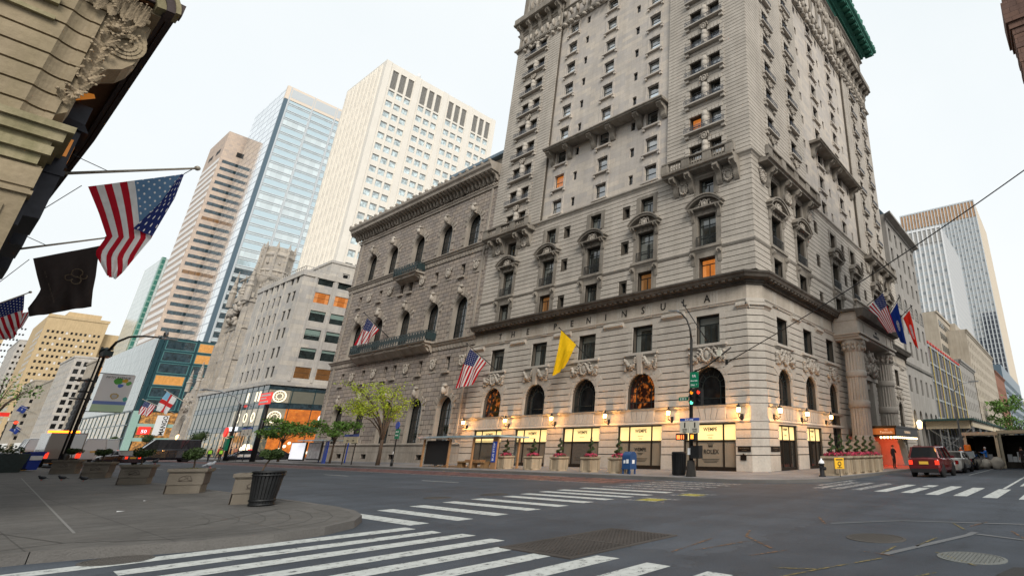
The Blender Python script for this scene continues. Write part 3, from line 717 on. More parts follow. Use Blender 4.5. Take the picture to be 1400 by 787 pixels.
# flat lintels above the shopfronts with splayed stones, string courses
mb=MB()
for F,s0,s1,cs_ in ((FA,YB+ch,YE,C),(FB,XA+ch,49.2,CB[:2])):
    mb.F=F
    hw=2.275 if F is FA else 1.6
    cornice(mb,s0,s1,[(-.17,3.44),(-.12,3.36),(0,3.36),(0,3.6),(-.10,3.6)]); cornice(mb,s0,s1,[(-.14,4.44),(-.22,4.6),(0,4.6),(0,4.44)])
    for c in cs_:
        for k in (-1,0,1):      # voussoirs
            for q in ((-.9,-.35),(-.30,.30),(.35,.9)):
                pass
        for a,b,aa,bb in ((-.16,.16,-.3,.3),(-.62,-.22,-.85,-.36),(.22,.62,.36,.85),(-1.5,-.68,-1.5,-.91),(.68,1.5,.91,1.5)):
            mb.loft([(c+a,-.13,3.61),(c+b,-.13,3.61),(c+b,0,3.61),(c+a,0,3.61)],[(c+aa,-.13,4.43),(c+bb,-.13,4.43),(c+bb,0,4.43),(c+aa,0,4.43)])
        for k in (-1,1): mb.box(c+k*(hw*.5+1.0)-.55,c+k*(hw*.5+1.0)+.55,-.10,0,3.62,4.02,0,'k')
    for c in cs_: pass
mb.build('lintel_band',M['limestone'],ho)
# archivolts, keystones, garlands
for F,ops in ((FA,archA),(FB,archB)):
    for i,o in enumerate(ops):
        mb=MB(F); orn=MB(F)
        c=(o['a']+o['b'])/2; r=(o['b']-o['a'])/2; zs=o['z1']-r
        mb.ring(c,zs,r-.02,r+.30,-.05,.1,0,PI,16); mb.ring(c,zs,r+.28,r+.36,-.11,.1,0,PI,16)
        for k in (-1,1): mb.box(c+k*(r+.14)-.16,c+k*(r+.14)+.16,-.05,.1,max(o['z0'],4.62),zs)
        for a in (35,60,120,145):      # long splayed stones
            t=math.radians(a); mb.bar((c+(r+.3)*math.cos(t),-.03,zs+(r+.3)*math.sin(t)),(c+(r+1.05)*math.cos(t),-.03,zs+(r+1.05)*math.sin(t)),.2,.42)
        if i%2==0 or F is FB: cartouche(orn,c,o['z1']+.85,.62,-.12,i*7,0,1.35)
        else:
            swag(orn,c,o['z1']+.85,3.3,1.1,-.14,i*5); orn.loft([(c-.2,-.3,o['z1']-.1),(c+.2,-.3,o['z1']-.1),(c+.2,0,o['z1']-.1),(c-.2,0,o['z1']-.1)],[(c-.34,-.42,o['z1']+1.5),(c+.34,-.42,o['z1']+1.5),(c+.34,0,o['z1']+1.5),(c-.34,0,o['z1']+1.5)])
        if F is FA or i<2:
            swag(orn,c,o['z1']+.75,3.1,.9,-.12,i*11+3)
        av=mb.build('arch_surround',M['limestone'],ho); orn.build('garland',M['carved'],av)
# second-floor window surrounds, capitals of the wall piers
mb=MB()
for F,ops,pw in ((FA,secA,6.6),(FB,secB,5.1)):
    mb.F=F
    for o in ops:
        a,b,z0,z1=o['a'],o['b'],o['z0'],o['z1']
        mb.box(a-.5,a,-.06,.1,z0,z1+.05); mb.box(b,b+.5,-.06,.1,z0,z1+.05); mb.box(a-.5,b+.5,-.09,.1,z1+.05,z1+.2)
        mb.box(a-.7,b+.7,-.34,.1,z0-.2,z0-.0); mb.box(a-.6,b+.6,-.2,.1,z0-.32,z0-.2)
for F,s0,s1,piers in ((FA,YB+ch,YE,[51.6]+[(C[i]+C[i+1])/2 for i in range(4)]+[18.4]),(FB,XA+ch,XE,[34.6,39.75,44.95,63.2,68.8,74.6])):
    mb.F=F
    for p in piers:
        w2=1.15 if F is FA else .8
        if p<18.5 and F is FA: w2=.55
        if p<34.7 and F is FB: w2=.55
        mb.ext([(0,11.5),(-.1,11.5),(-.16,11.62),(-.3,11.72),(-.3,11.9),(-.16,12.0),(0,12.0)],p-w2,p+w2)
    cornice(mb,s0,s1,[(0,12.0),(-.1,12.0),(-.13,12.12),(-.2,12.2),(-.2,12.28),(0,12.3)])
    for k in range(int((s1-s0)/3.3)):
        c=s1-1.7-k*3.3
        if F is FB and 48<c<62: continue
        for q in (-.26,0,.26): mb.box(c+q-.09,c+q+.09,-.06,.0,12.32,13.3,0,'k')
        dentils(mb,c-.45,c+.45,.1,.05,-.2,-.1,12.05,12.12)
mb.F=None
for z0,z1,pr in ((11.5,11.72,.14),(11.72,11.92,.3),(11.92,12.0,.16),(12.0,12.28,.2)): chband(z0,z1,pr)
mb.build('window_surrounds',M['limestone'],ho)
# frieze
mb=MB(FA); mb.box(YB+ch,YE,-.03,.02,12.3,13.36,0,'k'); mb.F=FB; mb.box(XA+ch,48.7,-.03,.02,12.3,13.36,0,'k'); mb.box(62.2,XE,-.03,.02,12.3,13.36,0,'k'); mb.F=None; chband(12.3,13.36,.03); build_each(mb,'frieze',M['frieze'],ho)
M['letter']=plain('dark bronze letters',(.016,.013,.011),.5)
sg=MB()
for ch_,s in zip('THEPENINSULA',(48.0,45.85,43.5,39.4,37.05,34.8,32.65,30.4,28.25,26.05,23.85,21.65)): text_faces(sg,ch_,FA,s,-.05,12.5,.86,.04,-1,bold=.004)
for ch_,s in zip('THEPENINSULA',(48.0,45.85,43.5,39.4,37.05,34.8,32.65,30.4,28.25,26.05,23.85,21.65)):
    pass
sg.build('name_letters',M['letter'],ho)
# main cornice above the frieze
prof=[(0,13.36),(-.14,13.36),(-.16,13.5),(-.3,13.52),(-.3,13.66),(-.42,13.72),(-.78,13.8),(-.86,13.98),(-.98,14.1),(-1.0,14.24),(-.9,14.27),(0,14.42)]
mb=MB()
def mitre(prof,x0,x1c,m=0):
    mb.F=None
    A=[(XA+d,YE,z) for d,z in prof]; B=[(XA+d,YB+ch-(.414*-d),z) for d,z in prof]; Cc=[(XA+ch-.414*-d,YB+d,z) for d,z in prof]; D=[(x1c,YB+d,z) for d,z in prof]
    mb.loft(A,B,m,False); mb.loft(B,Cc,m,False); mb.loft(Cc,D,m,False); mb.face(A,m); mb.face(D,m)
mitre(prof,0,XE+.4)
mb.F=FA; dentils(mb,YB+1.0,YE,.17,.10,-.28,-.12,13.38,13.5); dentils(mb,YB+.9,YE,.62,.30,-.74,-.3,13.66,13.8)
mb.F=FB; dentils(mb,XA+1.0,48.6,.17,.10,-.28,-.12,13.38,13.5); dentils(mb,62.4,XE,.17,.10,-.28,-.12,13.38,13.5); dentils(mb,XA+.9,XE,.62,.30,-.74,-.3,13.66,13.8)
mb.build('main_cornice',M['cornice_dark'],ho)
# upper base, 14.2 - 25
lowA=[op(c,14.62,1.6,1.62) for c in C]; tallA=[op(c,17.3,1.9,2.78) for c in C]; thA=[op(c,21.95,1.5,1.6) for c in C]
SM=[38.95,30.75]
smA=[op(c,z,.62,.95) for c in SM for z in (14.75,18.6,22.2)]
UB=[37.2,42.3,51.4,57.8,65.9,71.6]; SB=[46.6,54.6,61.6]
lowB=[op(c,14.62,1.6,1.62) for c in UB]; tallB=[op(c,17.3,1.8,2.75) for c in UB]; thB=[op(c,21.95,1.5,1.6) for c in UB]
smB=[op(c,z,.6,.95) for c in SB for z in (14.75,18.6,22.2)]
mb=MB(FA); wall(mb,YB,YE,14.0,24.9,lowA+tallA+thA+smA,0,.5)
courses(mb,YB-.08,YE,14.45,16.8,.47,lowA+smA,0,.09,.06,.2,1); courses(mb,YB-.08,YE,17.15,24.55,.47,tallA+thA+smA,0,.09,.06,.2,1)
mb.F=FB; wall(mb,XA,XE,14.0,24.9,lowB+tallB+thB+smB,0,.5)
courses(mb,XA-.0,XE,14.45,16.8,.47,lowB+smB,0,.09,.06,.2,1); courses(mb,XA-.0,XE,17.15,24.55,.47,tallB+thB+smB,0,.09,.06,.2,1)
mb.build('upper_wall',[M['joint'],M['limestone']],ho)
for F,s0,s1,cs_ in ((FA,YB,YE,C),(FB,XA,XE,UB)):
    mb=MB(F)
    cornice(mb,s0,s1,[(0,16.82),(-.1,16.82),(-.2,16.95),(-.24,17.05),(-.22,17.12),(0,17.18)],1,0) if F is FA else cornice(mb,s0,s1,[(0,16.82),(-.1,16.82),(-.2,16.95),(-.24,17.05),(-.22,17.12),(0,17.18)],1,0)
    cornice(mb,s0,s1,[(0,24.5),(-.12,24.5),(-.2,24.66),(-.34,24.78),(-.36,24.92),(0,25.05)],1,0)
    mb.build('string_course',M['limestone'],ho); mb=MB(F)
    for j,c in enumerate(cs_):
        w=.8
        mb=MB(F)
        for k in (-1,1):
            # low window piers and consoles
            mb.box(c+k*(w+.28)-.28,c+k*(w+.28)+.28,-.10,.1,14.45,16.3); console(mb,c+k*(w+.5),.36,-.1,15.7,16.8,.3)
            # tall window jambs
            mb.box(c+k*1.18-.24,c+k*1.18+.24,-.13,.1,17.2,20.2); console(mb,c+k*1.32,.34,-.13,19.6,20.75,.42)
            # third window jambs
            mb.box(c+k*1.0-.24,c+k*1.0+.24,-.125,.1,21.9,23.75)
        mb.box(c-1.3,c+1.3,-.11,.1,16.3,16.82); mb.box(c-1.55,c+1.55,-.34,.1,17.02,17.26)
        mb.box(c-1.42,c+1.42,-.15,.1,20.1,20.62); mb.box(c-1.26,c+1.26,-.1,.1,23.56,23.85)
        for q in range(5): x=c-1.2+q*.6; mb.box(x-.22,x+.22,-.19,0,20.12,20.58)
        # curved hood: a segment of a ring on the consoles
        R=2.0; zc=20.72-math.sqrt(R*R-1.62**2)
        a0=math.acos(1.62/R)
        mb.ring(c,zc,R,R+.20,-.62,.1,a0,PI-a0,12); mb.ring(c,zc,R+.18,R+.30,-.72,.1,a0,PI-a0,12)
        mb.box(c-1.7,c+1.7,-.60,.1,20.62,20.75)
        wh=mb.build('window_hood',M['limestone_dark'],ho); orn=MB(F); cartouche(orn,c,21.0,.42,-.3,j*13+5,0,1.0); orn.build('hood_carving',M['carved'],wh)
# small iron balconies of the tall windows
for F,cs_ in ((FA,C),(FB,UB)):
    for c in cs_:
        mb=MB(F); mb.box(c-.98,c+.98,-.24,-.20,18.12,18.17); mb.box(c-.98,c+.98,-.24,-.20,17.3,17.34)
        for i in range(15): x=c-.95+i*.1357; mb.box(x-.012,x+.012,-.235,-.205,17.34,18.12)
        for k in (-1,1): mb.box(c+k*.97-.015,c+k*.97+.015,-.22,.1,18.12,18.16)
        mb.build('window_railing',M['iron'],ho)
# ---- tower 25 - 63
FL=[25.5+3.12*k for k in range(9)]      # window sills
PR=(YB,25.95); PL=(43.65,YE); PBR=(XA,45.2); PBL=(62.4,XE-3.2)
cA=[41.4,34.8,28.2]; cB=[50.7,57.2]; sB=[46.5,53.3,60.2]
pA=[22.75,20.55]; pA2=[49.1,46.85]; pB=[37.2,42.3]; pB2=[65.9,71.0]
centA=[op(c,z,1.5,1.75) for c in cA for z in FL]; smtA=[op(c,z+.35,.58,1.05) for c in SM for z in FL]
centB=[op(c,z,1.45,1.75) for c in cB for z in FL]; smtB=[op(c,z+.35,.55,1.05) for c in sB for z in FL]
pvA=[op(c,z+.1,1.15,1.6) for c in pA+pA2 for z in FL]; pvB=[op(c,z+.1,1.25,1.6) for c in pB+pB2 for z in FL]
TOP=52.6
mb=MB(FA); wall(mb,PR[1],PL[0],24.9,64,centA+smtA,.28,.3); mb.build('smooth_wall',M['limestone_smooth'],ho)
mb=MB(FB); wall(mb,PBR[1],PBL[0],24.9,64,centB+smtB,.28,.3); mb.build('smooth_wall',M['limestone_smooth'],ho)
mb=MB()
for F,(a,b),ops in ((FA,PR,pvA),(FA,PL,pvA),(FB,PBR,pvB),(FB,PBL,pvB)):
    mb.F=F; oo=[o for o in ops if a<o['a']<b]
    wall(mb,a,b,24.9,TOP,oo,0,.4); wall(mb,a,b,TOP,64,(),-.02,.1,1); courses(mb,a-(.06 if (F is FA and a==YB) else 0),b,24.95,TOP,.39,oo,0,.08,.055,.12,1)
    e=.3
    mb.face([(a,0,24.9),(a,e,24.9),(a,e,64),(a,0,64)]); mb.face([(b,0,24.9),(b,e,24.9),(b,e,64),(b,0,64)])
mb.F=None; mb.face([(XE-3.2,YB,24.9),(XE-3.2,YE,24.9),(XE-3.2,YE,64),(XE-3.2,YB,64)]); mb.face([(XA,YE,24.9),(XE-3.2,YE,24.9),(XE-3.2,YE,64),(XA,YE,64)])
mb.face([(XE,YB,0),(XE,YE,0),(XE,YE,25),(XE,YB,25)]); mb.face([(XA,YE,0),(XE,YE,0),(XE,YE,25),(XA,YE,25)])
mb.face([(XA,YB,25.0),(XE,YB,25.0),(XE,YE,25.0),(XA,YE,25.0)]); mb.face([(XA,YB,64),(XE-3.2,YB,64),(XE-3.2,YE,64),(XA,YE,64)])
mb.build('pavilion_wall',[M['joint'],M['limestone']],ho)
# surrounds of the plain tower windows: raised frame, bracketed sill, keystone
for F,cs_ in ((FA,cA),(FB,cB)):
    for c in cs_:
        for z in FL:
            mb=MB(F)
            for k in (-1,1): mb.box(c+k*.87-.12,c+k*.87+.12,.20,.3,z,z+1.75)
            mb.box(c-.99,c+.99,.19,.3,z+1.75,z+1.98); mb.box(c-.16,c+.16,.12,.3,z+1.7,z+2.2)
            mb.box(c-1.12,c+1.12,.02,.3,z-.18,z-.0)
            for k in (-1,1): mb.box(c+k*.98-.12,c+k*.98+.12,.08,.3,z-.46,z-.18)
            mb.build('window_surround',M['limestone_smooth'],ho)
# pavilion pairs: blocked lintels, a fat pier, iron balcony on brackets
mb=MB(); orn=MB(); rail=MB()
for F,prs in ((FA,[pA,pA2]),(FB,[[x] for x in pB+pB2])):
    orn.F=F
    for pr in prs:
        s0,s1=min(pr)-.85,max(pr)+.85; cc=(s0+s1)/2
        for fi,z in enumerate(FL):
            mb=MB(F); orn=MB(F)
            for k in (s0,s1): 
                for q in range(3): mb.box(k-.22,k+.22,-.16,.05,z+.1+q*.53,z+.1+q*.53+.46)
            for c in pr:
                for q in range(4): x=c-.6+q*.4; mb.box(x-.16,x+.16,-.17,.05,z+1.72,z+2.1)
            if len(pr)==2:
                mb.lathe([(.26,z+.05),(.3,z+.1),(.3,z+.6),(.24,z+.64),(.3,z+.7),(.3,z+1.2),(.24,z+1.24),(.3,z+1.3),(.28,z+1.8)],(cc,-.1,0),10)
            if fi%2==0: cartouche(orn,cc,z+2.3,.40,-.2,fi*3+int(cc),0,.7)
            mb.box(s0-.25,s1+.25,-.5,.05,z-.16,z-.02)
            for k in (s0,s1): mb.box(k-.2,k+.2,-.3,.05,z-.5,z-.16)
            ps=mb.build('paired_window_surround',M['limestone'],ho)
            if orn.f: orn.build('carving',M['carved'],ps)
            if z>26.5:
                rl=MB(F); rl.box(s0-.2,s1+.2,-.48,-.45,z+.44,z+.48); rl.box(s0-.2,s1+.2,-.48,-.45,z+.0,z+.04)
                nb=int((s1-s0+.4)/.16)
                for i in range(nb+1): x=s0-.2+i*(s1-s0+.4)/nb; rl.box(x-.014,x+.014,-.475,-.45,z+.04,z+.44)
                for i in range(0,nb,3): x=s0-.12+i*(s1-s0+.4)/nb; rl.ring(x,z+.24,.06,.09,-.47,-.45,0,2*PI,8)
                rl.build('iron_balcony',M['ironblue'],ho)
# quoin strip on the tower corners
# long bracketed balconies across the plain fields
for F,a,b,bs in ((FA,26.0,43.2,[42.7,39.9,36.2,33.4,29.7,26.6]),(FB,47.8,62.0,[48.5,52.6,55.0,61.2])):
    mb=MB(F); mb.ext([(.28,33.35),(-1.0,33.35),(-1.02,33.45),(-1.14,33.5),(-1.14,33.62),(.28,33.7)],a,b)
    for s in bs: console(mb,s,.6,.28,31.9,33.35,1.1)
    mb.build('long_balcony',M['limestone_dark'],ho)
# pavilion balconies with balustrade, paired consoles and oval shields
for F,a,b,cs_ in ((FA,18.3,25.7,[21.6]),(FA,44.2,52.3,[48.0]),(FB,34.3,45.6,[37.2,42.3]),(FB,62.8,74.4,[65.9,71.6])):
    mb=MB(F); mb.ext([(0,24.2),(-1.0,24.2),(-1.05,24.34),(-1.25,24.42),(-1.28,24.58),(0,24.62)],a,b)
    mb.ext([(-.85,24.6),(-1.15,24.6),(-1.15,24.72),(-.85,24.72)],a,b); mb.ext([(-.8,25.5),(-1.2,25.5),(-1.22,25.62),(-.85,25.68)],a,b)
    n=max(2,int((b-a)/2.4)); 
    for i in range(n+1):
        x=a+.3+(b-a-.6)*i/n; mb.box(x-.42,x+.42,-1.16,-.84,24.72,25.5)
        if i<n: balusters(mb,x+.42,a+.3+(b-a-.6)*(i+1)/n-.42,24.72,25.5,-1.0,.26)
    orn=MB(F)
    for c in cs_:
        for k in (-1,1):
            console(mb,c+k*1.45,.5,-.05,22.5,24.2,1.0); console(mb,c+k*3.1,.5,-.05,22.5,24.2,1.0) if F is FA else None
            orn.ball((c+k*2.3,-.12,23.1),(.42,.2,.55),10,6); cartouche(orn,c+k*2.3,23.1,.62,-.12,int(c)+k,0,.5)
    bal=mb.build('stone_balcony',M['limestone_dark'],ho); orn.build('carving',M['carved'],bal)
# upper cornices and crown
mb=MB()
for F,segs in ((FA,[(YB,PR[1],0),(PR[1],PL[0],.28),(PL[0],YE,0)]),(FB,[(XA,PBR[1],0),(PBR[1],PBL[0],.28),(PBL[0],XE-3.2,0)])):
    mb.F=F
    for i,(a,b,d) in enumerate(segs):
        e=1 if i==0 else 0
        cornice(mb,a,b,[(d,52.4),(d-.12,52.4),(d-.2,52.62),(d-.42,52.74),(d-.45,52.95),(d,53.05)],e,1 if i==2 else 0)
        cornice(mb,a,b,[(d,55.2),(d-.1,55.2),(d-.16,55.4),(d-.3,55.5),(d-.3,55.65),(d,55.7)],e,1 if i==2 else 0)
        cornice(mb,a,b,[(d,62.6),(d-.15,62.6),(d-.25,62.9),(d-.5,63.1),(d-.5,63.3),(d,63.4)],e,1 if i==2 else 0)
        dentils(mb,a,b,.36,.2,d-.38,d,52.56,52.72)
        n=max(2,int((b-a)/2.2))
        for k in range(n+1):
            x=a+.4+(b-a-.8)*k/n; mb.box(x-.3,x+.3,d-.16,d,55.7,62.6); mb.box(x-.2,x+.2,d-.2,d,53.2,55.1)
        if d==0:
            mb.ext([(0,56.6),(-1.0,56.6),(-1.2,56.7),(-1.2,56.9),(0,57.0)],a-.3,b+.3); mb.ext([(-1.05,57.0),(-1.15,57.0),(-1.15,57.7),(-1.05,57.7)],a-.2,b+.2)
            for k in range(n+2): console(mb,a+.5+(b-a-1)*k/(n+1),.55,0,54.6,56.6,.95)
mb.build('tower_cornice',M['limestone_dark'],ho)
orn=MB()
for F,a,b,d in ((FA,YB,YE,.1),(FB,XA,XE-3.2,.1)):
    orn.F=F; n=int((b-a)/1.15)
    for i in range(n):
        x=a+.6+i*(b-a-1.2)/n; lump(orn,(x,d-.3,52.2),(.34,.28,.24),i,0,.8); lump(orn,(x+.3,d-.25,54.2),(.2,.25,.5),i+3,0,.8); lump(orn,(x,d-.2,60.2),(.22,.3,1.0),i+9,0,.9)
        if i%2: lump(orn,(x,d-.25,58.6),(.3,.3,.5),i+19,0,.9)
orn.build('crown_carving',M['carved'],ho)
# green copper cornice with modillions and cresting
mb=MB()
gp=[(.2,63.4),(-.25,63.4),(-.4,63.9),(-.7,64.05),(-.7,64.4),(-1.1,64.7),(-1.1,65.0),(-2.2,65.15),(-2.2,65.5),(-2.55,65.8),(-2.6,66.2),(-2.45,66.35),(.3,66.8)]
for F,a,b,e0,e1 in ((FA,YB,YE,1,1),(FB,XA,XE-3.2,1,1)):
    mb.F=F; cornice(mb,a,b,gp,e0,e1)
    dentils(mb,a-2.0,b+2.0,1.35,.62,-2.1,-.9,64.7,65.13)
    dentils(mb,a-.6,b+.6,.5,.28,-.68,-.3,63.92,64.05)
    n=int((b-a+4)/1.3)
    for i in range(n): 
        x=a-2.3+i*(b-a+4.6)/(n-1); lump(mb,(x,-2.35,66.85),(.42,.26,.55),i,0,.9); lump(mb,(x+.55,-2.35,66.55),(.25,.2,.3),i+5,0,.6)
mb.build('copper_cornice',M['copper'],ho)
mb=MB(); mb.box(XA-.3,XE-2.9,YB-.3,YE+.3,66.4,66.75); mb.build('roof',M['bluegrey'],ho)
# ---- windows
for i,o in enumerate(archA): window(FA,ho,C[i],4.62,3.0,2.85,.38,'fan',[M['glassred'],M['glassd'],M['glassd'],M['glassred'],M['glassd']][i],arch=True,label=None)
for i,o in enumerate(archB):
    c=(o['a']+o['b'])/2; window(FB,ho,c,o['z0'],o['b']-o['a'],o['z1']-o['z0'],.38,'fan' if i<2 else 'bars',M['glassd'],arch=True)
for i,c in enumerate(C): window(FA,ho,c,9.15,2.15,2.25,.4,'case',M['glass'])
for c in CB+CF: window(FB,ho,c,9.15,1.9,2.15,.4,'case',M['glassd'])
for i,c in enumerate(C):
    window(FA,ho,c,14.62,1.6,1.62,.36,'case',[M['glass'],M['glassw'],M['glass'],M['glassw'],M['glasso']][i]); window(FA,ho,c,17.3,1.9,2.78,.36,'tall',M['glass']); window(FA,ho,c,21.95,1.5,1.6,.36,'case',M['glass'])
for c in UB:
    window(FB,ho,c,14.62,1.6,1.62,.36,'case',M['glassd']); window(FB,ho,c,17.3,1.8,2.75,.36,'tall',M['glassd']); window(FB,ho,c,21.95,1.5,1.6,.36,'case',M['glassd'])
left=[]
for fi,z in enumerate(FL):
    for c in cA: window(FA,ho,c,z,1.5,1.75,.5,'sash',M['glasso'] if (fi==1 and c==41.4) else M['glasst'],low=M['glassrefl'] if (fi>2 and (fi*5+int(c))%6) else None)
    for c in pA+pA2:
        window(FA,ho,c,z+.1,1.15,1.6,.3,'sash',M['glasso'] if (fi==1 and c==22.75) else M['glasst'],low=M['glassrefl'] if (fi>3 and (fi*5+int(c))%5) else None) if c in pA else left.append((c,z+.1,1.15,1.6,0))
simple_windows(FA,ho,left,.3,M['frame'],[M['glasst']],0)
simple_windows(FA,ho,[(c,z+.35,.58,1.05,0) for c in SM for z in FL],.5,M['frame'],[M['glassd']],0,'narrow_window')
simple_windows(FA,ho,[(c,z,.62,.95,0) for c in SM for z in (14.75,18.6,22.2)],.36,M['frame'],[M['glassd']],0,'narrow_window')
simple_windows(FB,ho,[(c,z,1.45,1.75,0) for c in cB for z in FL],.5,M['frame'],[M['glassd']],0,'window')
simple_windows(FB,ho,[(c,z+.1,1.25,1.6,0) for c in pB+pB2 for z in FL],.3,M['frame'],[M['glassd']],0,'window')
simple_windows(FB,ho,[(c,z+.35,.55,1.05,0) for c in sB for z in FL],.5,M['frame'],[M['glassd']],0,'narrow_window')
simple_windows(FB,ho,[(c,z,.6,.95,0) for c in SB for z in (14.75,18.6,22.2)],.36,M['frame'],[M['glassd']],0,'narrow_window')
# ---- shopfronts
def glow(name,col,st,var=.25,scale=1.2):
    m,nt,b,N,L=newmat(name); n=noi(N,L,pos(N).outputs['Position'],scale,3)
    L.new(ramp(N,L,n,[(.3,[x*(1-var) for x in col]),(.7,col)]),b.inputs['Emission Color']); setp(b,(.5,.42,.25),.35,es=st); return m
M['lightbox']=glow('lit shop transom',(1,.72,.27),1.15,.22)
M['lamp']=plain('lit lamp glass',(1,.8,.5),.3,emit=(1,.70,.32),es=7)
M['papered']=rough_paint('papered shop glass',(.23,.195,.15),.12,0,.12,.8)
M['papered2']=rough_paint('papered shop glass shaded',(.17,.145,.115),.12,0,.15,.8)  # darker copy, with shade put into the colour
M['gatem']=rough_paint('rolling shutter',(.13,.115,.10),.45,.3)
M['sigtxt']=plain('dark sign lettering',(.05,.03,.012),.5); M['sigtxt2']=plain('dark printed lettering',(.02,.016,.012),.5)
for i,c in enumerate(C):
    sf=MB(FA); d=.12
    for x in (c-2.275,c-1.18,c+1.12,c+2.2): sf.box(x,x+.09,d,d+.14,.15,3.34)
    sf.box(c-2.27,c+2.27,d-.01,d+.14,2.12,2.2); sf.box(c-2.27,c+2.27,d-.03,d+.16,3.26,3.35); sf.box(c-2.27,c+2.27,d-.02,d+.2,.15,.42)
    f=sf.build('shopfront',M['bronze'],ho)
    lb=MB(FA)
    for a,b in ((c-2.18,c-1.2),(c-1.07,c+1.1),(c+1.23,c+2.18)): lb.box(a,b,d+.05,d+.09,2.21,3.25)
    lb.build('lit_transom',M['lightbox'],f)
    if i==2:
        gp_=MB(FA)
        for k in range(17): z=.42+k*.1; gp_.box(c-1.07,c+1.1,d+.05,d+.09,z,z+.09)
        gp_.build('rolling_shutter',M['gatem'],f)
    pp=MB(FA); 
    for a,b in ((c-2.18,c-1.2),(c-1.07,c+1.1),(c+1.23,c+2.18)):
        if i==2 and a>c-1.2 and b<c+1.2: continue
        pp.box(a,b,d+.06,d+.08,.42,2.12)
    pp.build('shop_glass',M['papered'] if i>2 else M['papered2'],f)
    tx=MB(); text_faces(tx,'WEMPE',FA,c,d+.04,2.83,.36,.006,-1,bold=.006)
    if i in (3,4): text_faces(tx,'ROLEX',FA,c,d+.04,2.33,.12,.004,-1)
    tx.F=FA; tx.box(c-.3,c+.3,d+.035,d+.045,2.55,2.575); tx.F=None
    tx.build('lettering',M['sigtxt'],f)
    tx=MB()
    if i in (1,3): text_faces(tx,'WEMPE',FA,c,d+.045,1.45,.36,.006,-1,bold=.008); tx.F=FA; tx.box(c-.3,c+.3,d+.04,d+.05,1.28,1.31); tx.box(c-.2,c+.2,d+.04,d+.05,1.2,1.23); tx.F=None
    if i==4:
        text_faces(tx,'ROLEX',FA,c-.05,d+.045,1.28,.42,.006,-1,bold=.008)
        for q in range(5):      # a small crown
            tx.F=FA; x=c+.0+(q-2)*.075; tx.loft([(x-.03,d+.045,1.78),(x+.03,d+.045,1.78),(x+.03,d+.055,1.78),(x-.03,d+.055,1.78)],[(c+(q-2)*.115-.006,d+.045,1.98),(c+(q-2)*.115+.006,d+.045,1.98),(c+(q-2)*.115+.006,d+.055,1.98),(c+(q-2)*.115-.006,d+.055,1.98)]); lump(tx,(c+(q-2)*.118,d+.045,2.0),(.022,.01,.022),0,0,0)
        tx.box(c-.19,c+.19,d+.045,d+.055,1.73,1.78); tx.F=None
    if i==0:
        tx.F=FA; tx.ring(c,1.5,.06,.09,d+.045,d+.05,0,2*PI,10); tx.F=None
    tx.F=FA
    for q in range(3): tx.box(c-.75+q*.1,c+.75-q*.1,d+.04,d+.05,.9-q*.1,.925-q*.1)
    tx.F=None
    tx.build('door_lettering',M['sigtxt2'],f)
for c in CB[:2]:
    sf=MB(FB); d=.14
    for x in (c-1.6,c-.62,c+.55,c+1.52): sf.box(x,x+.08,d,d+.14,.15,3.25)
    sf.box(c-1.6,c+1.6,d-.01,d+.14,2.14,2.22); sf.box(c-1.6,c+1.6,d-.02,d+.2,.15,.35); sf.box(c-1.6,c+1.6,d-.03,d+.16,3.16,3.25)
    f=sf.build('shopfront',M['bronze'],ho); lb=MB(FB)
    for a,b in ((c-1.51,c-.64),(c-.53,c+.54),(c+.64,c+1.51)): lb.box(a,b,d+.05,d+.09,2.23,3.15)
    lb.build('lit_transom',M['lightbox'],f); pp=MB(FB); pp.box(c-1.51,c+1.51,d+.06,d+.08,.35,2.14); pp.build('shop_glass',M['glassd'],f)
    tx=MB(); text_faces(tx,'WEMPE',FB,c,d+.04,2.88,.22,.006,1,bold=.005); text_faces(tx,'ROLEX',FB,c,d+.04,2.5,.14,.006,1); tx.build('lettering',M['sigtxt'],f)
# bronze name plates on the corner piers
M['plate']=rough_paint('bronze plate',(.028,.02,.016),.35,.6); M['plate_t']=plain('worn gilt lettering',(.17,.13,.09),.5)
for F,a,b,z0,z1,t1,dr in ((FA,18.15,19.15,1.42,1.78,'THE PENINSULA',-1),(FB,34.15,35.5,1.42,1.78,'THE PENINSULA',1)):
    mb=MB(F); mb.box(a,b,-.13,-.05,z0,z1); p=mb.build('name_plate',M['plate'],ho); tx=MB(); text_faces(tx,t1,F,(a+b)/2,-.135,z0+.19,.11,.006,dr); text_faces(tx,'NEW YORK',F,(a+b)/2,-.135,z0+.06,.07,.006,dr); tx.build('lettering',M['plate_t'],p)
mb=MB(FA); mb.box(18.5,18.95,-.16,-.09,.88,1.22); lump(mb,(18.72,-.12,1.26),(.08,.04,.06)); p=mb.build('name_plate',M['plate'],ho)
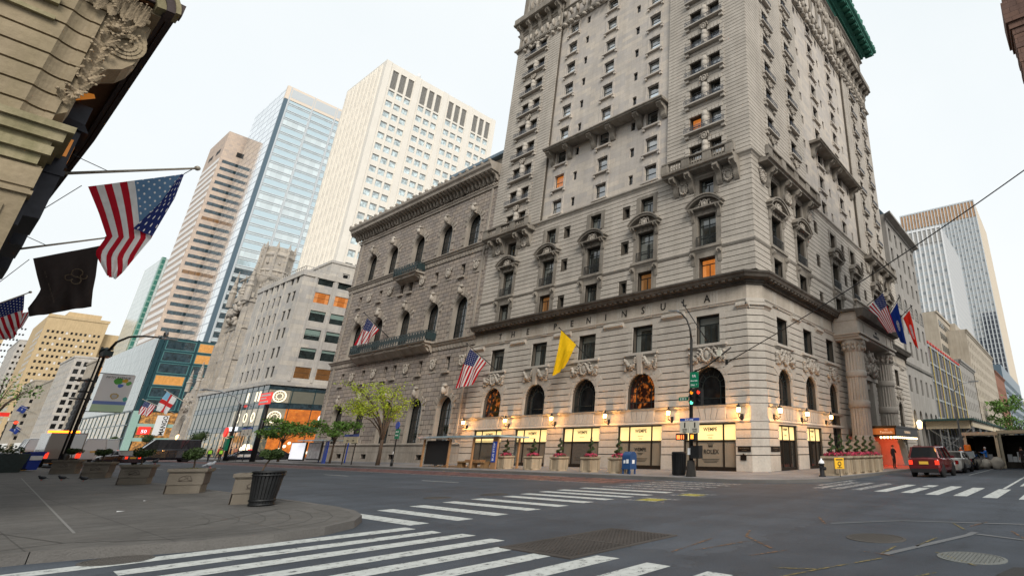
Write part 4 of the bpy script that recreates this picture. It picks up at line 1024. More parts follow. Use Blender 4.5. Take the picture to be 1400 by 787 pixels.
# wall lanterns: scrolled bracket, cage, lit glass
def lantern(F,s,z,name='wall_lantern',pw=290):
    mb=MB(F); mb.box(s-.09,s+.09,-.16,-.05,z-.62,z-.18); mb.tube([(s,-.1,z-.4),(s,-.35,z-.5),(s,-.58,z-.4),(s,-.58,z-.18)],.03,6); mb.tube([(s,-.1,z-.25),(s,-.3,z-.3),(s,-.4,z-.42)],.02,6)
    mb.lathe([(.05,z-.2),(.13,z-.16),(.15,z-.12)],(s,-.58,0),8); mb.lathe([(.21,z+.22),(.19,z+.28),(.08,z+.38),(.05,z+.4),(.07,z+.45),(.015,z+.55)],(s,-.58,0),8)
    for k in range(6):
        a=2*PI*k/6; mb.bar((s+.14*math.cos(a),-.58+.14*math.sin(a),z-.12),(s+.195*math.cos(a),-.58+.195*math.sin(a),z+.23),.018)
    f=mb.build(name,M['iron'],ho); g_=MB(F); g_.lathe([(.12,z-.11),(.17,z+.21)],(s,-.58,0),6); g_.build('lamp_glass',M['lamp'],f)
    pl=bpy.data.lights.new('lantern_light','POINT'); pl.energy=pw; pl.color=(1,.44,.10); pl.shadow_soft_size=.15
    lo=bpy.data.objects.new('lantern_light',pl); COL.objects.link(lo); lo.parent=f; lo.location=Vector(F(s,-.80,z-.05))-wloc(f)
for s in (51.6,44.7,38.1,31.5,24.9,18.75): lantern(FA,s,4.1)
for s,pw in ((34.9,270),(39.75,230),(44.9,130)): lantern(FB,s,4.1,pw=pw)
# ---- entrance portico on the side street
PX0,PX1,PD=48.9,61.6,-1.7
mb=MB(FB)
for s in (50.3,60.2):
    mb.box(s-1.25,s+1.25,-2.6,0,.15,2.0); mb.box(s-1.12,s+1.12,-2.5,0,2.0,2.25)
    prof=[(1.08,2.25),(1.08,2.4),(.98,2.5),(1.03,2.62),(.92,2.75)]
    mb.lathe(prof,(s,-1.45,0),20)
    nfl=20
    for za,zb in ((2.75,5.2),(5.85,8.0),(8.6,10.4)):
        A=[];B=[]
        for k in range(nfl*2):
            a=2*PI*k/(nfl*2); q=(.93 if k%2 else .84); A.append((s+q*math.cos(a),-1.45+q*math.sin(a),za)); B.append((s+q*.97*math.cos(a),-1.45+q*.97*math.sin(a),zb))
        mb.loft(A,B)
    mb.lathe([(.95,5.2),(1.0,5.25),(1.0,5.8),(.95,5.85)],(s,-1.45,0),20); mb.lathe([(.94,8.0),(.98,8.05),(.98,8.55),(.93,8.6)],(s,-1.45,0),20)
    mb.lathe([(.9,10.4),(.95,10.5),(.92,10.6),(1.0,11.0),(1.15,11.5)],(s,-1.45,0),20); mb.box(s-1.2,s+1.2,-2.65,0,11.5,11.75)
mb.box(PX0,PX1,-2.5,0,11.75,12.15); mb.box(PX0+.05,PX1-.05,-2.42,0,12.15,13.3)
for k in (PX0+.5,PX0+2.3,PX1-2.3,PX1-.5): mb.box(k-.3,k+.3,-2.5,-2.4,12.2,13.25)
mb.box(PX0-.15,PX1+.15,-2.75,0,11.95,12.15)
cornice(mb,PX0,PX1,[(0,13.3),(-2.5,13.3),(-2.55,13.45),(-3.1,13.6),(-3.25,13.9),(-3.3,14.1),(0,14.25)],0,0)
for k in (53.0,56.8): mb.box(k-.5,k+.5,-1.2,0,.15,8.2)      # door jamb piers
mb.box(52.3,57.6,-.9,0,7.4,8.2); mb.box(52.0,58,-1.3,0,8.2,8.6)
mb.build('portico',M['limestone'],ho)
mb=MB(FB); cornice(mb,PX0-.3,PX1+.3,[(-.3,14.12),(-3.32,14.12),(-3.4,14.3),(-.3,14.45)]); mb.ext([(-2.6,13.42),(-3.12,13.55),(-3.28,13.9),(-3.36,14.12),(-2.5,14.12)],PX0-.32,PX1+.32); mb.build('portico_cornice',M['cornice_dark'],ho)
orn=MB(FB)
for i in range(70):
    a=random.uniform(0,PI); r=random.uniform(.5,1.7); lump(orn,(54.9+1.3*r*math.cos(a),-1.3-random.random()*.35,8.8+r*math.sin(a)*1.3),(.26,.3,.28),i,0,.9)
orn.build('door_carving',M['carved'],ho)
for s in (50.3,60.2):
    orn=MB(FB)
    for k in range(26): a=2*PI*k/13; lump(orn,(s+1.02*math.cos(a),-1.45+1.02*math.sin(a),10.75+.45*(k//13)),(.16,.16,.24),k,0,.8)
    orn.build('column_capital',M['carved'],ho)
tx=MB(); text_faces(tx,'THE\nPENINSULA',FB,55.2,-2.44,12.85,.42,.03,1); tx.build('portico_letters',M['letter'],ho)
mb=MB(FB); mb.face([(52.3,.45,.15),(57,.45,.15),(57,.45,6.6),(52.3,.45,6.6)]); mb.build('doorway',M['bronze'],ho)
mb=MB(); mb.loft([(55.6,13.7,.15),(58.6,13.7,.15),(58.6,17,.15),(55.6,17,.15)],[(56.2,14.3,2.7),(58.4,14.3,2.7),(58.4,17,2.7),(56.2,17,2.7)]); mb.build('vestibule',M['limestone'],ho)
# balustrade urns over the portico
mb=MB(FB); mb.box(PX0,PX1,-2.7,-2.4,14.4,14.6); mb.box(PX0,PX1,-2.72,-2.38,15.2,15.35); balusters(mb,PX0+.3,PX1-.3,14.6,15.2,-2.55,.3); mb.build('portico_balustrade',M['limestone'],ho)
# entrance canopy with glazed lamps and a red interior
cx0,cx1,cy0,cy1=50.9,59.4,-4.3,-.3
mb=MB(FB); mb.box(cx0,cx1,cy0,cy1,2.75,3.45); mb.box(cx0-.1,cx1+.1,cy0-.1,cy1,3.45,3.6); mb.box(cx0-.06,cx1+.06,cy0-.06,cy1,2.68,2.76)
can=mb.build('entrance_canopy',M['bronze'],ho)
M['canopy_panel']=plain('canopy panel lit copper',(.25,.09,.03),.35,.3,emit=(.8,.2,.04),es=.35)
mb=MB(FB); mb.box(cx0-.03,cx0,cy0+.1,cy1-.05,2.85,3.38); mb.build('canopy_panel',M['canopy_panel'],can)
M['gilt']=plain('gilt letters',(.7,.5,.3),.4,emit=(1,.75,.5),es=.5)
tx=MB(); FX=plane_x(XA); 
text_faces(tx,'THE',lambda s,d,z:(cx0+d,YB+s,z),-3.45,-.05,3.2,.16,.01,-1); text_faces(tx,'Peninsula',lambda s,d,z:(cx0+d,YB+s,z),-3.45,-.05,2.95,.3,.01,-1); text_faces(tx,'THE PENINSULA',FB,55,cy0-.03,3.0,.32,.01,1); tx.build('canopy_lettering',M['gilt'],can)
mb=MB(FB)
for i in range(12): x=cx0+.3+i*(cx1-cx0-.6)/11; mb.ball((x,cy0+.1,2.6),.09,8,5)
for i in range(5): mb.ball((cx0+.08,cy0+.2+i*.3,2.6),.11,8,5)
build_each(mb,'canopy_lamp',M['lamp'],can)
rl_=bpy.data.lights.new('canopy_light','POINT'); rl_.energy=260; rl_.color=(1,.10,.03); rl_.shadow_soft_size=.3
lo=bpy.data.objects.new('canopy_light',rl_); COL.objects.link(lo); lo.parent=can; lo.location=Vector((53.8,YB-2.75,2.1))-wloc(can)
# ------------------------------------------------------------------ the clubhouse beside it
UY0,UY1=52.45,88.2
cl_=thing('clubhouse','rusticated stone clubhouse with tall arched windows and heavy bracketed cornice','club building',(XA,UY0,0))
UC=[56.6,62.7,69.4,76.5,82.7]
u1=[op(c,2.2,3.2,5.1,True) for c in UC]; u2=[op(c,13.6,3.1,5.3,True) for c in UC]; u3=[op(c,24.6,3.1,5.1,True) for c in UC]
SQ=[57.5,63.4,69.5,71.8,77.8,83.9]
q1=[op(c,10.0,.95,1.65) for c in SQ]; q2=[op(c,21.4,.95,1.6) for c in SQ]; q3=[op(c,33.0,.8,.55) for c in (57,60,63.1,66.7,70.2,73.8,77.4,80.4,83.5)]
vt=[op(c,.45,1.4,.55) for c in (60.0,66.0,72.8,79.5)]
mb=MB(FA); wall(mb,UY0,UY1,0,34.2,u1+u2+u3+q1+q2+q3+vt,.02,.7); mb.F=None; mb.face([(XA,UY1,0),(XA+40,UY1,0),(XA+40,UY1,34.2),(XA,UY1,34.2)]); mb.face([(XA,UY0,34),(XA+40,UY0,34),(XA+40,UY1,34),(XA,UY1,34)]); mb.face([(XA,UY0,20),(XA+40,UY0,20),(XA+40,UY0,34.2),(XA,UY0,34.2)])
mb.build('wall',M['club'],cl_)
mb=MB(FA)
mb.box(UY0,UY1,-.12,.02,.15,.42,0,'k'); courses(mb,UY0,UY1,.42,2.0,.8,vt,.02,.10,.03); cornice(mb,UY0,UY1,[(0,1.98),(-.16,1.98),(-.2,2.1),(-.16,2.2),(0,2.22)],0,1)
for z,e in ((12.5,.0),(24.0,.25)):
    cornice(mb,UY0,UY1,[(0,z),(-.08,z),(-.10,z+.55),(-.22,z+.6),(-.3,z+.8),(-.42,z+.9),(-.42,z+1.0),(0,z+1.08)],0,1)
    n=int((UY1-UY0)/.62)
    for i in range(n): x=UY0+.3+i*.62; mb.box(x-.14,x+.14,-.13,-.05,z+.12,z+.5,0,'k')
for us in (u1,u2,u3):
    for o in us:
        c=(o['a']+o['b'])/2; r=(o['b']-o['a'])/2; zs=o['z1']-r
        mb.ring(c,zs,r-.16,r+.02,-.02,.5,0,PI,16); 
        for k in (-1,1): mb.box(c+k*(r-.07)-.09,c+k*(r-.07)+.09,-.02,.5,o['z0'],zs)
        for i in range(9):
            a=PI*(i+.5)/9; ll=.75 if i%2 else .45; mb.bar((c+(r+.02)*math.cos(a),-.0,zs+(r+.02)*math.sin(a)),(c+(r+ll)*math.cos(a),-.0,zs+(r+ll)*math.sin(a)),.12,.42)
        mb.box(c-.26,c+.26,-.32,.02,o['z1']-.1,o['z1']+.85)
        for q in range(6):
            if q%2==0:
                for k in (-1,1): mb.box(c+k*(r+.3)-.28,c+k*(r+.3)+.28,-.03,.02,o['z0']+q*.5,o['z0']+q*.5+.46)
for o in q1+q2: mb.box(o['a']-.22,o['b']+.22,-.24,.02,o['z0']-.26,o['z0']); 
mb.box(53.0,54.6,-.06,.02,21.3,23.0)
mb.box(UY1-1.3,UY1-.9,-.12,.02,2.2,34); mb.box(UY0+.9,UY0+1.2,-.1,.02,2.2,34)
mb.build('string_course_and_arches',M['club_trim'],cl_)
for i,c in enumerate((54.4,60.3,66.4,74.7,80.7)):
    for z in (10.9,22.3):
        orn=MB(FA); cartouche(orn,c+(.0 if z<20 else .1),z,.62,-.03,i*3+int(z),0,.35); orn.box(c-.6,c+.6,-.05,.02,z-.95,z-.8); orn.build('carved_shield',M['carved'],cl_)
for us in (u1,u2,u3):
    for i,o in enumerate(us): orn=MB(FA); c=(o['a']+o['b'])/2; lump(orn,(c,-.42,o['z1']+.45),(.32,.3,.45),i,0,.7); lump(orn,(c,-.35,o['z1']+1.0),(.4,.22,.22),i+9,0,.7); orn.build('keystone_head',M['carved'],cl_)
orn=MB(FA)
for i in range(30): lump(orn,(UY0+.8+i*1.19,-.1,33.3),(.3,.12,.22),i,0,.8)
orn.build('frieze_carving',M['carved'],cl_)
mb=MB(FA)
cornice(mb,UY0,UY1,[(0,32.2),(-.14,32.2),(-.18,32.4),(0,32.5)],0,1)
cornice(mb,UY0,UY1,[(0,33.75),(-.2,33.75),(-.3,34.0),(-1.35,34.15),(-1.4,34.5),(-1.62,34.75),(-1.66,35.1),(-1.5,35.2),(0,35.35)],0,1)
n=46
for i in range(n): x=UY0+.4+i*(UY1-UY0+.9)/(n-1); console(mb,x,.34,-.02,33.1,34.16,1.2)
dentils(mb,UY0,UY1+.4,.4,.22,-.3,-.1,32.55,32.7); 
for i in range(24): x=UY0+.4+i*1.6; lump(mb,(x,-1.5,35.35),(.28,.22,.24),i,0,.3)
mb.build('cornice',M['club_trim'],cl_)
mb=MB(FA); mb.box(54.5,72,5,30,34.5,41.5); ph=mb.build('penthouse',M['club_trim'],cl_)
mb=MB(FA); mb.box(53.9,72.8,4.2,31,41.5,42.0); mb.build('roof_edge',M['bluegrey'],ph)
for us,p in ((u1,M['glassd']),(u2,M['glassd']),(u3,M['glassd'])):
    for o in us: window(FA,cl_,(o['a']+o['b'])/2,o['z0'],o['b']-o['a'],o['z1']-o['z0'],.55,'bars',p,M['frame'],True)
for o in q1+q2: window(FA,cl_,(o['a']+o['b'])/2,o['z0'],.95,o['z1']-o['z0'],.45,'sash',M['glass'])
for o in q3: window(FA,cl_,(o['a']+o['b'])/2,o['z0'],.8,.55,.45,'none',M['glassd'],name='attic_window')
for o in vt:
    mb=MB(FA); mb.box(o['a'],o['b'],.3,.35,o['z0'],o['z1']); mb.build('basement_grille',M['iron'],cl_)
def iron_balc(a,b,z0,z1,pr,under):
    f=MB(FA); f.ext([(0,z0-.25),(-pr*.9,z0-.22),(-pr,z0-.1),(-pr-.05,z0),(0,z0)],a,b); f.ext([(0,under),(-pr*.35,under+.1),(-pr*.8,z0-.5),(-pr*.85,z0-.25),(0,z0-.25)],a+.5,b-.5)
    n=max(3,int((b-a)/3.2))
    for i in range(n+1): console(f,a+.5+(b-a-1)*i/n,.5,0,under-.1,z0-.2,pr*.85)
    s=f.build('balcony',M['club_trim'],cl_)
    r=MB(FA); dd=-pr+.05
    r.box(a,b,dd,dd+.05,z1-.08,z1); r.box(a,b,dd,dd+.05,z0+.04,z0+.1); r.box(a,b,dd,dd+.04,z0+.3,z0+.34)
    n=int((b-a)/.62)
    for i in range(n+1):
        x=a+(b-a)*i/n; r.box(x-.03,x+.03,dd-.01,dd+.05,z0,z1)
        if i<n:
            xm=x+(b-a)/n/2; r.ring(xm,(z0+z1)/2+.1,.16,.22,dd,dd+.03,0,2*PI,8)
            for k in (-1,1): r.bar((x+.04,dd+.02,z0+.36 if k>0 else z1-.1),(x+(b-a)/n-.04,dd+.02,z1-.1 if k>0 else z0+.36),.05)
    for e in (a,b): 
        for k in range(3): r.box(e-.03,e+.03,dd+k*pr/3,dd+k*pr/3+.05,z0,z1)
        r.box(e-.03,e+.03,dd,0,z1-.08,z1); r.box(e-.025,e+.025,dd,0,z0+.2,z1-.2)
    r.build('balcony_railing',M['irongreen'],s)
iron_balc(60.9,80.2,13.7,14.95,1.35,12.5); iron_balc(66.4,72.4,23.6,24.85,1.25,22.7)
# ------------------------------------------------------------------ grey corner block with glass shop
def slab_building(name,label,cat,x0,x1,y0,y1,z0,z1,mat,opsN,opsE,rev=.25,roof=None):
    t=thing(name,label,cat,(x0,y0,0)); mb=MB(plane_y(y0)); wall(mb,x0,x1,z0,z1,opsN,0,rev); mb.F=plane_x(x0); wall(mb,y0,y1,z0,z1,opsE,0,rev); mb.F=None
    mb.face([(x1,y0,z0),(x1,y1,z0),(x1,y1,z1),(x1,y0,z1)]); mb.face([(x0,y1,z0),(x1,y1,z0),(x1,y1,z1),(x0,y1,z1)]); mb.face([(x0,y0,z1),(x1,y0,z1),(x1,y1,z1),(x0,y1,z1)])
    mb.build('wall',mat,t); return t
GY=109.5
nz=[13.2+3.4*k for k in range(6)]
gn=[op(36.9+3.35*i,z,2.5,1.95) for z in nz for i in range(7)]
ge=[op(c,z,1.35,1.9) for z in nz for c in (111.9,114.3)]+[op(c,z,1.0,2.0) for z in nz for c in (118.6,121.4,124.2,127.0)]
gb=slab_building('corner_office_block','grey limestone office block on the corner over the glass-fronted shop','office block',33.2,62,GY,132,12.4,32.0,M['grey_lime'],gn,ge,.3)
mb=MB(plane_y(GY))
for i in range(8): mb.box(35.0+3.35*i,35.4+3.35*i,-.14,0,12.6,31.4,0,'k')
mb.F=plane_x(33.2)
for c in (117.2,120.0,122.8,125.6,128.4): mb.box(c-.18,c+.18,-.14,0,12.6,31.4,0,'k')
mb.F=None; mb.box(33.0,62,GY-.2,GY,31.4,32.4); mb.box(33.0,33.2,GY,132,31.4,32.4)
for i in range(28): mb.box(33.3+i,33.42+i,GY-.02,GY+.1,32.4,33.2)
for i in range(22): mb.box(33.2,33.3,GY+i,GY+.12+i,32.4,33.2)
mb.box(33.2,62,GY-.03,GY+.03,33.1,33.2); mb.box(33.16,33.22,GY,131,33.1,33.2)
mb.build('pilasters',M['grey_lime'],gb)
M['glassblind']=pane_mat('office glass with pale blinds',(.02,.03,.03),(.30,.42,.38),0,.08,blind=.8)
sp=[]
for k,z in enumerate(nz):
    for i in range(7): sp.append((36.9+3.35*i,z,2.5,1.95,1 if k==4 and i<3 else (2 if k==0 and i in(0,1) else 0)))
simple_windows(plane_y(GY),gb,sp,.2,M['frame'],[M['glassblind'],M['glasso'],M['glassw']],60)
simple_windows(plane_x(33.2),gb,[((o['a']+o['b'])/2,o['z0'],o['b']-o['a'],o['z1']-o['z0'],0) for o in ge],.2,M['frame'],[M['glassd']],36)
mb=MB(); mb.box(40,60,118,130,32,37.5); mb.box(39.8,60.2,117.8,130.2,37.5,38); pp_=mb.build('penthouse',M['grey_lime'],gb)
for i in range(5): window(plane_y(118),pp_,43+3.2*i,33.6,1.3,2.2,-.05,'sash',M['glassd'],name='window')
# the shop: three storeys of glass wrapping the corner
def shop_glow(name,cols,scale,st):
    m,nt,b,N,L=newmat(name); v=wallvec(N,L,pos(N)); t=N.new('ShaderNodeTexBrick'); L.new(v,t.inputs['Vector'])
    for k,x in (('Scale',1),('Brick Width',scale),('Row Height',scale*.7),('Mortar Size',.02)): t.inputs[k].default_value=x
    n=noi(N,L,v,1.1,4,.7)
    c=ramp(N,L,n,cols); L.new(mixc(N,L,'MULTIPLY',.35,c,t.outputs['Color']),b.inputs['Emission Color']); setp(b,(.05,.04,.03),.08,es=st,spec=.6); return m
M['shop_in']=shop_glow('shop interior',[(.3,(.03,.028,.024)),(.45,(.32,.16,.05)),(.58,(1,.42,.08)),(.72,(1,.75,.4))],1.3,.75)
M['shop_dim']=shop_glow('shop interior dim',[(.33,(.03,.05,.05)),(.5,(.16,.17,.13)),(.66,(.8,.5,.18)),(.78,(1,.8,.5))],1.6,.75)
M['shop_orange']=shop_glow('orange shop wall',[(.3,(.55,.12,.012)),(.6,(1,.25,.02)),(.75,(1,.5,.1))],2.2,.9)
M['shop_cream']=shop_glow('cream display wall',[(.3,(.50,.42,.3)),(.7,(.75,.66,.48))],3,.6)
sh=thing('glass_shop','glass-fronted corner shop with orange lit interior below the grey block','shop',(33.2,GY,0))
SX,SY=32.6,GY-.6
mb=MB(); mb.box(SX-.3,60,SY-.3,147.5,11.75,12.35); mb.box(SX-.1,SX+.35,147.0,147.6,.15,11.75); mb.box(SX+.6,60,SY+.6,147.4,.15,.3)
mb.build('parapet',M['grey_lime'],sh)
lv=[(.3,4.3),(5.2,8.0),(8.9,11.0)]
mu=MB()
for F,a,b,st in ((plane_y(SY),SX,60,3.1),(plane_x(SX),SY,147.2,2.55)):
    mu.F=F; n=int((b-a)/st)
    for i in range(n+1): x=a+(b-a)*i/n; mu.box(x-.05,x+.05,-.06,.06,.15,11.75)
    for z in (4.3,5.2,8.0,8.9,11.0): mu.box(a,b,-.04,.04,z-.04,z+.04)
mu.build('mullions',M['tealdark'],sh)
tb=MB()
for F,a,b in ((plane_y(SY),SX,60),(plane_x(SX),SY,147.2)):
    tb.F=F
    for z0,z1 in ((4.3,5.2),(8.0,8.9),(11.0,11.75)): tb.face([(a,.0,z0),(b,.0,z0),(b,.0,z1),(a,.0,z1)],0,UVQ)
tb.build('spandrel_glass',M['glassteal'],sh)
gl=MB(); F=plane_y(SY); gl.F=F
def gq(a,b,z0,z1,m): gl.face([(a,.01,z0),(b,.01,z0),(b,.01,z1),(a,.01,z1)],m,UVQ)
gq(SX,SX+1.6,.3,4.3,1); gq(SX+1.6,60,.3,4.3,2); gq(SX,SX+3.1,5.2,8,3); gq(SX+3.1,60,5.2,8,2); gq(SX,SX+3.1,8.9,11,3); gq(SX+3.1,60,8.9,11,4)
gl.F=plane_x(SX); gq(SY,SY+5,.3,4.3,1); gq(SY+5,SY+17,.3,4.3,0); gq(SY+17,147.2,.3,4.3,1); gq(SY,SY+4.5,5.2,8,3); gq(SY+4.5,SY+14,5.2,8,3); gq(SY+14,147.2,5.2,8,4); gq(SY,147.2,8.9,11,4)
M['greyblind']=rough_paint('grey roller blind behind glass',(.17,.17,.14),.1,0,.08,.5,.6)
gl.build('shop_glass',[M['shop_in'],M['shop_dim'],M['shop_orange'],M['shop_cream'],M['greyblind']],sh)
M['ringlight']=plain('lit display ring',(.9,.8,.6),.4,emit=(1,.88,.6),es=1.3)
mb=MB(plane_y(SY))
for z in (6.6,9.95):
    mb.ring(SX+1.7,z,.82,.97,-.05,-.02,0,2*PI,20); mb.ring(SX+1.7,z,.42,.5,-.05,-.02,0,2*PI,16)
    for k in range(12): a=2*PI*k/12; mb.box(SX+1.7+.66*math.cos(a)-.03,SX+1.7+.66*math.cos(a)+.03,-.05,-.02,z+.66*math.sin(a)-.06,z+.66*math.sin(a)+.06)
mb.F=plane_x(SX)
for y in (SY+4,SY+7.5,SY+11): mb.ring(y,6.6,.6,.8,-.05,-.02,0,2*PI,16)
for y in (SY+3.5,SY+5,SY+9): mb.box(y-.3,y+.3,-.05,-.02,9.2,10.8)
for i in range(8): mb.ball((SY+1+i*.5,-.1,1.2+.4*(i%3)),.35,8,5)
mb.F=plane_y(SY)
for i in range(9): mb.ball((SX+3+i*.6,-.05,1.0+.5*(i%4)),.26,7,5)
build_each(mb,'display_light',M['ringlight'],sh)
mb=MB(plane_x(SX)); mb.box(SY+5.2,SY+16,-.5,-.1,4.45,5.15); fb=mb.build('sign_band',M['tealdark'],sh)
M['wlet']=plain('white lit letters',(.8,.85,.9),.4,emit=(.85,.9,1),es=.9)
tx=MB(); text_faces(tx,'SWAROVSKI',plane_x(SX),SY+10.4,-.53,4.5,.95,.05,-1,bold=.02); tx.build('sign_letters',M['wlet'],fb)
mb=MB(plane_y(SY)); mb.ring(SX+8.9,6.6,.0,.75,-.05,-.02,0,2*PI,18); mb.build('display_disc',M['wlet'],sh)
# ------------------------------------------------------------------ gothic church
chh=thing('church','gothic limestone church with an octagonal turret, pinnacles and a deep arched portal','church',(34,148,0))
mb=MB(); mb.box(35,62,158,167,.15,13); mb.box(36,48,147.8,158.5,.15,34)
mb.loft([(35,158.6,13),(35,167,13),(35,162.8,17)],[(62,158.6,13),(62,167,13),(62,162.8,17)])
mb.build('wall',M['gothic'],chh)
mb=MB()
def butt(x,y,h,w=1.3,d=1.6,steps=4):
    for k in range(steps):
        f=1-.16*k; mb.box(x-d*f,x,y-w/2*f,y+w/2*f,.15 if k==0 else h*k/steps,h*(k+1)/steps-.0)
        mb.loft([(x-d*f,y-w/2*f,h*(k+1)/steps),(x,y-w/2*f,h*(k+1)/steps),(x,y+w/2*f,h*(k+1)/steps),(x-d*f,y+w/2*f,h*(k+1)/steps)],[(x-d*f*.7,y-w/2*f*.7,h*(k+1)/steps+.8),(x,y-w/2*f*.7,h*(k+1)/steps+.8),(x,y+w/2*f*.7,h*(k+1)/steps+.8),(x-d*f*.7,y+w/2*f*.7,h*(k+1)/steps+.8)])
def pinn(x,y,z,h,r=.45):
    mb.lathe([(r,z),(r,z+h*.35),(r*1.35,z+h*.4),(r*.9,z+h*.45),(.05,z+h)],(x,y,0),8,smooth=False)
    for q in (.5,.65,.8): mb.lathe([(r*1.3*(1-q),z+h*q),(r*1.9*(1-q)+.08,z+h*q+.12),(r*(1-q),z+h*q+.25)],(x,y,0),6,smooth=False)
for y,h in ((147.9,31),(158.4,32),(153,20)): butt(36,y,h)
for y,h in ((159.2,14),(166.4,13)): butt(35,y,h,1.0,1.1)
for y in (149.5,151.5,155,157): butt(36,y,26,.5,.5,2)
for x,y in ((35.2,147.4),(35.2,158.6),(48,147.6)): pinn(x,y,33,9,.6)
for y in (159.2,166.4): pinn(34.4,y,14,5)
pinn(35,162.8,16.6,4,.4)
for i in range(13): y=148.4+i*.85; mb.box(35.7,36,y-.25,y+.25,34,35.2)
for i in range(14): x=36.2+i*.85; mb.box(x-.25,x+.25,147.5,147.8,34,35.2)
for x,y,h in ((36.2,156.5,7),(37.5,157.8,9),(36.1,154.8,5),(44,148,6),(46,148,8)): pinn(x,y,34,h,.55)
mb.box(36.4,38.6,154.6,157.4,34,38.5)
mb.lathe([(3.6,26),(3.7,33),(3.3,34.2),(3.2,41),(3.5,41.3),(3.2,41.7),(3.1,44.8),(3.4,45.3),(3.0,46.2),(3.0,47.4)],(39.8,151.4,0),8,smooth=False,rz=PI/8)
for k in range(8):
    a=PI/8+2*PI*k/8; x,y=39.6+3.1*math.cos(a),151.4+3.1*math.sin(a); mb.lathe([(.32,34),(.32,46.6),(.42,46.8),(.05,48.6)],(x,y,0),6,smooth=False)
    for z in (37,40,43): 
        a2=2*PI*k/8; mb.lathe([(.18,z),(.3,z+.2),(.05,z+1.6)],(39.6+2.95*math.cos(a2),151.4+2.95*math.sin(a2),0),5,smooth=False)
for z in (12.5,20,27,33,39.5): mb.box(35.75,36,147.6,158.5,z,z+.35); mb.box(36,48,147.55,147.8,z,z+.35)
for z in (9.6,12.6): mb.box(34.75,35,158,167,z,z+.35)
for i in range(26): lump(mb,(35.4+random.uniform(-.4,.3),150+random.random()*7,28+random.random()*5),(.5,.35,.7),i,0,.9)
for i in range(24): lump(mb,(34.7+random.uniform(-.3,.2),159+random.random()*7.5,9.8+random.random()*2.6),(.22,.25,.5),i,0,.9)
mb.F=plane_x(35)
for r in (3.1,2.7,2.3,1.9): mb.ring(162.8,5.6,r,r+.3,-.5+.16*(3.1-r)*2,.2,0,PI,18); [mb.box(162.8+k*(r+.15)-.15,162.8+k*(r+.15)+.15,-.5+.16*(3.1-r)*2,.2,.15,5.6) for k in (-1,1)]
mb.build('buttresses_and_tracery',M['gothic'],chh)
mb=MB(plane_x(35)); n=14; mb.face([(160.9,-.02,.15),(164.7,-.02,.15)]+[(162.8+1.9*math.cos(PI*i/n),-.02,5.6+1.9*math.sin(PI*i/n)) for i in range(n+1)]); mb.build('portal_door',M['bronze'],chh)
for y,z,h in ((151,14,4),(155,14,4),(151,22,3.5),(155,22,3.5),(153,28.5,3.2)):
    mb=MB(plane_x(36)); mb.face([(y-.35,-.03,z),(y+.35,-.03,z),(y+.35,-.03,z+h-.5),(y,-.03,z+h),(y-.35,-.03,z+h-.5)],0,[(.5,.5)]*5); mb.build('lancet_window',M['glassd'],chh)
M['lampsoft']=plain('soft lamp',(1,.7,.4),.4,emit=(1,.55,.2),es=3)
mb=MB(); mb.lathe([(.25,3.3),(.35,4.2),(.1,4.5)],(34.0,159.9,0),8); mb.tube([(35,159.9,4.4),(34.0,159.9,4.5)],.05,6); mb.build('door_lantern',M['lampsoft'],chh)
# ------------------------------------------------------------------ teal glass block further along
te=thing('glass_office_block','low teal glass office block with a lit shop at its base','office block',(33.2,205,0))
mb=MB(); mb.box(33.4,60,205.2,277,.15,31.2); mb.build('core',M['tealdark'],te)
fr=MB(plane_y(205))
for x in (33.2,34.3,41.2,48.1,55): fr.box(x,x+.5 if x>33.3 else x+1.0,-.15,.15,11.2,31.4)
for k in range(7): z=11.4+k*3.25; fr.box(33.2,56,-.12,.15,z-.2,z+.2)
fr.build('frame_grid',M['tealdark'],te)
for k in range(6):
    for i,(a,b) in enumerate(((34.8,41.2),(41.7,48.1),(48.6,55))):
        z=11.6+k*3.25; mb=MB(plane_y(205)); 
        for c in ((a,a+.22),(b-.22,b)): mb.box(*c,-.1,.1,z,z+2.85)
        mb.box(a+.22,b-.22,-.1,.1,z,z+.22); mb.box(a+.22,b-.22,-.1,.1,z+2.63,z+2.85)
        f=mb.build('window',M['teal'],te); p=MB(plane_y(205)); p.face([(a+.2,0,z+.2),(b-.2,0,z+.2),(b-.2,0,z+2.65),(a+.2,0,z+2.65)],0,UVQ)
        p.build('pane',M['glasswarm'] if (k==2 and i==0) or (i==1 and k in(4,5)) else M['glassteal'],f)
M['mirror']=None
def mirror_glass(name,base,rough,metal,grid,line,wob=.02):
    """reflecting curtain wall; each sheet of glass is a touch out of true"""
    m,nt,b,N,L=newmat(name); v=wallvec(N,L,pos(N)); t=N.new('ShaderNodeTexBrick'); t.offset=0; L.new(v,t.inputs['Vector'])
    for k,x in (('Scale',1),('Brick Width',grid[0]),('Row Height',grid[1]),('Mortar Size',grid[2]),('Mortar Smooth',0)): t.inputs[k].default_value=x
    t.inputs['Color1'].default_value=(*[x*.9 for x in base],1); t.inputs['Color2'].default_value=(*[min(1,x*1.08) for x in base],1); t.inputs['Mortar'].default_value=(*line,1)
    L.new(t.outputs['Color'],b.inputs['Base Color']); setp(b,rough=rough,metal=metal,spec=.8)
    n=noi(N,L,vmul(N,L,v,(.35,.35,.35)),1,3); bp=N.new('ShaderNodeBump'); bp.inputs['Strength'].default_value=wob*5; bp.inputs['Distance'].default_value=.4; L.new(n,bp.inputs['Height']); L.new(bp.outputs[0],b.inputs['Normal']); return m
M['mirror_white']=mirror_glass('silver mirror curtain wall',(.84,.87,.88),.06,.9,(7.6,3.85,.34),(.40,.44,.48))
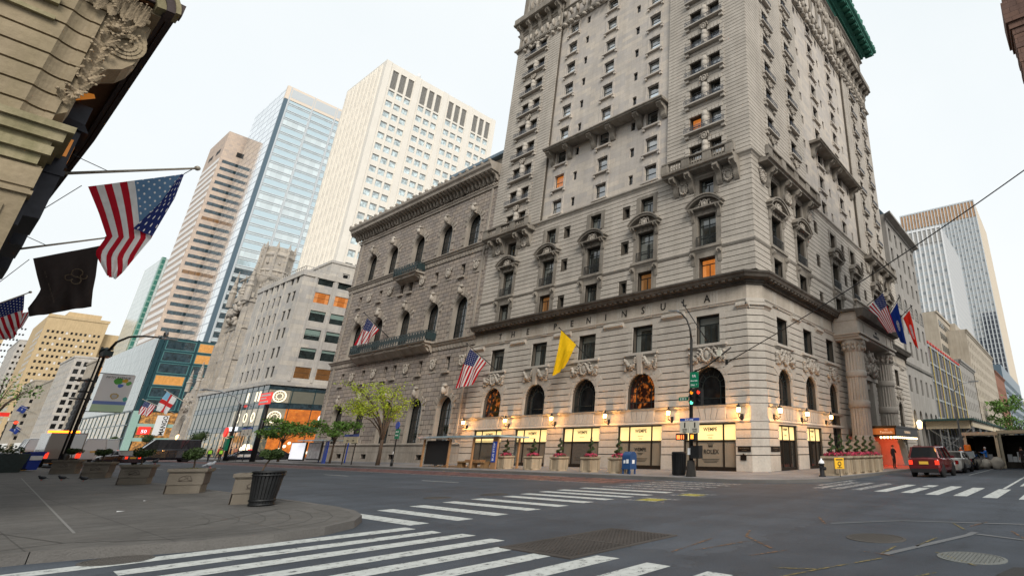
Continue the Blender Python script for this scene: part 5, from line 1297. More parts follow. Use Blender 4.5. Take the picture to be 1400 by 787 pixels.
M['mirror_teal']=mirror_glass('grey green mirror glass',(.20,.235,.23),.10,.7,(3.4,3.25,.10),(.10,.14,.14),.06)  # teal one: base darkened so its colour carries the reflected buildings
M['blue_glass']=mirror_glass('pale blue glass',(.60,.73,.78),.07,.6,(200,200,.0),(.5,.6,.65))
M['mesh_green']=mirror_glass('pale green glass',(.62,.68,.66),.2,.2,(1.8,3.4,.12),(.36,.42,.41))
mb=MB(plane_x(33.2)); mb.face([(206.2,0,11.4),(277,0,11.4),(277,0,31.4),(206.2,0,31.4)]); mb.build('mirror_wall',M['mirror_teal'],te)
mb=MB(plane_x(33.2)); mb.face([(209,0,.4),(277,0,.4),(277,0,10.9),(209,0,10.9)],0,UVQ); mb.build('shop_glass',M['shop_dim'],te)
mb=MB(plane_x(33.2))
for y in range(209,278,6): mb.box(y-.12,y+.12,-.12,.05,.2,11.3)
for z in (4.2,7.6,11.1): mb.box(206,277,-.12,.05,z-.12,z+.12)
mb.build('mullions',M['tealdark'],te)
mb=MB(plane_y(205)); mb.face([(35,.02,.3),(48,.02,.3),(48,.02,11),(35,.02,11)],0,UVQ); mb.build('shop_glass',M['shop_in'],te)
M['palegreen']=rough_paint('pale green panel',(.30,.46,.41),.4,0,.1)
mb=MB(plane_y(205)); 
for x in (33.2,43.4,48.0): mb.box(x,x+1.5 if x<40 else x+.35,-.3,.1,.15,11.2)
for z in (4.0,7.6): mb.box(34.7,48,-.2,.1,z-.5,z+.4)
mb.build('shop_columns',M['palegreen'],te)
mb=MB(plane_y(205)); mb.box(45.9,47.6,-.6,.1,.15,11.2); mb.build('white_fin',M['white'],te)
bn=thing('shop_banner','white vertical shop banner with black lettering on the teal glass block','banner',(39,204.2,3.2))
mb=MB(plane_y(204.2)); mb.box(38.0,40.4,-.03,.03,5.0,10.2); mb.build('cloth',M['white'],bn)
tx=MB(); text_faces(tx,'MANGO',lambda s,d,z:(39.75+(7.6-z)*-1*-1 if False else 39.75-(z-7.6),204.2+d,7.6-(39.2-s)),39.2,-.05,7.15,1.35,.02,1,bold=.03); tx.build('banner_letters',M['letter'],bn)
mb=MB(); mb.tube([(38,204.2,10.25),(38,205,10.25)],.05,6); mb.tube([(40.4,204.2,10.25),(40.4,205,10.25)],.05,6); mb.build('bracket',M['steel'],bn)
M['redsign']=plain('red sign',(.6,.02,.02),.5,emit=(1,.05,.03),es=.7)
mb=MB(plane_y(205)); mb.box(35.2,37.6,-.4,-.3,5.2,7.2); mb.build('red_sign',M['redsign'],te)
tx=MB(); text_faces(tx,'50',plane_y(205),36.4,-.45,5.6,1.2,.03,1); tx.build('sign_letters',M['wlet'],te)
# ------------------------------------------------------------------ towers beyond
# pale precast tower
wt=[];we=[]
WX0,WX1,WY0,WY1,WZ=50,87.5,146,171.5,110.5
NF=26; fh=3.62
cols=[]
for g_ in range(4):
    for k in range(3): cols.append(52.6+g_*8.95+k*2.35+.6)
for f in range(NF):
    z=WZ-11.2-fh*f
    for c in cols: wt.append(op(c,z,1.75,2.0))
ecols=[148.6+2.95*k for k in range(8)]
for f in range(NF):
    z=WZ-11.2-fh*f
    for c in ecols: we.append(op(c,z,.95,2.1))
ventsN=[op(c,WZ-8.6,1.65,6.4) for c in cols]; ventsE=[op(c,WZ-8.6,.9,6.4) for c in ecols]
pt=slab_building('office_tower','pale precast office tower with grouped square windows behind the clubhouse','office tower',WX0,WX1,WY0,WY1,.15,WZ,M['white_clad'],wt+ventsN,we+ventsE,.55)
mb=MB(plane_y(WY0))
for g_ in range(5): mb.box(50.0+g_*8.95 if g_ else 50.0,51.6+g_*8.95,-.25,0,10,WZ,0,'k')
for c in cols: mb.box(c-1.15,c-.95,-.1,0,10,WZ-1,0,'k')
mb.F=plane_x(WX0)
for c in ecols: mb.box(c-.75,c-.55,-.35,0,10,WZ-1,0,'k'); mb.box(c+.55,c+.75,-.35,0,10,WZ-1,0,'k')
mb.build('ribs',M['white_clad'],pt)
simple_windows(plane_y(WY0),pt,[((o['a']+o['b'])/2,o['z0'],1.75,2.0,0 if o['z0']>38 else 1) for o in wt],.35,M['mull'],[M['glasssky'],M['glass']],100,'window',.06,False)
simple_windows(plane_x(WX0),pt,[((o['a']+o['b'])/2,o['z0'],.95,2.1,0) for o in we],.5,M['frame'],[M['glass']],0,'narrow_window',.05,False)
mb=MB(plane_y(WY0))
for o in ventsN: 
    mb.box(o['a'],o['b'],.45,.5,o['z0'],o['z1'])
    for k in range(16): mb.box(o['a'],o['b'],.3,.45,o['z0']+k*.4,o['z0']+k*.4+.12)
mb.F=plane_x(WX0)
for o in ventsE: mb.box(o['a'],o['b'],.45,.5,o['z0'],o['z1'])
M['vent']=rough_paint('louvre vents',(.36,.35,.33),.5,.2)
mb.build('louvre_vents',M['vent'],pt)
mb=MB(); mb.lathe([(.5,0),(.5,1.6),(.3,1.8)],(60,146.8,WZ),8); mb.build('roof_unit',M['white'],pt)
# silver mirror tower
mt=thing('office_tower','silver mirror-glass tower with pale blue north side','office tower',(58,280,0))
mb=MB(); mb.box(58.1,96,280.1,324,.1,167); mb.build('core',M['bluegrey'],mt)
mb=MB(plane_x(58)); mb.face([(281.2,0,.1),(324,0,.1),(324,0,167),(281.2,0,167)]); mb.build('mirror_wall',M['mirror_white'],mt)
fr=MB(plane_y(280)); 
xs=[59.6,69.6,79.6,89.6,96]
for x in xs: fr.box(x-.28,x+.28,-.3,.1,.1,167)
fh2=3.95
for k in range(43):
    z=167-4.5-k*fh2; fr.box(59.6,96,-.2,.1,z-.25,z+.0); fr.box(59.6,96,-.16,.1,z-1.05,z-.95)
fr.build('mullions',M['mull'],mt)
mb=MB(plane_y(280)); mb.box(58,59.4,-.25,.1,.1,160); mb.F=None; mb.box(57.9,58.2,280,281.2,.1,160); mb.build('corner_strip',M['bluegrey'],mt)
mb=MB(plane_y(280)); mb.box(58,96,-.27,.1,160.1,167.3); mb.F=None; mb.box(57.85,58.2,279.8,281.2,160,167.3); M['palestone']=plain('pale parapet',(.72,.62,.52),.6); mb.build('parapet',M['palestone'],mt)
mb=MB(plane_y(280))
for a,b in zip(xs,xs[1:]): mb.box(a+.5,b-.5,-.3,0,161.6,166.2)
mb.build('parapet_panels',M['mull'],mt)
gr_=random.Random(3); g1=MB(plane_y(280)); g2=MB(plane_y(280))
specs=[]
for k in range(41):
    z=167-4.5-(k+1)*fh2
    for a,b in zip(xs,xs[1:]): specs.append(((a+b)/2,z,b-a-.6,fh2-1.15,2 if (a<60 and z<74) or (a<70 and z<66) else (0 if gr_.random()<.8 else 1)))  # lower left panes darker: a reflection put into their colour
M['blue_glass2']=mirror_glass('pale blue glass with blinds',(.66,.74,.76),.15,.3,(2.2,200,.05),(.5,.6,.65))
simple_windows(plane_y(280),mt,specs,-.0,M['mull'],[M['blue_glass'],M['blue_glass2'],M['glassteal']],100,'window',.22,False)
lw=MB(plane_y(280)); lw.face([(59.6,.06,.1),(96,.06,.1),(96,.06,167),(59.6,.06,167)]); lw.build('spandrel_glass',M['blue_glass2'],mt)
# tan tower with ribbon windows
tt=thing('office_tower','tan granite tower with ribbon windows and white striped east side','office tower',(51,327,0))
TZ=155.5
mb=MB(); mb.box(51,80,327,358,.1,TZ); mb.build('wall',M['tan_clad'],tt)
M['stripe']=plain('white spandrel band',(.78,.76,.74),.5)
specs=[(65.4,TZ-18-3.92*k,26.8,1.75,0) for k in range(34)]
def ribbon(F,a,b,z,h,name,mats,parent,par=0):
    mb=MB(F); mb.box(a,b,-.03,.02,z,z+h,1)
    n=int((b-a)/2.2)
    for i in range(n+1): x=a+(b-a)*i/n; mb.box(x-.06,x+.06,-.08,0,z,z+h,0)
    return mb.build(name,mats,parent)
for k in range(34): ribbon(plane_y(327),52.2,79,TZ-18-3.92*k,1.7,'ribbon_window',[M['frame'],M['glassw'] if k in (8,15) else M['glassteal']],tt)
mb=MB(plane_x(51))
for k in range(35): mb.box(328.0,357,-.12,0,TZ-17.4-3.92*k,TZ-15.4-3.92*k)
mb.build('white_bands',M['stripe'],tt)
mb=MB(plane_y(327)); mb.box(56.5,62,-.02,.3,TZ-12.5,TZ-9.8); mb.F=plane_x(51)
for y in (332,344): mb.box(y,y+7,-.02,.3,TZ-11,TZ-8.6)
mb.build('vent_slots',M['black'],tt)
# thin pale green tower
gt=thing('office_tower','slim pale green glass tower just left of the striped tan one','office tower',(60,443,0))
mb=MB(); mb.box(60.1,90,443.2,486,.1,112.8); mb.build('core',M['mesh_green'],gt)
M['greenedge']=mirror_glass('green glass corner',(.05,.20,.16),.15,.2,(30,3.4,.35),(.25,.42,.36))
mb=MB(); mb.box(59.9,60.2,443,446,.1,113.4); mb.box(60,61.8,442.9,443.2,.1,113.4); mb.build('green_corner',M['greenedge'],gt)
# big beige block with a plain head
bs=[];
for f in range(17):
    for c in range(12): bs.append((35.5+c*2.15+.4,10.5+f*4.1,1.15,1.75,(f*7+c*3)%5//4))
M['beige_gold']=stone('golden beige masonry',(.58,.44,.26),var=.1,bump=.1,streak=.3)
bb=thing('apartment_tower','large golden beige block with a grid of small windows under a plain head','office tower',(33.5,560,0))
mb=MB(plane_y(560)); wall(mb,33.5,62,.1,88,[op(q[0],q[1],q[2],q[3]) for q in bs],0,.4)
mb.F=None; mb.box(33.45,62,560.6,640,.1,87.9); mb.box(42,58,566,600,88,92.5); mb.box(61.9,76,566,640,.1,80); mb.box(33.2,62.4,559.6,560,86.6,88.6); 
mb.build('wall',M['beige_gold'],bb)
simple_windows(plane_y(560),bb,bs,.25,M['frame'],[M['glassd'],M['stripe']],100,'window',.06)
bs2=[(64+c*2.6,20+f*4.1,1.2,1.8,0) for f in range(13) for c in range(4)]
simple_windows(plane_y(566),bb,bs2,-.05,M['frame'],[M['glassd']],0,'side_window',.06)
mb=MB(plane_x(33.45))
for f in range(16):
    for c in range(6): mb.box(562.5+c*6,565+c*6,-.06,0,12+f*4.3,14.2+f*4.3)
stuff(mb.build('flank_windows',M['glassd'],bb))
# lower buildings along the avenue, further off
def far_block(name,label,x0,y0,y1,h,mat,nwN,fl,ww=1.3,wh=1.9,pane='glassd',base=5.5,x1=None):
    x1=x1 or x0+26
    t=thing(name,label,'building',(x0,y0,0)); mb=MB(plane_y(y0)); nn=[];ne=[]
    fz=(h-base-2)/fl
    for f in range(fl):
        for c in range(nwN): nn.append((x0+1.6+c*(14/nwN),base+f*fz+.8,ww,wh,0))
        for c in range(int((y1-y0)/3.2)): ne.append((y0+1.8+c*3.2,base+f*fz+.8,ww,wh,0))
    wall(mb,x0,x1,.1,h,[op(*q[:4]) for q in nn],0,.25); mb.F=plane_x(x0); wall(mb,y0,y1,.1,h,[op(*q[:4]) for q in ne],0,.25); mb.F=None
    mb.box(x0-.25,x1,y0-.25,y0,h-.8,h); mb.box(x0-.25,x0,y0,y1,h-.8,h); mb.face([(x0,y0,h),(x1,y0,h),(x1,y1,h),(x0,y1,h)])
    mb.build('wall',mat,t)
    simple_windows(plane_y(y0),t,nn,.2,M['frame'],[M[pane]],40,'window',.06); simple_windows(plane_x(x0),t,ne,.2,M['frame'],[M[pane]],0,'side_window',.06)
    mb=MB(plane_y(y0)); mb.box(x0+.8,x0+13,-.06,.02,.4,4.4); mb.F=plane_x(x0); mb.box(y0+1,y1-1,-.06,.02,.4,4.4); mb.build('shop_window',M['shop_dim'],t)
    return t
d1=far_block('shop_building','narrow dark metal-fronted shop building past the teal glass block',33.2,292,312,33,M['beige2'],5,7,1.3,2.2,'glassd')
mb=MB(plane_x(33.2)); mb.box(293,300,-.5,0,5,26); 
for k in range(10): mb.box(293,300,-.7,-.5,5.5+k*2,6.6+k*2)
mb.build('metal_screen',M['black'],d1)
mb=MB(plane_y(292)); mb.box(34,40,-.1,0,27,30); mb.build('lit_attic',M['glasswarm'],d1)
far_block('office_building','pale grey gridded office building beyond the dark-fronted shop',33.2,352,392,40,M['grey_lime'],6,10,1.5,2.0)
far_block('stone_building','buff stone building beyond the pale gridded one',33.2,394,440,33,M['beige2'],6,7)
far_block('stone_building','low buff building in front of the golden beige block',33.4,470,520,38,M['beige2'],6,8)
far_block('stone_building','pale grey building beyond the golden beige block',31.5,680,760,84,M['grey_lime'],6,17)
ob=far_block('stone_building','building with orange lit top storeys at the end of the avenue',29,900,980,128,M['beige_gold'],6,20,x1=31.4)
# ------------------------------------------------------------------ the near hotel on the left: only its street corner shows
NY=18.5
nh=thing('corner_hotel','ornate weathered limestone hotel corner with dark overhanging cornice beside the flagpoles','hotel',(0,NY,0))
mb=MB()
# body (its avenue front faces +X)
mb.box(-40,-.62,NY+.1,100,.15,37); 
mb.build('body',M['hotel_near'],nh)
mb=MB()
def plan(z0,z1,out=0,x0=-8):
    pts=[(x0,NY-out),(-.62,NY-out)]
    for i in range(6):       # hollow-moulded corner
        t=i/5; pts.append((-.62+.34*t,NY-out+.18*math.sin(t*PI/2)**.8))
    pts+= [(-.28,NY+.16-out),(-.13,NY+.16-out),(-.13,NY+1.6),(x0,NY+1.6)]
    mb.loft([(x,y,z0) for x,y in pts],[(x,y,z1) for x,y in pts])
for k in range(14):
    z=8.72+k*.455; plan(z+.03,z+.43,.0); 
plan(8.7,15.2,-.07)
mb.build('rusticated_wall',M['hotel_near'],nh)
mb=MB()
for z0,z1,o in ((7.75,8.0,.10),(8.0,8.22,.22),(8.22,8.36,.16),(8.36,8.62,.30),(8.62,8.78,.40)): mb.box(-8,-.13+o,NY-o,NY+1.2+o,z0,z1)
mb.build('stone_ledge',M['ledge_near'],nh)
mb=MB()
mb.box(-8,.05,NY,NY+1.5,.15,7.75); mb.box(-8,.10,NY-.08,NY+1.5,7.02,7.12); mb.box(-8,.10,NY-.06,NY+1.5,.15,1.1)
for z in (1.2,7.2): pass
mb.box(-1.6,-.2,NY-.05,NY,1.6,6.7); mb.box(-4,-1.9,NY-.05,NY,1.6,6.7); mb.box(-8,.08,NY-.04,NY+1.5,7.2,7.7)
mb.build('pier',M['hotel_near'],nh)
# string moulding at the top left of what shows
mb=MB(); mb.box(-8,-.9,NY-.25,NY,12.0,12.12); mb.box(-8,-.85,NY-.16,NY,11.82,12.0); mb.box(-8,-.8,NY-.12,NY,11.4,11.5); mb.build('string_course',M['ledge_near'],nh)
# dark overhanging cornice along the avenue
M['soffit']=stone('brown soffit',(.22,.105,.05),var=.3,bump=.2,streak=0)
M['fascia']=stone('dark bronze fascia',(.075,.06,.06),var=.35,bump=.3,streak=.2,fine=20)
ov=[(-.2,18.3),(.98,18.3),(.93,30),(.62,44),(.33,55),(-.2,56)]
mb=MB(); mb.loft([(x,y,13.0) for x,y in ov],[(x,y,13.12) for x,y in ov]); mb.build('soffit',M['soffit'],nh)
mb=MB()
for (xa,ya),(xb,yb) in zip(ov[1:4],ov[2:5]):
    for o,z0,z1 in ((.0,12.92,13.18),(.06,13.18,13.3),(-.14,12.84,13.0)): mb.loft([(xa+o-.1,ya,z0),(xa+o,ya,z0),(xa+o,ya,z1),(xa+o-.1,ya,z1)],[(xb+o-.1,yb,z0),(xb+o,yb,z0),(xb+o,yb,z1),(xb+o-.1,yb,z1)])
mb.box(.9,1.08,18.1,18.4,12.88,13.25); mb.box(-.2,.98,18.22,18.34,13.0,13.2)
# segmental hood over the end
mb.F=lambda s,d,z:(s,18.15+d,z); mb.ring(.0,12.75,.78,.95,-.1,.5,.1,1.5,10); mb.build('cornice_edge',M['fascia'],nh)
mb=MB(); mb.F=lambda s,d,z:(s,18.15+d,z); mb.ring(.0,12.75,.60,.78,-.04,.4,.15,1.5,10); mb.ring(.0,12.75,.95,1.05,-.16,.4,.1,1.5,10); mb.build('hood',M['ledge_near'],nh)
# scroll bracket under it with carved lion-mask foliage
M['carved_near']=stone('carved weathered stone',(.36,.29,.20),var=.35,bump=.6,streak=.5,fine=22)
mb=MB()
prof=[(-.13,9.2),(.02,9.35),(.06,9.7),(.02,10.1),(.10,10.5),(.30,10.85),(.52,11.0),(.66,11.25),(.74,11.6),(.74,12.0),(.62,12.3),(.66,12.5),(-.13,12.5)]
mb.loft([(x,18.75,z) for x,z in prof],[(x,19.75,z) for x,z in prof])
for k in range(3):
    rr=.40-.1*k; 
    for a in range(20):
        p,q=2*PI*a/20,2*PI*(a+1)/20; mb.bar((.40+rr*math.cos(p)*.85,18.72-.02*k,11.72+rr*math.sin(p)),(.40+rr*math.cos(q)*.85,18.72-.02*k,11.72+rr*math.sin(q)),.06,.08)
for a in range(14):
    p,q=2*PI*a/14,2*PI*(a+1)/14; mb.bar((-.02+.13*math.cos(p),18.7,10.5+.17*math.sin(p)),(-.02+.13*math.cos(q),18.7,10.5+.17*math.sin(q)),.05,.07)
for k in range(4): mb.box(-.13,.70-.03*k,18.85+k*.22,18.93+k*.22,11.3,12.52)
mb.box(-.13,.62,18.6,19.8,12.5,12.62); mb.box(-.13,.5,18.65,19.8,12.62,12.8); mb.box(-.13,.75,18.5,19.9,12.8,12.95)
mb.build('scroll_bracket',M['hotel_near'],nh)
mb=MB(); rr=random.Random(5)
def acanthus(base,tip,w,curl=.1,out=(0,-1,0)):
    """one carved leaf: a ridged blade with a scalloped edge whose tip curls outward"""
    B_,T=Vector(base),Vector(tip); ax=(T-B_); o=Vector(out); sd=ax.cross(o).normalized(); n=7; L0=[];L1=[];Mi=[]
    for i in range(n+1):
        t=i/n; c=B_+ax*t+o*(curl*t*t*1.6); ww=w*math.sin(PI*min(1,.18+t*.82))**.8*(1 if i%2 else .72)
        Mi.append(c+o*w*.28); L0.append(c-sd*ww); L1.append(c+sd*ww)
    for i in range(n):
        mb.face([L0[i],Mi[i],Mi[i+1],L0[i+1]]); mb.face([Mi[i],L1[i],L1[i+1],Mi[i+1]])
    mb.ball(T+o*curl*1.5,w*.4,6,4)
for i in range(36):
    t=i/35; x=-.12+.42*t+.10*math.sin(t*7); z=9.55+2.75*t; k=(-1)**i
    acanthus((x,18.66,z),(x+k*rr.uniform(.10,.2),18.60,z+rr.uniform(-.02,.18)),.075+.03*rr.random(),.09)
for i in range(12):
    a=2*PI*i/12; acanthus((.12,18.6,11.95),(.12+.2*math.cos(a),18.58,11.95+.24*math.sin(a)),.06,.06)
mb.ball((.12,18.52,11.95),(.10,.12,.12),9,6); mb.ball((.12,18.42,11.9),(.05,.06,.04),7,5)
for s_ in (-1,1): mb.ball((.12+s_*.05,18.42,11.99),(.022,.02,.022),6,4)
for i in range(9):
    a=PI*(1.05+.9*i/8); acanthus((-.02,18.66,9.95),(-.02+.17*math.cos(a),18.6,9.95+.32*math.sin(a)),.05,.08)
for i in range(7): mb.ball((.25+.05*i,18.6,11.25+.13*i),(.035,.05,.05),7,5)
for i in range(26):
    x=-.5+i*.04; acanthus((x,18.5,12.3+.1*math.sin(i)),(x+rr.uniform(-.1,.1),18.42,12.62+.25*rr.random()),.06,.1)
for i in range(9): a=PI*i/8; mb.ball((-.25+.2*math.cos(a),18.4,12.45+.14*math.sin(a)),(.04,.05,.04),7,5)
mb.build('lion_carving',M['carved_near'],nh)
# bronze shop bays behind the corner, with lit panes
M['baydark']=rough_paint('dark bronze bay',(.018,.018,.024),.35,.4); M['bayglow']=plain('amber lit bay pane',(.5,.2,.03),.3,emit=(.8,.24,.02),es=.28)
mb=MB()
for k,y in enumerate((20.2,23.4,27.0,31,35.5,41)):
    x1=.40-.0*k; mb.box(-.13,x1,y,y+1.9,7.0,10.2 if k else 10.3); mb.box(-.13,x1+.05,y-.05,y+2,8.2,8.35)
    mb.loft([(-.13,y-.1,9.6),(x1+.12,y-.1,9.5),(x1+.12,y+1.4,9.5),(-.13,y+1.4,9.6)],[(-.13,y+.3,10.6),(.0,y+.3,10.6),(.0,y+1.2,10.6),(-.13,y+1.2,10.6)])
mb.box(-.2,.12,18.9,60,6.4,7.4); mb.box(-.62,-.1,20,100,.15,13.0)
mb.build('shop_bays',M['baydark'],nh)
mb=MB()
for k,y in enumerate((20.2,23.4,27.0,31,35.5,41)):
    mb.box(.1,.34,y-.02,y,8.75,9.25); mb.box(.402,.41,y+.3,y+1.2,8.7,9.2)
mb.loft([(.05,19.86,10.2),(.35,19.86,10.45),(.35,19.88,10.45),(.05,19.88,10.2)],[(.05,19.86,10.5),(.3,19.86,10.55),(.3,19.88,10.55),(.05,19.88,10.5)])
mb.build('lit_panes',M['bayglow'],nh)
# avenue front higher up (only seen in reflections or from another place)
mb=MB(lambda s,d,z:(-.62-d,s,z)); oo=[op(22+4.2*i,15+3.8*f,1.5,2.2) for i in range(18) for f in range(5)]
wall(mb,NY+.1,100,13.2,37,oo,-.06,.3); mb.build('avenue_wall',M['hotel_near'],nh)
mb=MB(lambda s,d,z:(-.62-d,s,z))
for o in oo: mb.face([(o['a'],.12-.06,o['z0']),(o['b'],.06,o['z0']),(o['b'],.06,o['z1']),(o['a'],.06,o['z1'])],0,UVQ)
stuff(mb.build('avenue_window',M['glassd'],nh))
# ------------------------------------------------------------------ brownstone church corner across the side street (top right)
bc=thing('brownstone_church','brownstone church tower with a buttressed corner at the upper right edge','church',(34,-2.3,0))
mb=MB(); mb.box(34.4,46,-14,-3.0,.15,44); mb.box(46,95,-26,-3.4,.15,15); 
for k in range(40):
    z=22.2+k*.55; o=.03*(k%2); mb.box(34.0-o,36.6,-4.4,-2.12+o,z,z+.53)
mb.box(34.1,36.5,-4.3,-2.3,.15,22.2)
mb.loft([(34.2,-4.2,20.6),(36.4,-4.2,20.6),(36.4,-2.5,20.6),(34.2,-2.5,20.6)],[(33.8,-4.6,21.6),(36.8,-4.6,21.6),(36.8,-1.88,21.6),(33.8,-1.88,21.6)]); mb.box(33.8,36.8,-4.6,-1.88,21.6,22.2)
for z0,z1,o in ((27.6,28.1,.12),(28.1,29.8,.26),(29.8,30.2,.12)): mb.box(34-o,36.6+o,-4.4,-2.1+o,z0,z1)
mb.build('tower',M['brown'],bc)
mb=MB(plane_x(34.4))
for y in (-9.5,-7): mb.face([(y-.6,-.03,8),(y+.6,-.03,8),(y+.6,-.03,14),(y,-.03,15.2),(y-.6,-.03,14)],0,[(.5,.5)]*5)
mb.build('lancet_window',M['glassd'],bc)
# ------------------------------------------------------------------ the row along the side street beyond the hotel
def row_block(name,label,x0,x1,h,mat,nx,zs,ww,wh,pane='glassd',y=YB,depth=25,arch0=None,limit=45,cor=.5,cat='building'):
    t=thing(name,label,cat,(x0,y,0)); F=plane_y(y); oo=[]
    for z in zs:
        for i in range(nx): oo.append(op(x0+(i+.5)*(x1-x0)/nx,z,ww,wh))
    if arch0: 
        for i in range(nx): oo.append(op(x0+(i+.5)*(x1-x0)/nx,arch0[0],arch0[1],arch0[2],True))
    mb=MB(F); wall(mb,x0,x1,.1,h,oo,0,.35); mb.F=None
    mb.face([(x0,y,.1),(x0,y+depth,.1),(x0,y+depth,h),(x0,y,h)]); mb.face([(x1,y,.1),(x1,y+depth,.1),(x1,y+depth,h),(x1,y,h)]); mb.face([(x0,y,h),(x1,y,h),(x1,y+depth,h),(x0,y+depth,h)]); mb.face([(x0,y+depth,.1),(x1,y+depth,.1),(x1,y+depth,h),(x0,y+depth,h)])
    mb.build('wall',mat,t)
    if cor: 
        mb=MB(F); cornice(mb,x0,x1,[(0,h-1.0),(-.15,h-1.0),(-.25,h-.7),(-cor,h-.5),(-cor,h-.15),(0,h)],1,0); mb.build('cornice',mat,t)
    rect=[((o['a']+o['b'])/2,o['z0'],o['b']-o['a'],o['z1']-o['z0'],0) for o in oo if not o['arch']]
    simple_windows(F,t,rect,.25,M['frame'],[M[pane]],limit,'window',.07)
    for o in oo:
        if o['arch']: window(F,t,(o['a']+o['b'])/2,o['z0'],o['b']-o['a'],o['z1']-o['z0'],.3,'bars',M['glassd'],arch=True,name='arched_window')
    return t
M['greysmooth']=stone('smooth grey stone',(.33,.315,.295),var=.12,bump=.1,streak=.4)
n1=row_block('neighbour_building','plain grey stone building with tall arched windows adjoining the hotel','',77.5,0,0,0,0,0,0) if False else row_block('stone_building','plain grey stone building with tall arches adjoining the hotel',77.5,95.4,36.2,M['greysmooth'],5,[9.2,14.5,18.0,25.2,28.7,32.0],1.3,2.3,arch0=(.6,1.7,6.2),cor=1.1)
mb=MB(FB); cornice(mb,77.5,95.4,[(0,12.9),(-.2,12.9),(-.35,13.2),(0,13.4)],1,0); mb.ring(0,0,.01,.02,0,.01); 
for i in range(5): c=77.5+(i+.5)*3.58; mb.ring(c,21.3+1.2,.95,1.25,-.12,.1,0,PI,10); mb.box(c-1.25,c-.95,-.12,.1,21.3,22.5); mb.box(c+.95,c+1.25,-.12,.1,21.3,22.5)
mb.build('string_course',M['greysmooth'],n1)
for i in range(5): window(FB,n1,77.5+(i+.5)*3.58,21.3,1.9,2.15,-.02,'bars',M['glassd'],arch=True,name='arched_window')
mb=MB(); mb.loft([(77.5,YB,36.2),(95.4,YB,36.2),(95.4,YB+12,36.2),(77.5,YB+12,36.2)],[(77.5,YB+2,39.4),(94,YB+2,39.4),(94,YB+11,39.4),(77.5,YB+11,39.4)]); mb.build('mansard_roof',M['bluegrey'],n1)
# building under construction: concrete frame, open bays, yellow braces, red barrier on top
cf=thing('construction_frame','unfinished building frame with dark open bays, yellow tubes and red barrier on top','building',(95.4,YB,0))
mb=MB(FB); nb=11
for i in range(nb+1): x=95.6+i*33.2/nb; mb.box(x-.16,x+.16,-.03,.15,.15,18.6)
for k in range(6): z=3.4+k*3.0; mb.box(95.4,129,-.05,.15,z-.17,z+.17)
mb.build('frame',M['steel'],cf)
mb=MB(FB); mb.box(95.4,129,.12,20,.15,18.4); mb.build('dark_interior',M['bronze'],cf)
M['yelsteel']=rough_paint('yellow steel tube',(.55,.42,.10),.5); M['redbar']=rough_paint('red barrier',(.5,.06,.05),.6)
mb=MB(FB)
for i in range(0,nb,2): x=95.6+(i+.5)*33.2/nb; mb.box(x-.10,x+.10,-.2,-.1,4,18.3)
mb.build('yellow_brace',M['yelsteel'],cf)
mb=MB(FB)
for i in range(14): x=96.5+i*2.35; mb.box(x-.7,x+.5,-.15,.1,18.75,19.15)
mb.build('red_barrier',M['redbar'],cf)
M['panelred']=rough_paint('mixed panels',(.14,.06,.05),.6,0,.7,.25)
mb=MB(FB)
for k in range(5):
    for i in range(nb):
        if (i*3+k*5)%4==0: x=95.6+i*33.2/nb; mb.box(x+.3,x+1.2,.06,.13,3.7+k*3,6+k*3)
mb.build('wall_panels',M['panelred'],cf)
b2=row_block('set_back_block','buff block with a columned attic set back behind the unfinished frame',96,113,25.2,M['beige2'],6,[19.5],1.0,2.4,y=21.5,cor=.5)
mb=MB(plane_y(21.5)); mb.box(97,112,-.02,.5,22.9,24.2); mb.build('loggia',M['bronze'],b2)
row_block('stepped_roof_block','taller brownish block rising behind the buff attic',97,128,31.5,M['beige2'],7,[27.5],1.6,1.6,y=32,cor=.3)
row_block('terraced_building','buff terraced apartment building past the unfinished frame',129.2,151,20.5,M['greysmooth'],8,[3.5,6.6,9.7,12.8,15.9],1.0,1.9)
t3=row_block('apartment_building','tall buff apartment building with stepped terraces and greenery',150,206,31.0,M['beige2'],18,[5+3.1*k for k in range(8)],1.2,1.8,limit=60,y=YB)
mb=MB(); mb.box(140,158,22,40,.1,34.5); mb.box(158,190,20.5,40,31,34.5); mb.box(139.8,158.2,21.7,22,34,34.6)
for i in range(20): lump(mb,(141+i*.9,21.6,31.5+.0*i),(.1,.1,.1))
mb.build('terrace_block',M['beige2'],t3)
simple_windows(plane_y(22),t3,[(142+i*2.4,21.5+k*3.1,1.5,1.7,0) for i in range(7) for k in range(4)],-.06,M['frame'],[M['glass']],28)
row_block('brick_building','red brick walk-up between the buff apartments and the dark glass block',206.2,238,27.0,M['brick_red'],9,[4+3.2*k for k in range(6)],1.2,1.8)
row_block('dark_glass_building','dark glass office block at the far end of the row',238.2,330,33.0,M['bluegrey'],24,[4+3.6*k for k in range(7)],2.4,2.2,limit=30,cor=0)
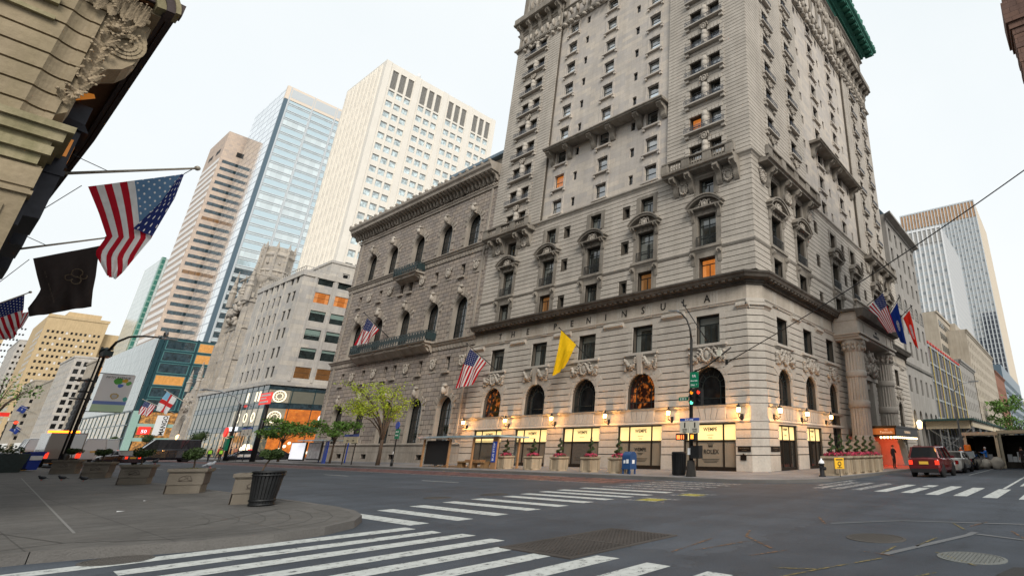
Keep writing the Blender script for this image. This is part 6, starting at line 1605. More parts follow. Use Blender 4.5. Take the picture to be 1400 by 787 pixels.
# two glass towers far behind them
def grid_tower(name,label,x0,y0,x1,y1,h,nE,fl,matN,ribm,pane,head=8):
    t=thing(name,label,'office tower',(x0,y0,0)); F=plane_x(x0)
    mb=MB(); mb.box(x0+.1,x1,y0+.05,y1,.1,h-.3); mb.build('core',matN,t)
    mb=MB(F); 
    for i in range(nE+1): y=y0+(y1-y0)*i/nE; mb.box(y-.35,y+.35,-.7,.1,.1,h-.02)
    mb.box(y0-.3,y1+.3,-.5,.2,h-1.2,h); mb.build('white_fins',ribm,t)
    fz=(h-head)/fl; st=(y1-y0)/nE; sp=[]
    for f in range(fl):
        for i in range(nE): sp.append((y0+(i+.5)*st,.5+f*fz,st-.8,fz*.56,(f*5+i*3)%7//5))
    sp=[q for q in sp if q[1]>14]
    simple_windows(F,t,sp,-.04,M['mull'],pane,100,'window',.1,False)
    mb=MB(F); mb.box(y0+.3,y1-.3,-.2,.05,h-head+.5,h-1.3); mb.build('louvre_head',M['vent'],t)
    return t
M['towerN']=mirror_glass('dark gridded flank',(.28,.29,.31),.3,.2,(2.4,3.5,.7),(.40,.39,.37)); M['spand']=rough_paint('pale spandrel',(.44,.44,.43),.25,.2,.1)
M['beigeflank']=stone('beige flank wall',(.66,.58,.47),var=.06,bump=.05,streak=.1); M['glasspale']=mirror_glass('pale tower glass',(.40,.43,.44),.08,.4,(200,200,0),(.5,.6,.65)); M['glasspale2']=mirror_glass('grey tower glass',(.24,.26,.27),.08,.3,(200,200,0),(.5,.6,.65))
R1=305/138.6*1.0
t1=grid_tower('glass_tower','lower white-finned glass tower in front of the brown-headed one',305,38,369,56,122.5,7,30,M['towerN'],M['white'],[M['glasspale'],M['glasspale2']],10)
mb=MB(plane_x(305)); mb.box(38.4,55.6,-.02,.08,.1,112); mb.build('spandrels',M['spand'],t1)
t2=grid_tower('glass_tower','taller glass tower with brown head and beige flank at the right',470,29.5,560,91,205,23,50,M['beigeflank'],M['mull'],[M['glasspale'],M['glasspale2']],16)
mb=MB(plane_x(470)); mb.box(29.8,90.7,-.02,.08,.1,189); mb.build('spandrels',M['spand'],t2)
M['brownhead']=stone('brown glass head',(.52,.33,.20),var=.35,bump=.1,streak=.6)
mb=MB(plane_x(470)); 
for i in range(23): mb.box(30+i*2.674,31.9+i*2.674,-.3,-.19,189.5,203.6)
mb.build('brown_head_panels',M['brownhead'],t2)
M['darkref']=mirror_glass('dark reflection glass',(.05,.06,.08),.1,.2,(2.65,3.8,.25),(.35,.37,.38))
mb=MB(plane_x(470)); mb.box(29.9,41,-.35,-.2,20,105); mb.box(41,45,-.35,-.2,20,85); mb.build('dark_reflection',M['darkref'],t2)  # dark reflection painted as panels over the tower glass
row_block('stone_building','pale stone building at the foot of the tall tower',335,460,26,M['beige2'],20,[4+3.6*k for k in range(5)],2,2,limit=20,cor=0)
# tree-lined end of the street handled below; sidewalk shed with trussed posts
sd=thing('sidewalk_shed','green-topped construction shed over the pavement with pale beams and trussed posts','sidewalk shed',(84,11,0))
M['shedgreen']=rough_paint('dark green shed boards',(.018,.055,.05),.6); M['shedbeam']=rough_paint('pale shed beam',(.62,.53,.38),.6,0,.12)
mb=MB(); mb.box(83,150,10.6,17.1,5.35,5.62); 
for i in range(30): mb.box(83.5+i*2.2,83.6+i*2.2,10.52,10.6,5.3,5.7)
mb.build('roof_boards',M['shedgreen'],sd)
mb=MB(); mb.box(84,108,10.9,11.1,4.5,5.35); mb.box(109,148,10.9,11.1,4.5,5.35); mb.box(83.8,84,11.2,17,4.3,5.35); mb.build('beams',M['shedbeam'],sd)
mb=MB()
for x in range(84,150,7):
    for y in (11.0,16.8): mb.bar((x,y,.15),(x,y,4.6),.16)
    mb.bar((x,11,.3),(x,16.8,4.4),.1); mb.bar((x,16.8,.3),(x,11,4.4),.1)
    for k in range(4): mb.bar((x,11,1+k),(x+1.2,11,1+k),.08); 
    mb.bar((x+1.2,11,.15),(x+1.2,11,4.6),.12)
mb.bar((84,14.2,.15),(84,14.2,4.5),.14)
for k in range(5): mb.bar((84,14.2,.5+k*.85),(84,15.2,.9+k*.85),.07)
mb.bar((84,15.2,.15),(84,15.2,4.5),.14)
mb.build('posts',M['steel'],sd)
sp_=[]
# site gantries on the roadway: pale frames with dark insides
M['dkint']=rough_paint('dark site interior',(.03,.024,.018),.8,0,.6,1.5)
for (x,y0,y1,h,l) in ((55,5.5,8.0,2.75,'pale framed site gantry with a dark interior beside the barrels'),(56,2.9,5.3,2.9,'second pale framed gantry with stacked white boxes inside'),(53,.6,2.2,3.7,'pale gantry post cut by the right edge of the street')):
    t=thing('site_gantry',l,'gantry',(x,(y0+y1)/2,0)); mb=MB()
    for y in (y0,y1): mb.box(x,x+.22,y-.12,y+.12,0,h)
    mb.box(x-.02,x+.24,y0-.2,y1+.2,h,h+.28); mb.box(x,x+7,y0-.1,y0+.02,h-.2,h); mb.box(x,x+7,y1-.02,y1+.1,h-.2,h); mb.build('frame',M['shedbeam'],t)
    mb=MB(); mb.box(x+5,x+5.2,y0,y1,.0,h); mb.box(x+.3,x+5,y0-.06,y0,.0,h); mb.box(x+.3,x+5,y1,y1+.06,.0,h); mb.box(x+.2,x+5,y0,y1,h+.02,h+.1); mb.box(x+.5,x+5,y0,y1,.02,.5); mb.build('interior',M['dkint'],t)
    mb=MB()
    for i in range(5): mb.box(x+.8+.3*i,x+1.6+.3*i,y0+.2+i*.42,y0+.55+i*.42,.5,.95+.2*(i%3))
    mb.build('stacked_boxes',M['white'] if y0<5 else M['steel'],t)
# ------------------------------------------------------------------ planters on the near pavement
M['box_green']=None
def leafmat(name,c0,c1,rough=.6):
    m,nt,b,N,L=newmat(name); g=pos(N); n=noi(N,L,g.outputs['Position'],3.0,4,.7); oi=N.new('ShaderNodeNewGeometry')
    c=ramp(N,L,n,[(.3,c0),(.7,c1)]); c=mixc(N,L,'MULTIPLY',.5,c,ramp(N,L,oi.outputs['Random Per Island'],[(0,(.55,.55,.55)),(1,(1.35,1.35,1.2))]))
    L.new(c,b.inputs['Base Color']); setp(b,rough=rough,spec=.3); b.inputs['Subsurface Weight'].default_value=0; return m
M['leaf_dark']=leafmat('dark box leaves',(.018,.035,.009),(.055,.09,.025)); M['leaf_lime']=leafmat('young lime leaves',(.22,.30,.012),(.42,.50,.04))
M['leaf_mid']=leafmat('mid green leaves',(.05,.12,.015),(.12,.22,.04)); M['moss']=leafmat('moss',(.06,.07,.02),(.12,.12,.04)); M['petal']=leafmat('pink flowers',(.30,.02,.06),(.62,.08,.16))
M['bark']=stone('bark',(.11,.08,.06),var=.3,bump=.8,streak=.5,fine=20)
def leaves(mb,cen,rad,n,size,seed=0,shell=.5,m=0,flat=1):
    r=random.Random(seed)
    for i in range(n):
        while 1:
            d=Vector((r.uniform(-1,1),r.uniform(-1,1),r.uniform(-1,1)))
            if .05<d.length<=1: break
        q=d.normalized()*(shell+(1-shell)*r.random()**.6) if shell else d
        c=Vector((cen[0]+q.x*rad[0],cen[1]+q.y*rad[1],cen[2]+q.z*rad[2]))
        a=Vector((r.uniform(-1,1),r.uniform(-1,1),r.uniform(-1,1)*flat)).normalized(); b=a.cross(Vector((r.uniform(-1,1),r.uniform(-1,1),r.uniform(-1,1)))).normalized()
        s=size*r.uniform(.6,1.3)
        mb.face([c-a*s,c-b*s*.5,c+a*s,c+b*s*.5],m)
def planter_trough(label,loc,rz,L_=1.55,W_=.95,tree=True,treelabel=None,tr=.38,seed=0,lean=0,second=False):
    t=thing('planter',label,'planter',loc,rz,'stone planters along the near kerb')
    mb=LB(); mb.box(-L_/2+.025,L_/2-.025,-W_/2+.025,W_/2-.025,0,.34); mb.box(-L_/2,L_/2,-W_/2,W_/2,.35,.86); mb.build('box',M['concrete_pl'],t)
    mb=LB(); 
    mb.box(-L_/2-.07,L_/2+.07,-W_/2-.07,-W_/2+.10,.88,1.0); mb.box(-L_/2-.07,L_/2+.07,W_/2-.10,W_/2+.07,.88,1.0); mb.box(-L_/2-.07,-L_/2+.10,-W_/2+.10,W_/2-.10,.88,1.0); mb.box(L_/2-.10,L_/2+.07,-W_/2+.10,W_/2-.10,.88,1.0)
    mb.box(-L_/2-.035,L_/2+.035,-W_/2-.035,W_/2+.035,.84,.882); mb.build('rim',M['concrete_pl'],t)
    # end panels in a darker tone than the box
    mb=LB(); mb.box(L_/2+.0,L_/2+.012,-W_/2+.04,W_/2-.04,.38,.84); mb.box(-L_/2-.012,-L_/2,-W_/2+.0,W_/2-.0,.0,.84); mb.build('end_panel',M['planter_dark'],t)
    # city emblem: leafy curve with a stem line
    mb=LB()
    for side in (-1,):
        y=side*(W_/2+.006)
        pts=[(-.17,.52),(-.2,.6),(-.1,.7),(.0,.73),(.11,.70),(.14,.62),(.19,.53),(.08,.55),(.02,.62),(-.05,.56),(-.17,.52)]
        mb.tube([(x,y,z) for x,z in pts],.012,5); mb.tube([(-.2,y,.5),(.2,y,.5)],.012,5); mb.tube([(-.05,y,.66),(.07,y,.63)],.01,5)
    mb.build('emblem',M['planter_dark'],t)
    t.scale=(.94,.94,.80)
    mb=LB(); mb.box(-L_/2+.1,L_/2-.1,-W_/2+.1,W_/2-.1,.8,.93)
    r=random.Random(seed)
    leaves(mb,(0,0,.95),(L_/2-.12,W_/2-.12,.07),500,.035,seed,0)
    mb.build('moss_bed',M['moss'],t)
    if tree:
        w=thing('topiary_tree',treelabel,'shrub',(loc[0],loc[1],loc[2]+.74),rz,'clipped topiary trees in the planters')
        mb=LB(); mb.tube([(0,0,-.02),(.02,0,.15),(-.01+lean*.5,.02,.3),(lean,0,.44)],[.03,.026,.024,.022],6); mb.build('trunk',M['bark'],w)
        mb=LB(); rr=random.Random(seed+5)
        mb.ball((lean,0,.54),(tr*.62,tr*.62,tr*.36),10,6,0,.5)
        for k in range(9): leaves(mb,(lean+rr.uniform(-.6,.6)*tr,rr.uniform(-.6,.6)*tr,.54+rr.uniform(-.2,.25)*tr),(tr*.5,tr*.5,tr*.34),190,.04,seed+k,.6)
        mb.build('crown',M['leaf_dark'],w)
    return t
P0=.15
planter_trough('stone planter nearest the camera, half hidden behind the slatted bin',(6.25,19.66,P0),math.radians(-27),1.02,.74,True,'topiary tree leaning from the planter behind the slatted bin',.33,1,.14)
planter_trough('stone planter with an emblem, second from the slatted bin',(6.22,26.05,P0),math.radians(-29),1.02,.76,True,'topiary tree in the second planter from the bin',.38,2)
planter_trough('stone planter with an emblem, third from the slatted bin',(6.4,34.4,P0),math.radians(-25),1.02,.8,True,'topiary tree in the third planter from the bin',.38,3)
planter_trough('stone planter with an emblem, fourth from the slatted bin',(6.5,43.3,P0),math.radians(-27),1.05,.85,True,'topiary tree in the fourth planter from the bin',.38,4)
planter_trough('stone planter with an emblem, farthest from the slatted bin',(6.45,52.4,P0),math.radians(-27),1.15,.9,True,'topiary tree in the farthest planter of the row',.4,5)
# slatted litter bin
bn_=thing('litter_bin','black slatted steel litter bin beside the nearest planter','bin',(6.1,18.6,P0))
bn_.scale=(.88,.88,.86)
mb=LB(); n=26
for i in range(n):
    a=2*PI*i/n; r0,r1=.30,.40; w=.034
    c,s=math.cos(a),math.sin(a)
    A=[(r0*c-w*s,r0*s+w*c,.03),(r0*c+w*s,r0*s-w*c,.03),((r0+.012)*c+w*s,(r0+.012)*s-w*c,.03),((r0+.012)*c-w*s,(r0+.012)*s+w*c,.03)]
    B=[(r1*c-w*s,r1*s+w*c,.98),(r1*c+w*s,r1*s-w*c,.98),((r1+.012)*c+w*s,(r1+.012)*s-w*c,.98),((r1+.012)*c-w*s,(r1+.012)*s+w*c,.98)]
    mb.loft(A,B)
mb.build('slats',M['iron'],bn_)
mb=LB()
for z,r in ((.02,.31),(.14,.325),(.88,.405),(.975,.42)):
    mb.lathe([(r,z),(r+.025,z),(r+.025,z+.045),(r,z+.045),(r,z)],(0,0,0),26)
mb.lathe([(.29,.0),(.29,.03)],(0,0,0),20); mb.build('hoops',M['iron'],bn_)
mb=LB(); mb.lathe([(.24,.1),(.33,.9)],(0,0,0),18); mb.build('liner',M['black'],bn_)
# pigeons
def pigeon(label,loc,rz,dark=True):
    t=thing('pigeon',label,'pigeon',loc,rz,'pigeons on the near pavement')
    mb=LB(); mb.ball((0,0,.13),(.14,.075,.075),10,7); mb.ball((.13,0,.20),(.045,.04,.045),8,6); mb.tube([(.08,0,.15),(.12,0,.19)],[.055,.04],7); mb.loft([(-.08,-.05,.13),(-.08,.05,.13),(-.06,.05,.16),(-.06,-.05,.16)],[(-.25,-.04,.07),(-.25,.04,.07),(-.25,.04,.085),(-.25,-.04,.085)]); mb.tube([(.165,0,.20),(.20,0,.185)],[.012,.003],5)
    mb.build('body',M['pig'],t)
    mb=LB(); 
    for k in (-1,1): mb.tube([(.01,k*.03,.07),(.015,k*.03,.0)],.008,5); mb.tube([(.015,k*.03,.006),(.05,k*.03,.004)],.006,4)
    mb.build('legs',M['redbar'],t); return t
M['pig']=rough_paint('slate feathers',(.03,.032,.038),.6)
pigeon('dark pigeon on the pavement, nearest the left edge',(4.5,42.0,P0),2.6); pigeon('dark pigeon on the pavement between the other two',(5.06,41.2,P0),2.7); pigeon('dark pigeon on the pavement closest to the planters',(5.55,39.4,P0),2.9)
M['pig2']=rough_paint('grey white feathers',(.25,.27,.3),.6)
pg=pigeon('grey and white pigeon perched on the rim of the second planter',(6.62,25.85,P0+.80),.4)
for c in pg.children:
    if c.name.startswith('body'): c.data.materials[0]=M['pig2']
pigeon('small pigeon perched on the rim of the third planter',(6.8,34.2,P0+.80),.8)
# ------------------------------------------------------------------ planters with spiral topiary before the hotel
def square_planter(label,loc,tlabel,seed,gl,tl,w=.95,h=.95):
    t=thing('planter',label,'planter',loc,0,gl)
    mb=LB(); k=w/2
    mb.loft([(-k*.9,-k*.9,0),(k*.9,-k*.9,0),(k*.9,k*.9,0),(-k*.9,k*.9,0)],[(-k*.8,-k*.8,.1),(k*.8,-k*.8,.1),(k*.8,k*.8,.1),(-k*.8,k*.8,.1)]); mb.box(-k*.8,k*.8,-k*.8,k*.8,.1,h*.8)
    for sx in (-1,1):
        for sy in (-1,1): mb.box(sx*k*.78-.09,sx*k*.78+.09,sy*k*.78-.09,sy*k*.78+.09,.1,h*.8)
    mb.build('box',M['planter_st'],t)
    mb=LB(); mb.loft([(-k*.82,-k*.82,h*.8),(k*.82,-k*.82,h*.8),(k*.82,k*.82,h*.8),(-k*.82,k*.82,h*.8)],[(-k*1.03,-k*1.03,h*.9),(k*1.03,-k*1.03,h*.9),(k*1.03,k*1.03,h*.9),(-k*1.03,k*1.03,h*.9)]); mb.box(-k*1.03,k*1.03,-k*1.03,k*1.03,h*.9,h); mb.build('rim',M['planter_st'],t)
    mb=LB(); leaves(mb,(0,0,h+.08),(k*.95,k*.95,.16),260,.07,seed,0); mb.build('flowers',M['petal'],t)
    mb=LB(); leaves(mb,(0,0,h+.03),(k*.98,k*.98,.12),160,.08,seed+1,0); mb.build('leaves',M['leaf_dark'],t)
    w_=thing('spiral_topiary',tlabel,'shrub',(loc[0],loc[1],loc[2]+h),0,tl)
    mb=LB(); mb.tube([(0,0,-.05),(0,0,1.05)],.03,6); mb.build('trunk',M['bark'],w_)
    mb=LB()
    for i in range(44):
        f=i/43; a=f*2*PI*2.6; r=.24*(1-f)+.05; leaves(mb,(r*.8*math.cos(a),r*.8*math.sin(a),.2+1.0*f),(.11*(1-f*.6),.11*(1-f*.6),.075),30,.035,seed*50+i,.3)
        mb.ball((r*.75*math.cos(a),r*.75*math.sin(a),.2+1.0*f),.07*(1-f*.6),6,4)
    mb.build('crown',M['leaf_dark'],w_); return t
ordn=['first','second','third','fourth','fifth']
for i,(y,x) in enumerate(((36.9,27.4),(33.4,27.2),(30.3,27.0),(27.0,26.8),(24.3,26.6))):
    square_planter('square planter of pink flowers, %s from the bus shelter'%ordn[i] if i<4 else 'square planter partly hidden behind the blue mailbox',(x,y,P0),'spiral topiary in the %s avenue planter from the bus shelter'%ordn[i] if i<4 else 'spiral topiary just behind the blue mailbox',i+1,'square planters along the avenue front','spiral topiary trees along the avenue front')
for i,x in enumerate((31.7,33.0,34.35,35.7,37.0,38.3)):
    square_planter('square planter of pink flowers, number %d counting from the hydrant'%(i+1) if False else 'square side-street planter, '+['nearest the hydrant and yellow sign','second from the yellow sign','third from the yellow sign','third from the red carpet','second from the red carpet','last before the red carpet'][i],(x,11.9-.08*i,P0),'spiral topiary, '+['nearest the hydrant','second from the hydrant','third from the hydrant','third from the red carpet','second from the red carpet','nearest the red carpet'][i],i+20,'square planters along the side street','spiral topiary trees along the side street',1.05,1.05)
# ------------------------------------------------------------------ mailbox, bin, hydrant, signs
M['mailblue']=rough_paint('mailbox blue',(.02,.06,.16),.4,0,.1)
mx_=thing('mailbox','blue mailbox with rounded top between the fifth planter and the bin','mailbox',(26.2,23.0,P0),0)
mb=LB(); pr=[(-.3,.3),(.3,.3)]+[(.3*math.cos(PI*i/10),1.0+.3*math.sin(PI*i/10)) for i in range(11)]
mb.loft([(x,-.33,z) for x,z in pr],[(x,.33,z) for x,z in pr]); mb.box(-.32,.32,-.35,.35,.28,.36); mb.build('box',M['mailblue'],mx_)
mb=LB(); 
for a in (-1,1):
    for b in (-1,1): mb.box(a*.24-.04,a*.24+.04,b*.27-.04,b*.27+.04,0,.32)
build_each(mb,'leg',M['mailblue'],mx_,LB)
mb=LB(); mb.box(-.315,-.30,-.2,-.02,.62,.85); mb.box(-.315,-.30,.06,.2,.62,.8); mb.box(-.12,.1,-.345,-.33,.6,.82); build_each(mb,'sticker',M['white'],mx_,LB)
wb=thing('waste_bin','dark ribbed waste bin left of the traffic signal pole','bin',(26.6,19.45,P0))
mb=LB(); mb.lathe([(.34,0),(.38,.05),(.42,1.15),(.45,1.2),(.43,1.28),(.36,1.3),(.3,1.1),(.3,.3)],(0,0,0),20); mb.build('body',M['black'],wb)
mb=LB()
for i in range(20): a=2*PI*i/20; mb.bar((.385*math.cos(a),.385*math.sin(a),.06),(.43*math.cos(a),.43*math.sin(a),1.14),.035)
mb.build('ribs',M['iron'],wb)
hy=thing('fire_hydrant','black fire hydrant with white bonnet before the side-street planters','hydrant',(29.9,11.9,P0))
mb=LB(); mb.lathe([(.2,0),(.2,.06),(.13,.08),(.13,.62),(.16,.64),(.16,.68)],(0,0,0),12); mb.tube([(-.24,0,.5),(.24,0,.5)],.07,8); mb.tube([(0,-.24,.42),(0,0,.42)],.09,8); mb.build('barrel',M['black'],hy)
mb=LB(); mb.lathe([(.17,.68),(.17,.72),(.13,.82),(.05,.88),(.05,.95)],(0,0,0),12); mb.build('bonnet',M['white'],hy)
ys=thing('pavement_sign','small yellow sign on a low post before the side-street planters','sign',(30.4,11.05,P0))
M['signyel']=rough_paint('yellow sign',(.75,.42,.02),.5,0,.05)
mb=LB(); mb.tube([(0,0,0),(0,0,.62)],.03,6); mb.build('post',M['iron'],ys); mb=LB(plane_y(0)); mb.box(-.38,.38,-.03,.03,.5,1.2); ys.scale=(.8,.8,.82); mb.build('board',M['signyel'],ys)
tx=LB(); tx.F=plane_y(0); tx.box(-.28,.28,-.045,-.03,1.05,1.12); tx.ring(0,.82,.10,.15,-.045,-.03,0,2*PI,12); tx.box(-.03,.03,-.045,-.03,.6,.75); tx.box(-.2,.2,-.045,-.03,.56,.6); tx.F=None; tx.build('lettering',M['letter'],ys)
ys.rotation_euler=(0,0,-.62)
# ------------------------------------------------------------------ traffic signal with street lamp
M['polebronze']=rough_paint('dark bronze pole',(.022,.02,.018),.45,.3)
M['sgreen']=rough_paint('street sign green',(.0,.17,.085),.5,0,.05); M['swhite']=plain('white sign letters',(.8,.8,.8),.5); M['signboard']=rough_paint('pale sign board',(.52,.50,.42),.5,0,.05); M['signblue']=rough_paint('blue sign band',(.02,.07,.35),.5,0,.05)
PXs,PYs=25.7,17.95
ts=thing('traffic_signal','traffic signal pole with curved street lamp, green route sign and bus board','traffic light',(PXs,PYs,P0))
mb=LB(); mb.loft([(.3*math.cos(2*PI*i/8),.3*math.sin(2*PI*i/8),0) for i in range(8)],[(.22*math.cos(2*PI*i/8),.22*math.sin(2*PI*i/8),.85) for i in range(8)]); mb.tube([(0,0,.8),(0,0,7.75)],[.13,.085],10); mb.build('pole',M['polebronze'],ts)
mb=LB(); mb.tube([(0,0,7.7),(0,.1,8.4),(0,.35,9.0),(0,.75,9.45),(0,1.1,9.62)],[.07,.06,.05,.045,.04],8); mb.build('lamp_arm',M['polebronze'],ts)
mb=LB(); mb.loft([(-.1,1.0,9.56),(.1,1.0,9.56),(.1,1.0,9.7),(-.1,1.0,9.7)],[(-.09,1.75,9.72),(.09,1.75,9.72),(.09,1.75,9.8),(-.09,1.75,9.8)]); mb.build('lamp_head',M['steel'],ts)
mb=LB(); mb.tube([(0,0,5.7),(0,-1.2,6.05),(0,-2.8,6.95)],.045,7); mb.build('brace_arm',M['polebronze'],ts)
mb=LB(); mb.box(-.1,.1,-2.14,-1.9,6.5,6.85); mb.tube([(0,-1.97,6.8),(0,-1.97,7.05)],.018,6); mb.tube([(0,-2.1,6.8),(0,-2.1,7.0)],.015,6); mb.build('wireless_box',M['signboard'],ts)
FS=lambda s,d,z:(-.14+d,s,z)      # boards face the avenue (-X); s runs along +Y
mb=LB(); mb.F=FS; mb.box(-.62,-.04,-.04,0,4.83,5.72); g1=mb.build('route_sign',M['sgreen'],ts)
tx=LB(); text_faces(tx,'9A',FS,-.33,-.06,5.4,.24,.01,-1); text_faces(tx,'West Side',FS,-.33,-.06,5.17,.12,.01,-1); text_faces(tx,'Hwy  >',FS,-.33,-.06,4.93,.15,.01,-1); tx.build('lettering',M['swhite'],g1)
mb=LB(); mb.F=FS; mb.box(.1,.78,-.02,.02,4.12,4.32); g2=mb.build('street_name_sign',M['sgreen'],ts); tx=LB(); text_faces(tx,'E 55 St',FS,.44,-.04,4.16,.16,.01,-1); tx.build('lettering',M['swhite'],g2)
for yy,nm,top,bot in ((-.32,'signal','amber','green'),(-.80,'signal','red','dark')):
    mb=LB(); mb.F=FS; mb.box(yy-.17,yy+.17,-.28,.0,3.80,4.68)
    for k in range(3): z=4.52-k*.28; mb.ring(yy,z,.11,.14,-.43,-.28,.2,PI-.2,8)
    h=mb.build('signal_head',M['black'],ts)
    for k,st in enumerate(((1,0,1) if yy>-.6 else (1,0,0))):
        z=4.52-k*.28; lm=LB(); lm.F=FS; lm.ring(yy,z,.0,.11,-.295,-.285,0,2*PI,12)
        colr={(0,True):('lens_amber',(1,.35,.02)),(2,True):('lens_green',(.15,1,.6)),(0,False):('lens_red',(1,.05,.02))}.get((k,yy>-.6))
        if st: 
            if colr[0] not in M: M[colr[0]]=plain(colr[0].replace('_',' '),colr[1],.3,emit=colr[1],es=1.6 if 'amber' not in colr[0] else .9)
            lm.build('lens',M[colr[0]],h)
        else: lm.build('lens',M['iron'],h)
mb=LB(); mb.F=FS; mb.bar((0,-.1,4.72),(-.95,-.1,4.72),.05); mb.build('signal_bracket',M['polebronze'],ts)
mb=LB(); mb.F=FS; mb.box(-.72,.62,-.12,-.08,2.3,2.95); mb.bar((-.05,-.13,2.28),(-.05,-.13,2.65),.025); g3=mb.build('bus_board',M['signboard'],ts)
mb=LB(); mb.F=FS; mb.box(-.72,.62,-.13,-.07,2.96,3.12); mb.build('blue_band',M['signblue'],g3)
tx=LB(); text_faces(tx,'BUS LANE',FS,-.05,-.14,2.98,.13,.01,-1); tx.build('lettering',M['swhite'],g3)
tx=LB(); 
for s_ in (.26,-.44): text_faces(tx,'BUSES',FS,s_,-.13,2.46,.12,.01,-1); text_faces(tx,'ONLY',FS,s_,-.13,2.34,.11,.01,-1); tx.F=FS; tx.box(s_-.04,s_+.04,-.135,-.125,2.6,2.88); tx.F=None
tx.build('lettering',M['letter'],g3)
mb=LB(); mb.F=FS; mb.box(.12,.78,-.28,-.02,1.92,2.28); p1=mb.build('walk_signal',M['black'],ts)
M['walk']=plain('walk signal digits',(1,.2,.05),.4,emit=(1,.22,.05),es=2.0); M['walko']=plain('orange hand',(1,.4,.05),.4,emit=(1,.36,.03),es=1.5)
tx=LB(); text_faces(tx,'11',FS,.3,-.3,1.99,.28,.01,-1,bold=.012); tx.F=FS; tx.box(.48,.7,-.3,-.285,1.98,2.2); tx.build('lamp_digits',M['walk'],p1)
mb=LB(); mb.F=FS; mb.box(-.56,-.14,-.28,-.02,1.9,2.28); p2=mb.build('walk_signal',M['black'],ts); mb=LB(); mb.F=FS; mb.box(-.46,-.26,-.3,-.285,1.98,2.14); 
for k in range(4): mb.box(-.46+k*.053,-.425+k*.053,-.3,-.285,2.14,2.21)
mb.build('lamp_hand',M['walko'],p2)
mb=LB(); mb.F=FS; mb.box(-.68,-.12,-.1,.3,.95,1.75-.42+.3); mb.build('control_cabinet',M['iron'],ts); mb=LB(); mb.F=FS; mb.box(-.12,.12,-.03,.0,1.15,1.5); mb.build('notice',M['white'],ts)
# ------------------------------------------------------------------ bus shelters and stop signs on the far pavement
M['sheltglass']=None
def clear_glass(name,tint):
    m,nt,b,N,L=newmat(name); setp(b,tint,.05,spec=.6); b.inputs['Transmission Weight'].default_value=.0; b.inputs['Alpha'].default_value=.28; return m
M['clear']=clear_glass('shelter glass',(.25,.30,.30)); M['orangepost']=rough_paint('copper lit post',(.42,.24,.12),.4,.3,.2,2); M['shroof']=rough_paint('pale blue glass roof',(.30,.42,.48),.15,.1,.2,1.2,.8); M['panelblue']=rough_paint('blue bus panel',(.015,.06,.36),.4,0,.05); M['wood']=rough_paint('bench wood',(.28,.17,.08),.6)
sh2=thing('bus_shelter','glass bus shelter with pale roof and dark advert panel by the clubhouse','bus shelter',(27.4,42,P0))
mb=MB(); 
for x in (26.4,28.6):
    for y in (37.0,39.9,43.2,47.2): mb.box(x-.07,x+.07,y-.07,y+.07,P0,2.4)
build_each(mb,'post',M['orangepost'],sh2)
mb=MB(); mb.loft([(26.0,36.2,2.5),(28.9,36.2,2.42),(28.9,47.7,2.42),(26.0,47.7,2.5)],[(26.0,36.2,2.62),(28.9,36.2,2.54),(28.9,47.7,2.54),(26.0,47.7,2.62)]); mb.build('roof',M['shroof'],sh2)
mb=MB(); mb.box(26.5,26.62,43.4,47.0,.35,2.28); mb.build('advert_panel',M['black'],sh2)
mb=MB(); mb.box(28.56,28.6,37.1,43.2,.45,2.3); mb.box(26.5,28.5,47.2,47.24,.45,2.2); mb.build('glass_wall',M['clear'],sh2)
mb=MB(); mb.box(26.28,26.42,36.6,37.2,P0,2.5); mb.build('end_post',M['orangepost'],sh2); mb=MB(plane_x(26.27)); mb.box(36.64,37.16,-.02,.0,.65,2.15); mb.build('bus_panel',M['panelblue'],sh2)
tx=MB(); text_faces(tx,'BUS STOP',lambda s,d,z:(26.24+d,36.9+(z-1.4),1.4+(s-0)),0,0,1.33,.3,.01,1); tx.build('panel_lettering',M['swhite'],sh2)
mb=MB(); mb.box(26.9,27.5,39.0,42.6,.55,.65); 
for y in (39.2,40.8,42.4): mb.box(27.0,27.4,y-.3,y+.3,P0,.55)
mb.build('bench',M['wood'],sh2)
mb=MB(); 
for y in (39.9,41.3): mb.box(26.95,27.45,y-.35,y+.35,.65,.78)
mb.build('bench_seat',M['orangepost'],sh2)
M['advert']=plain('bright advert sheet',(.75,.76,.78),.4,emit=(.9,.92,1),es=.75)
M['advert2']=rough_paint('advert sheet',(.5,.5,.52),.3,0,.4,1.5)
s3=thing('bus_shelter','bus shelter with two bright white advert panels before the glass shop','bus shelter',(27,71,P0))
mb=MB(); mb.box(26.4,26.55,71.9,76.0,.35,2.35); f=mb.build('advert_frame',M['iron'],s3); mb=MB(plane_x(26.39)); mb.box(72.05,75.85,-.02,.0,.5,2.25); mb.build('advert_sheet',M['advert'],f)
mb=MB(); mb.box(26.4,26.55,67.8,71.2,.45,2.3); f=mb.build('advert_frame',M['iron'],s3); mb=MB(plane_x(26.39)); mb.box(67.95,71.05,-.02,.0,.6,2.2); mb.build('advert_sheet',M['advert2'],f)
mb=MB(); mb.loft([(25.9,66.4,2.45),(28.8,66.4,2.4),(28.8,73.2,2.4),(25.9,73.2,2.45)],[(25.9,66.4,2.56),(28.8,66.4,2.5),(28.8,73.2,2.5),(25.9,73.2,2.56)]); mb.build('roof',M['shroof'],s3)
mb=MB(); mb.box(26.35,26.5,66.3,66.9,P0,2.4); mb.box(28.4,28.5,66.4,66.5,P0,2.4); mb.box(28.4,28.5,73,73.1,P0,2.4); build_each(mb,'post',M['panelblue'],s3)
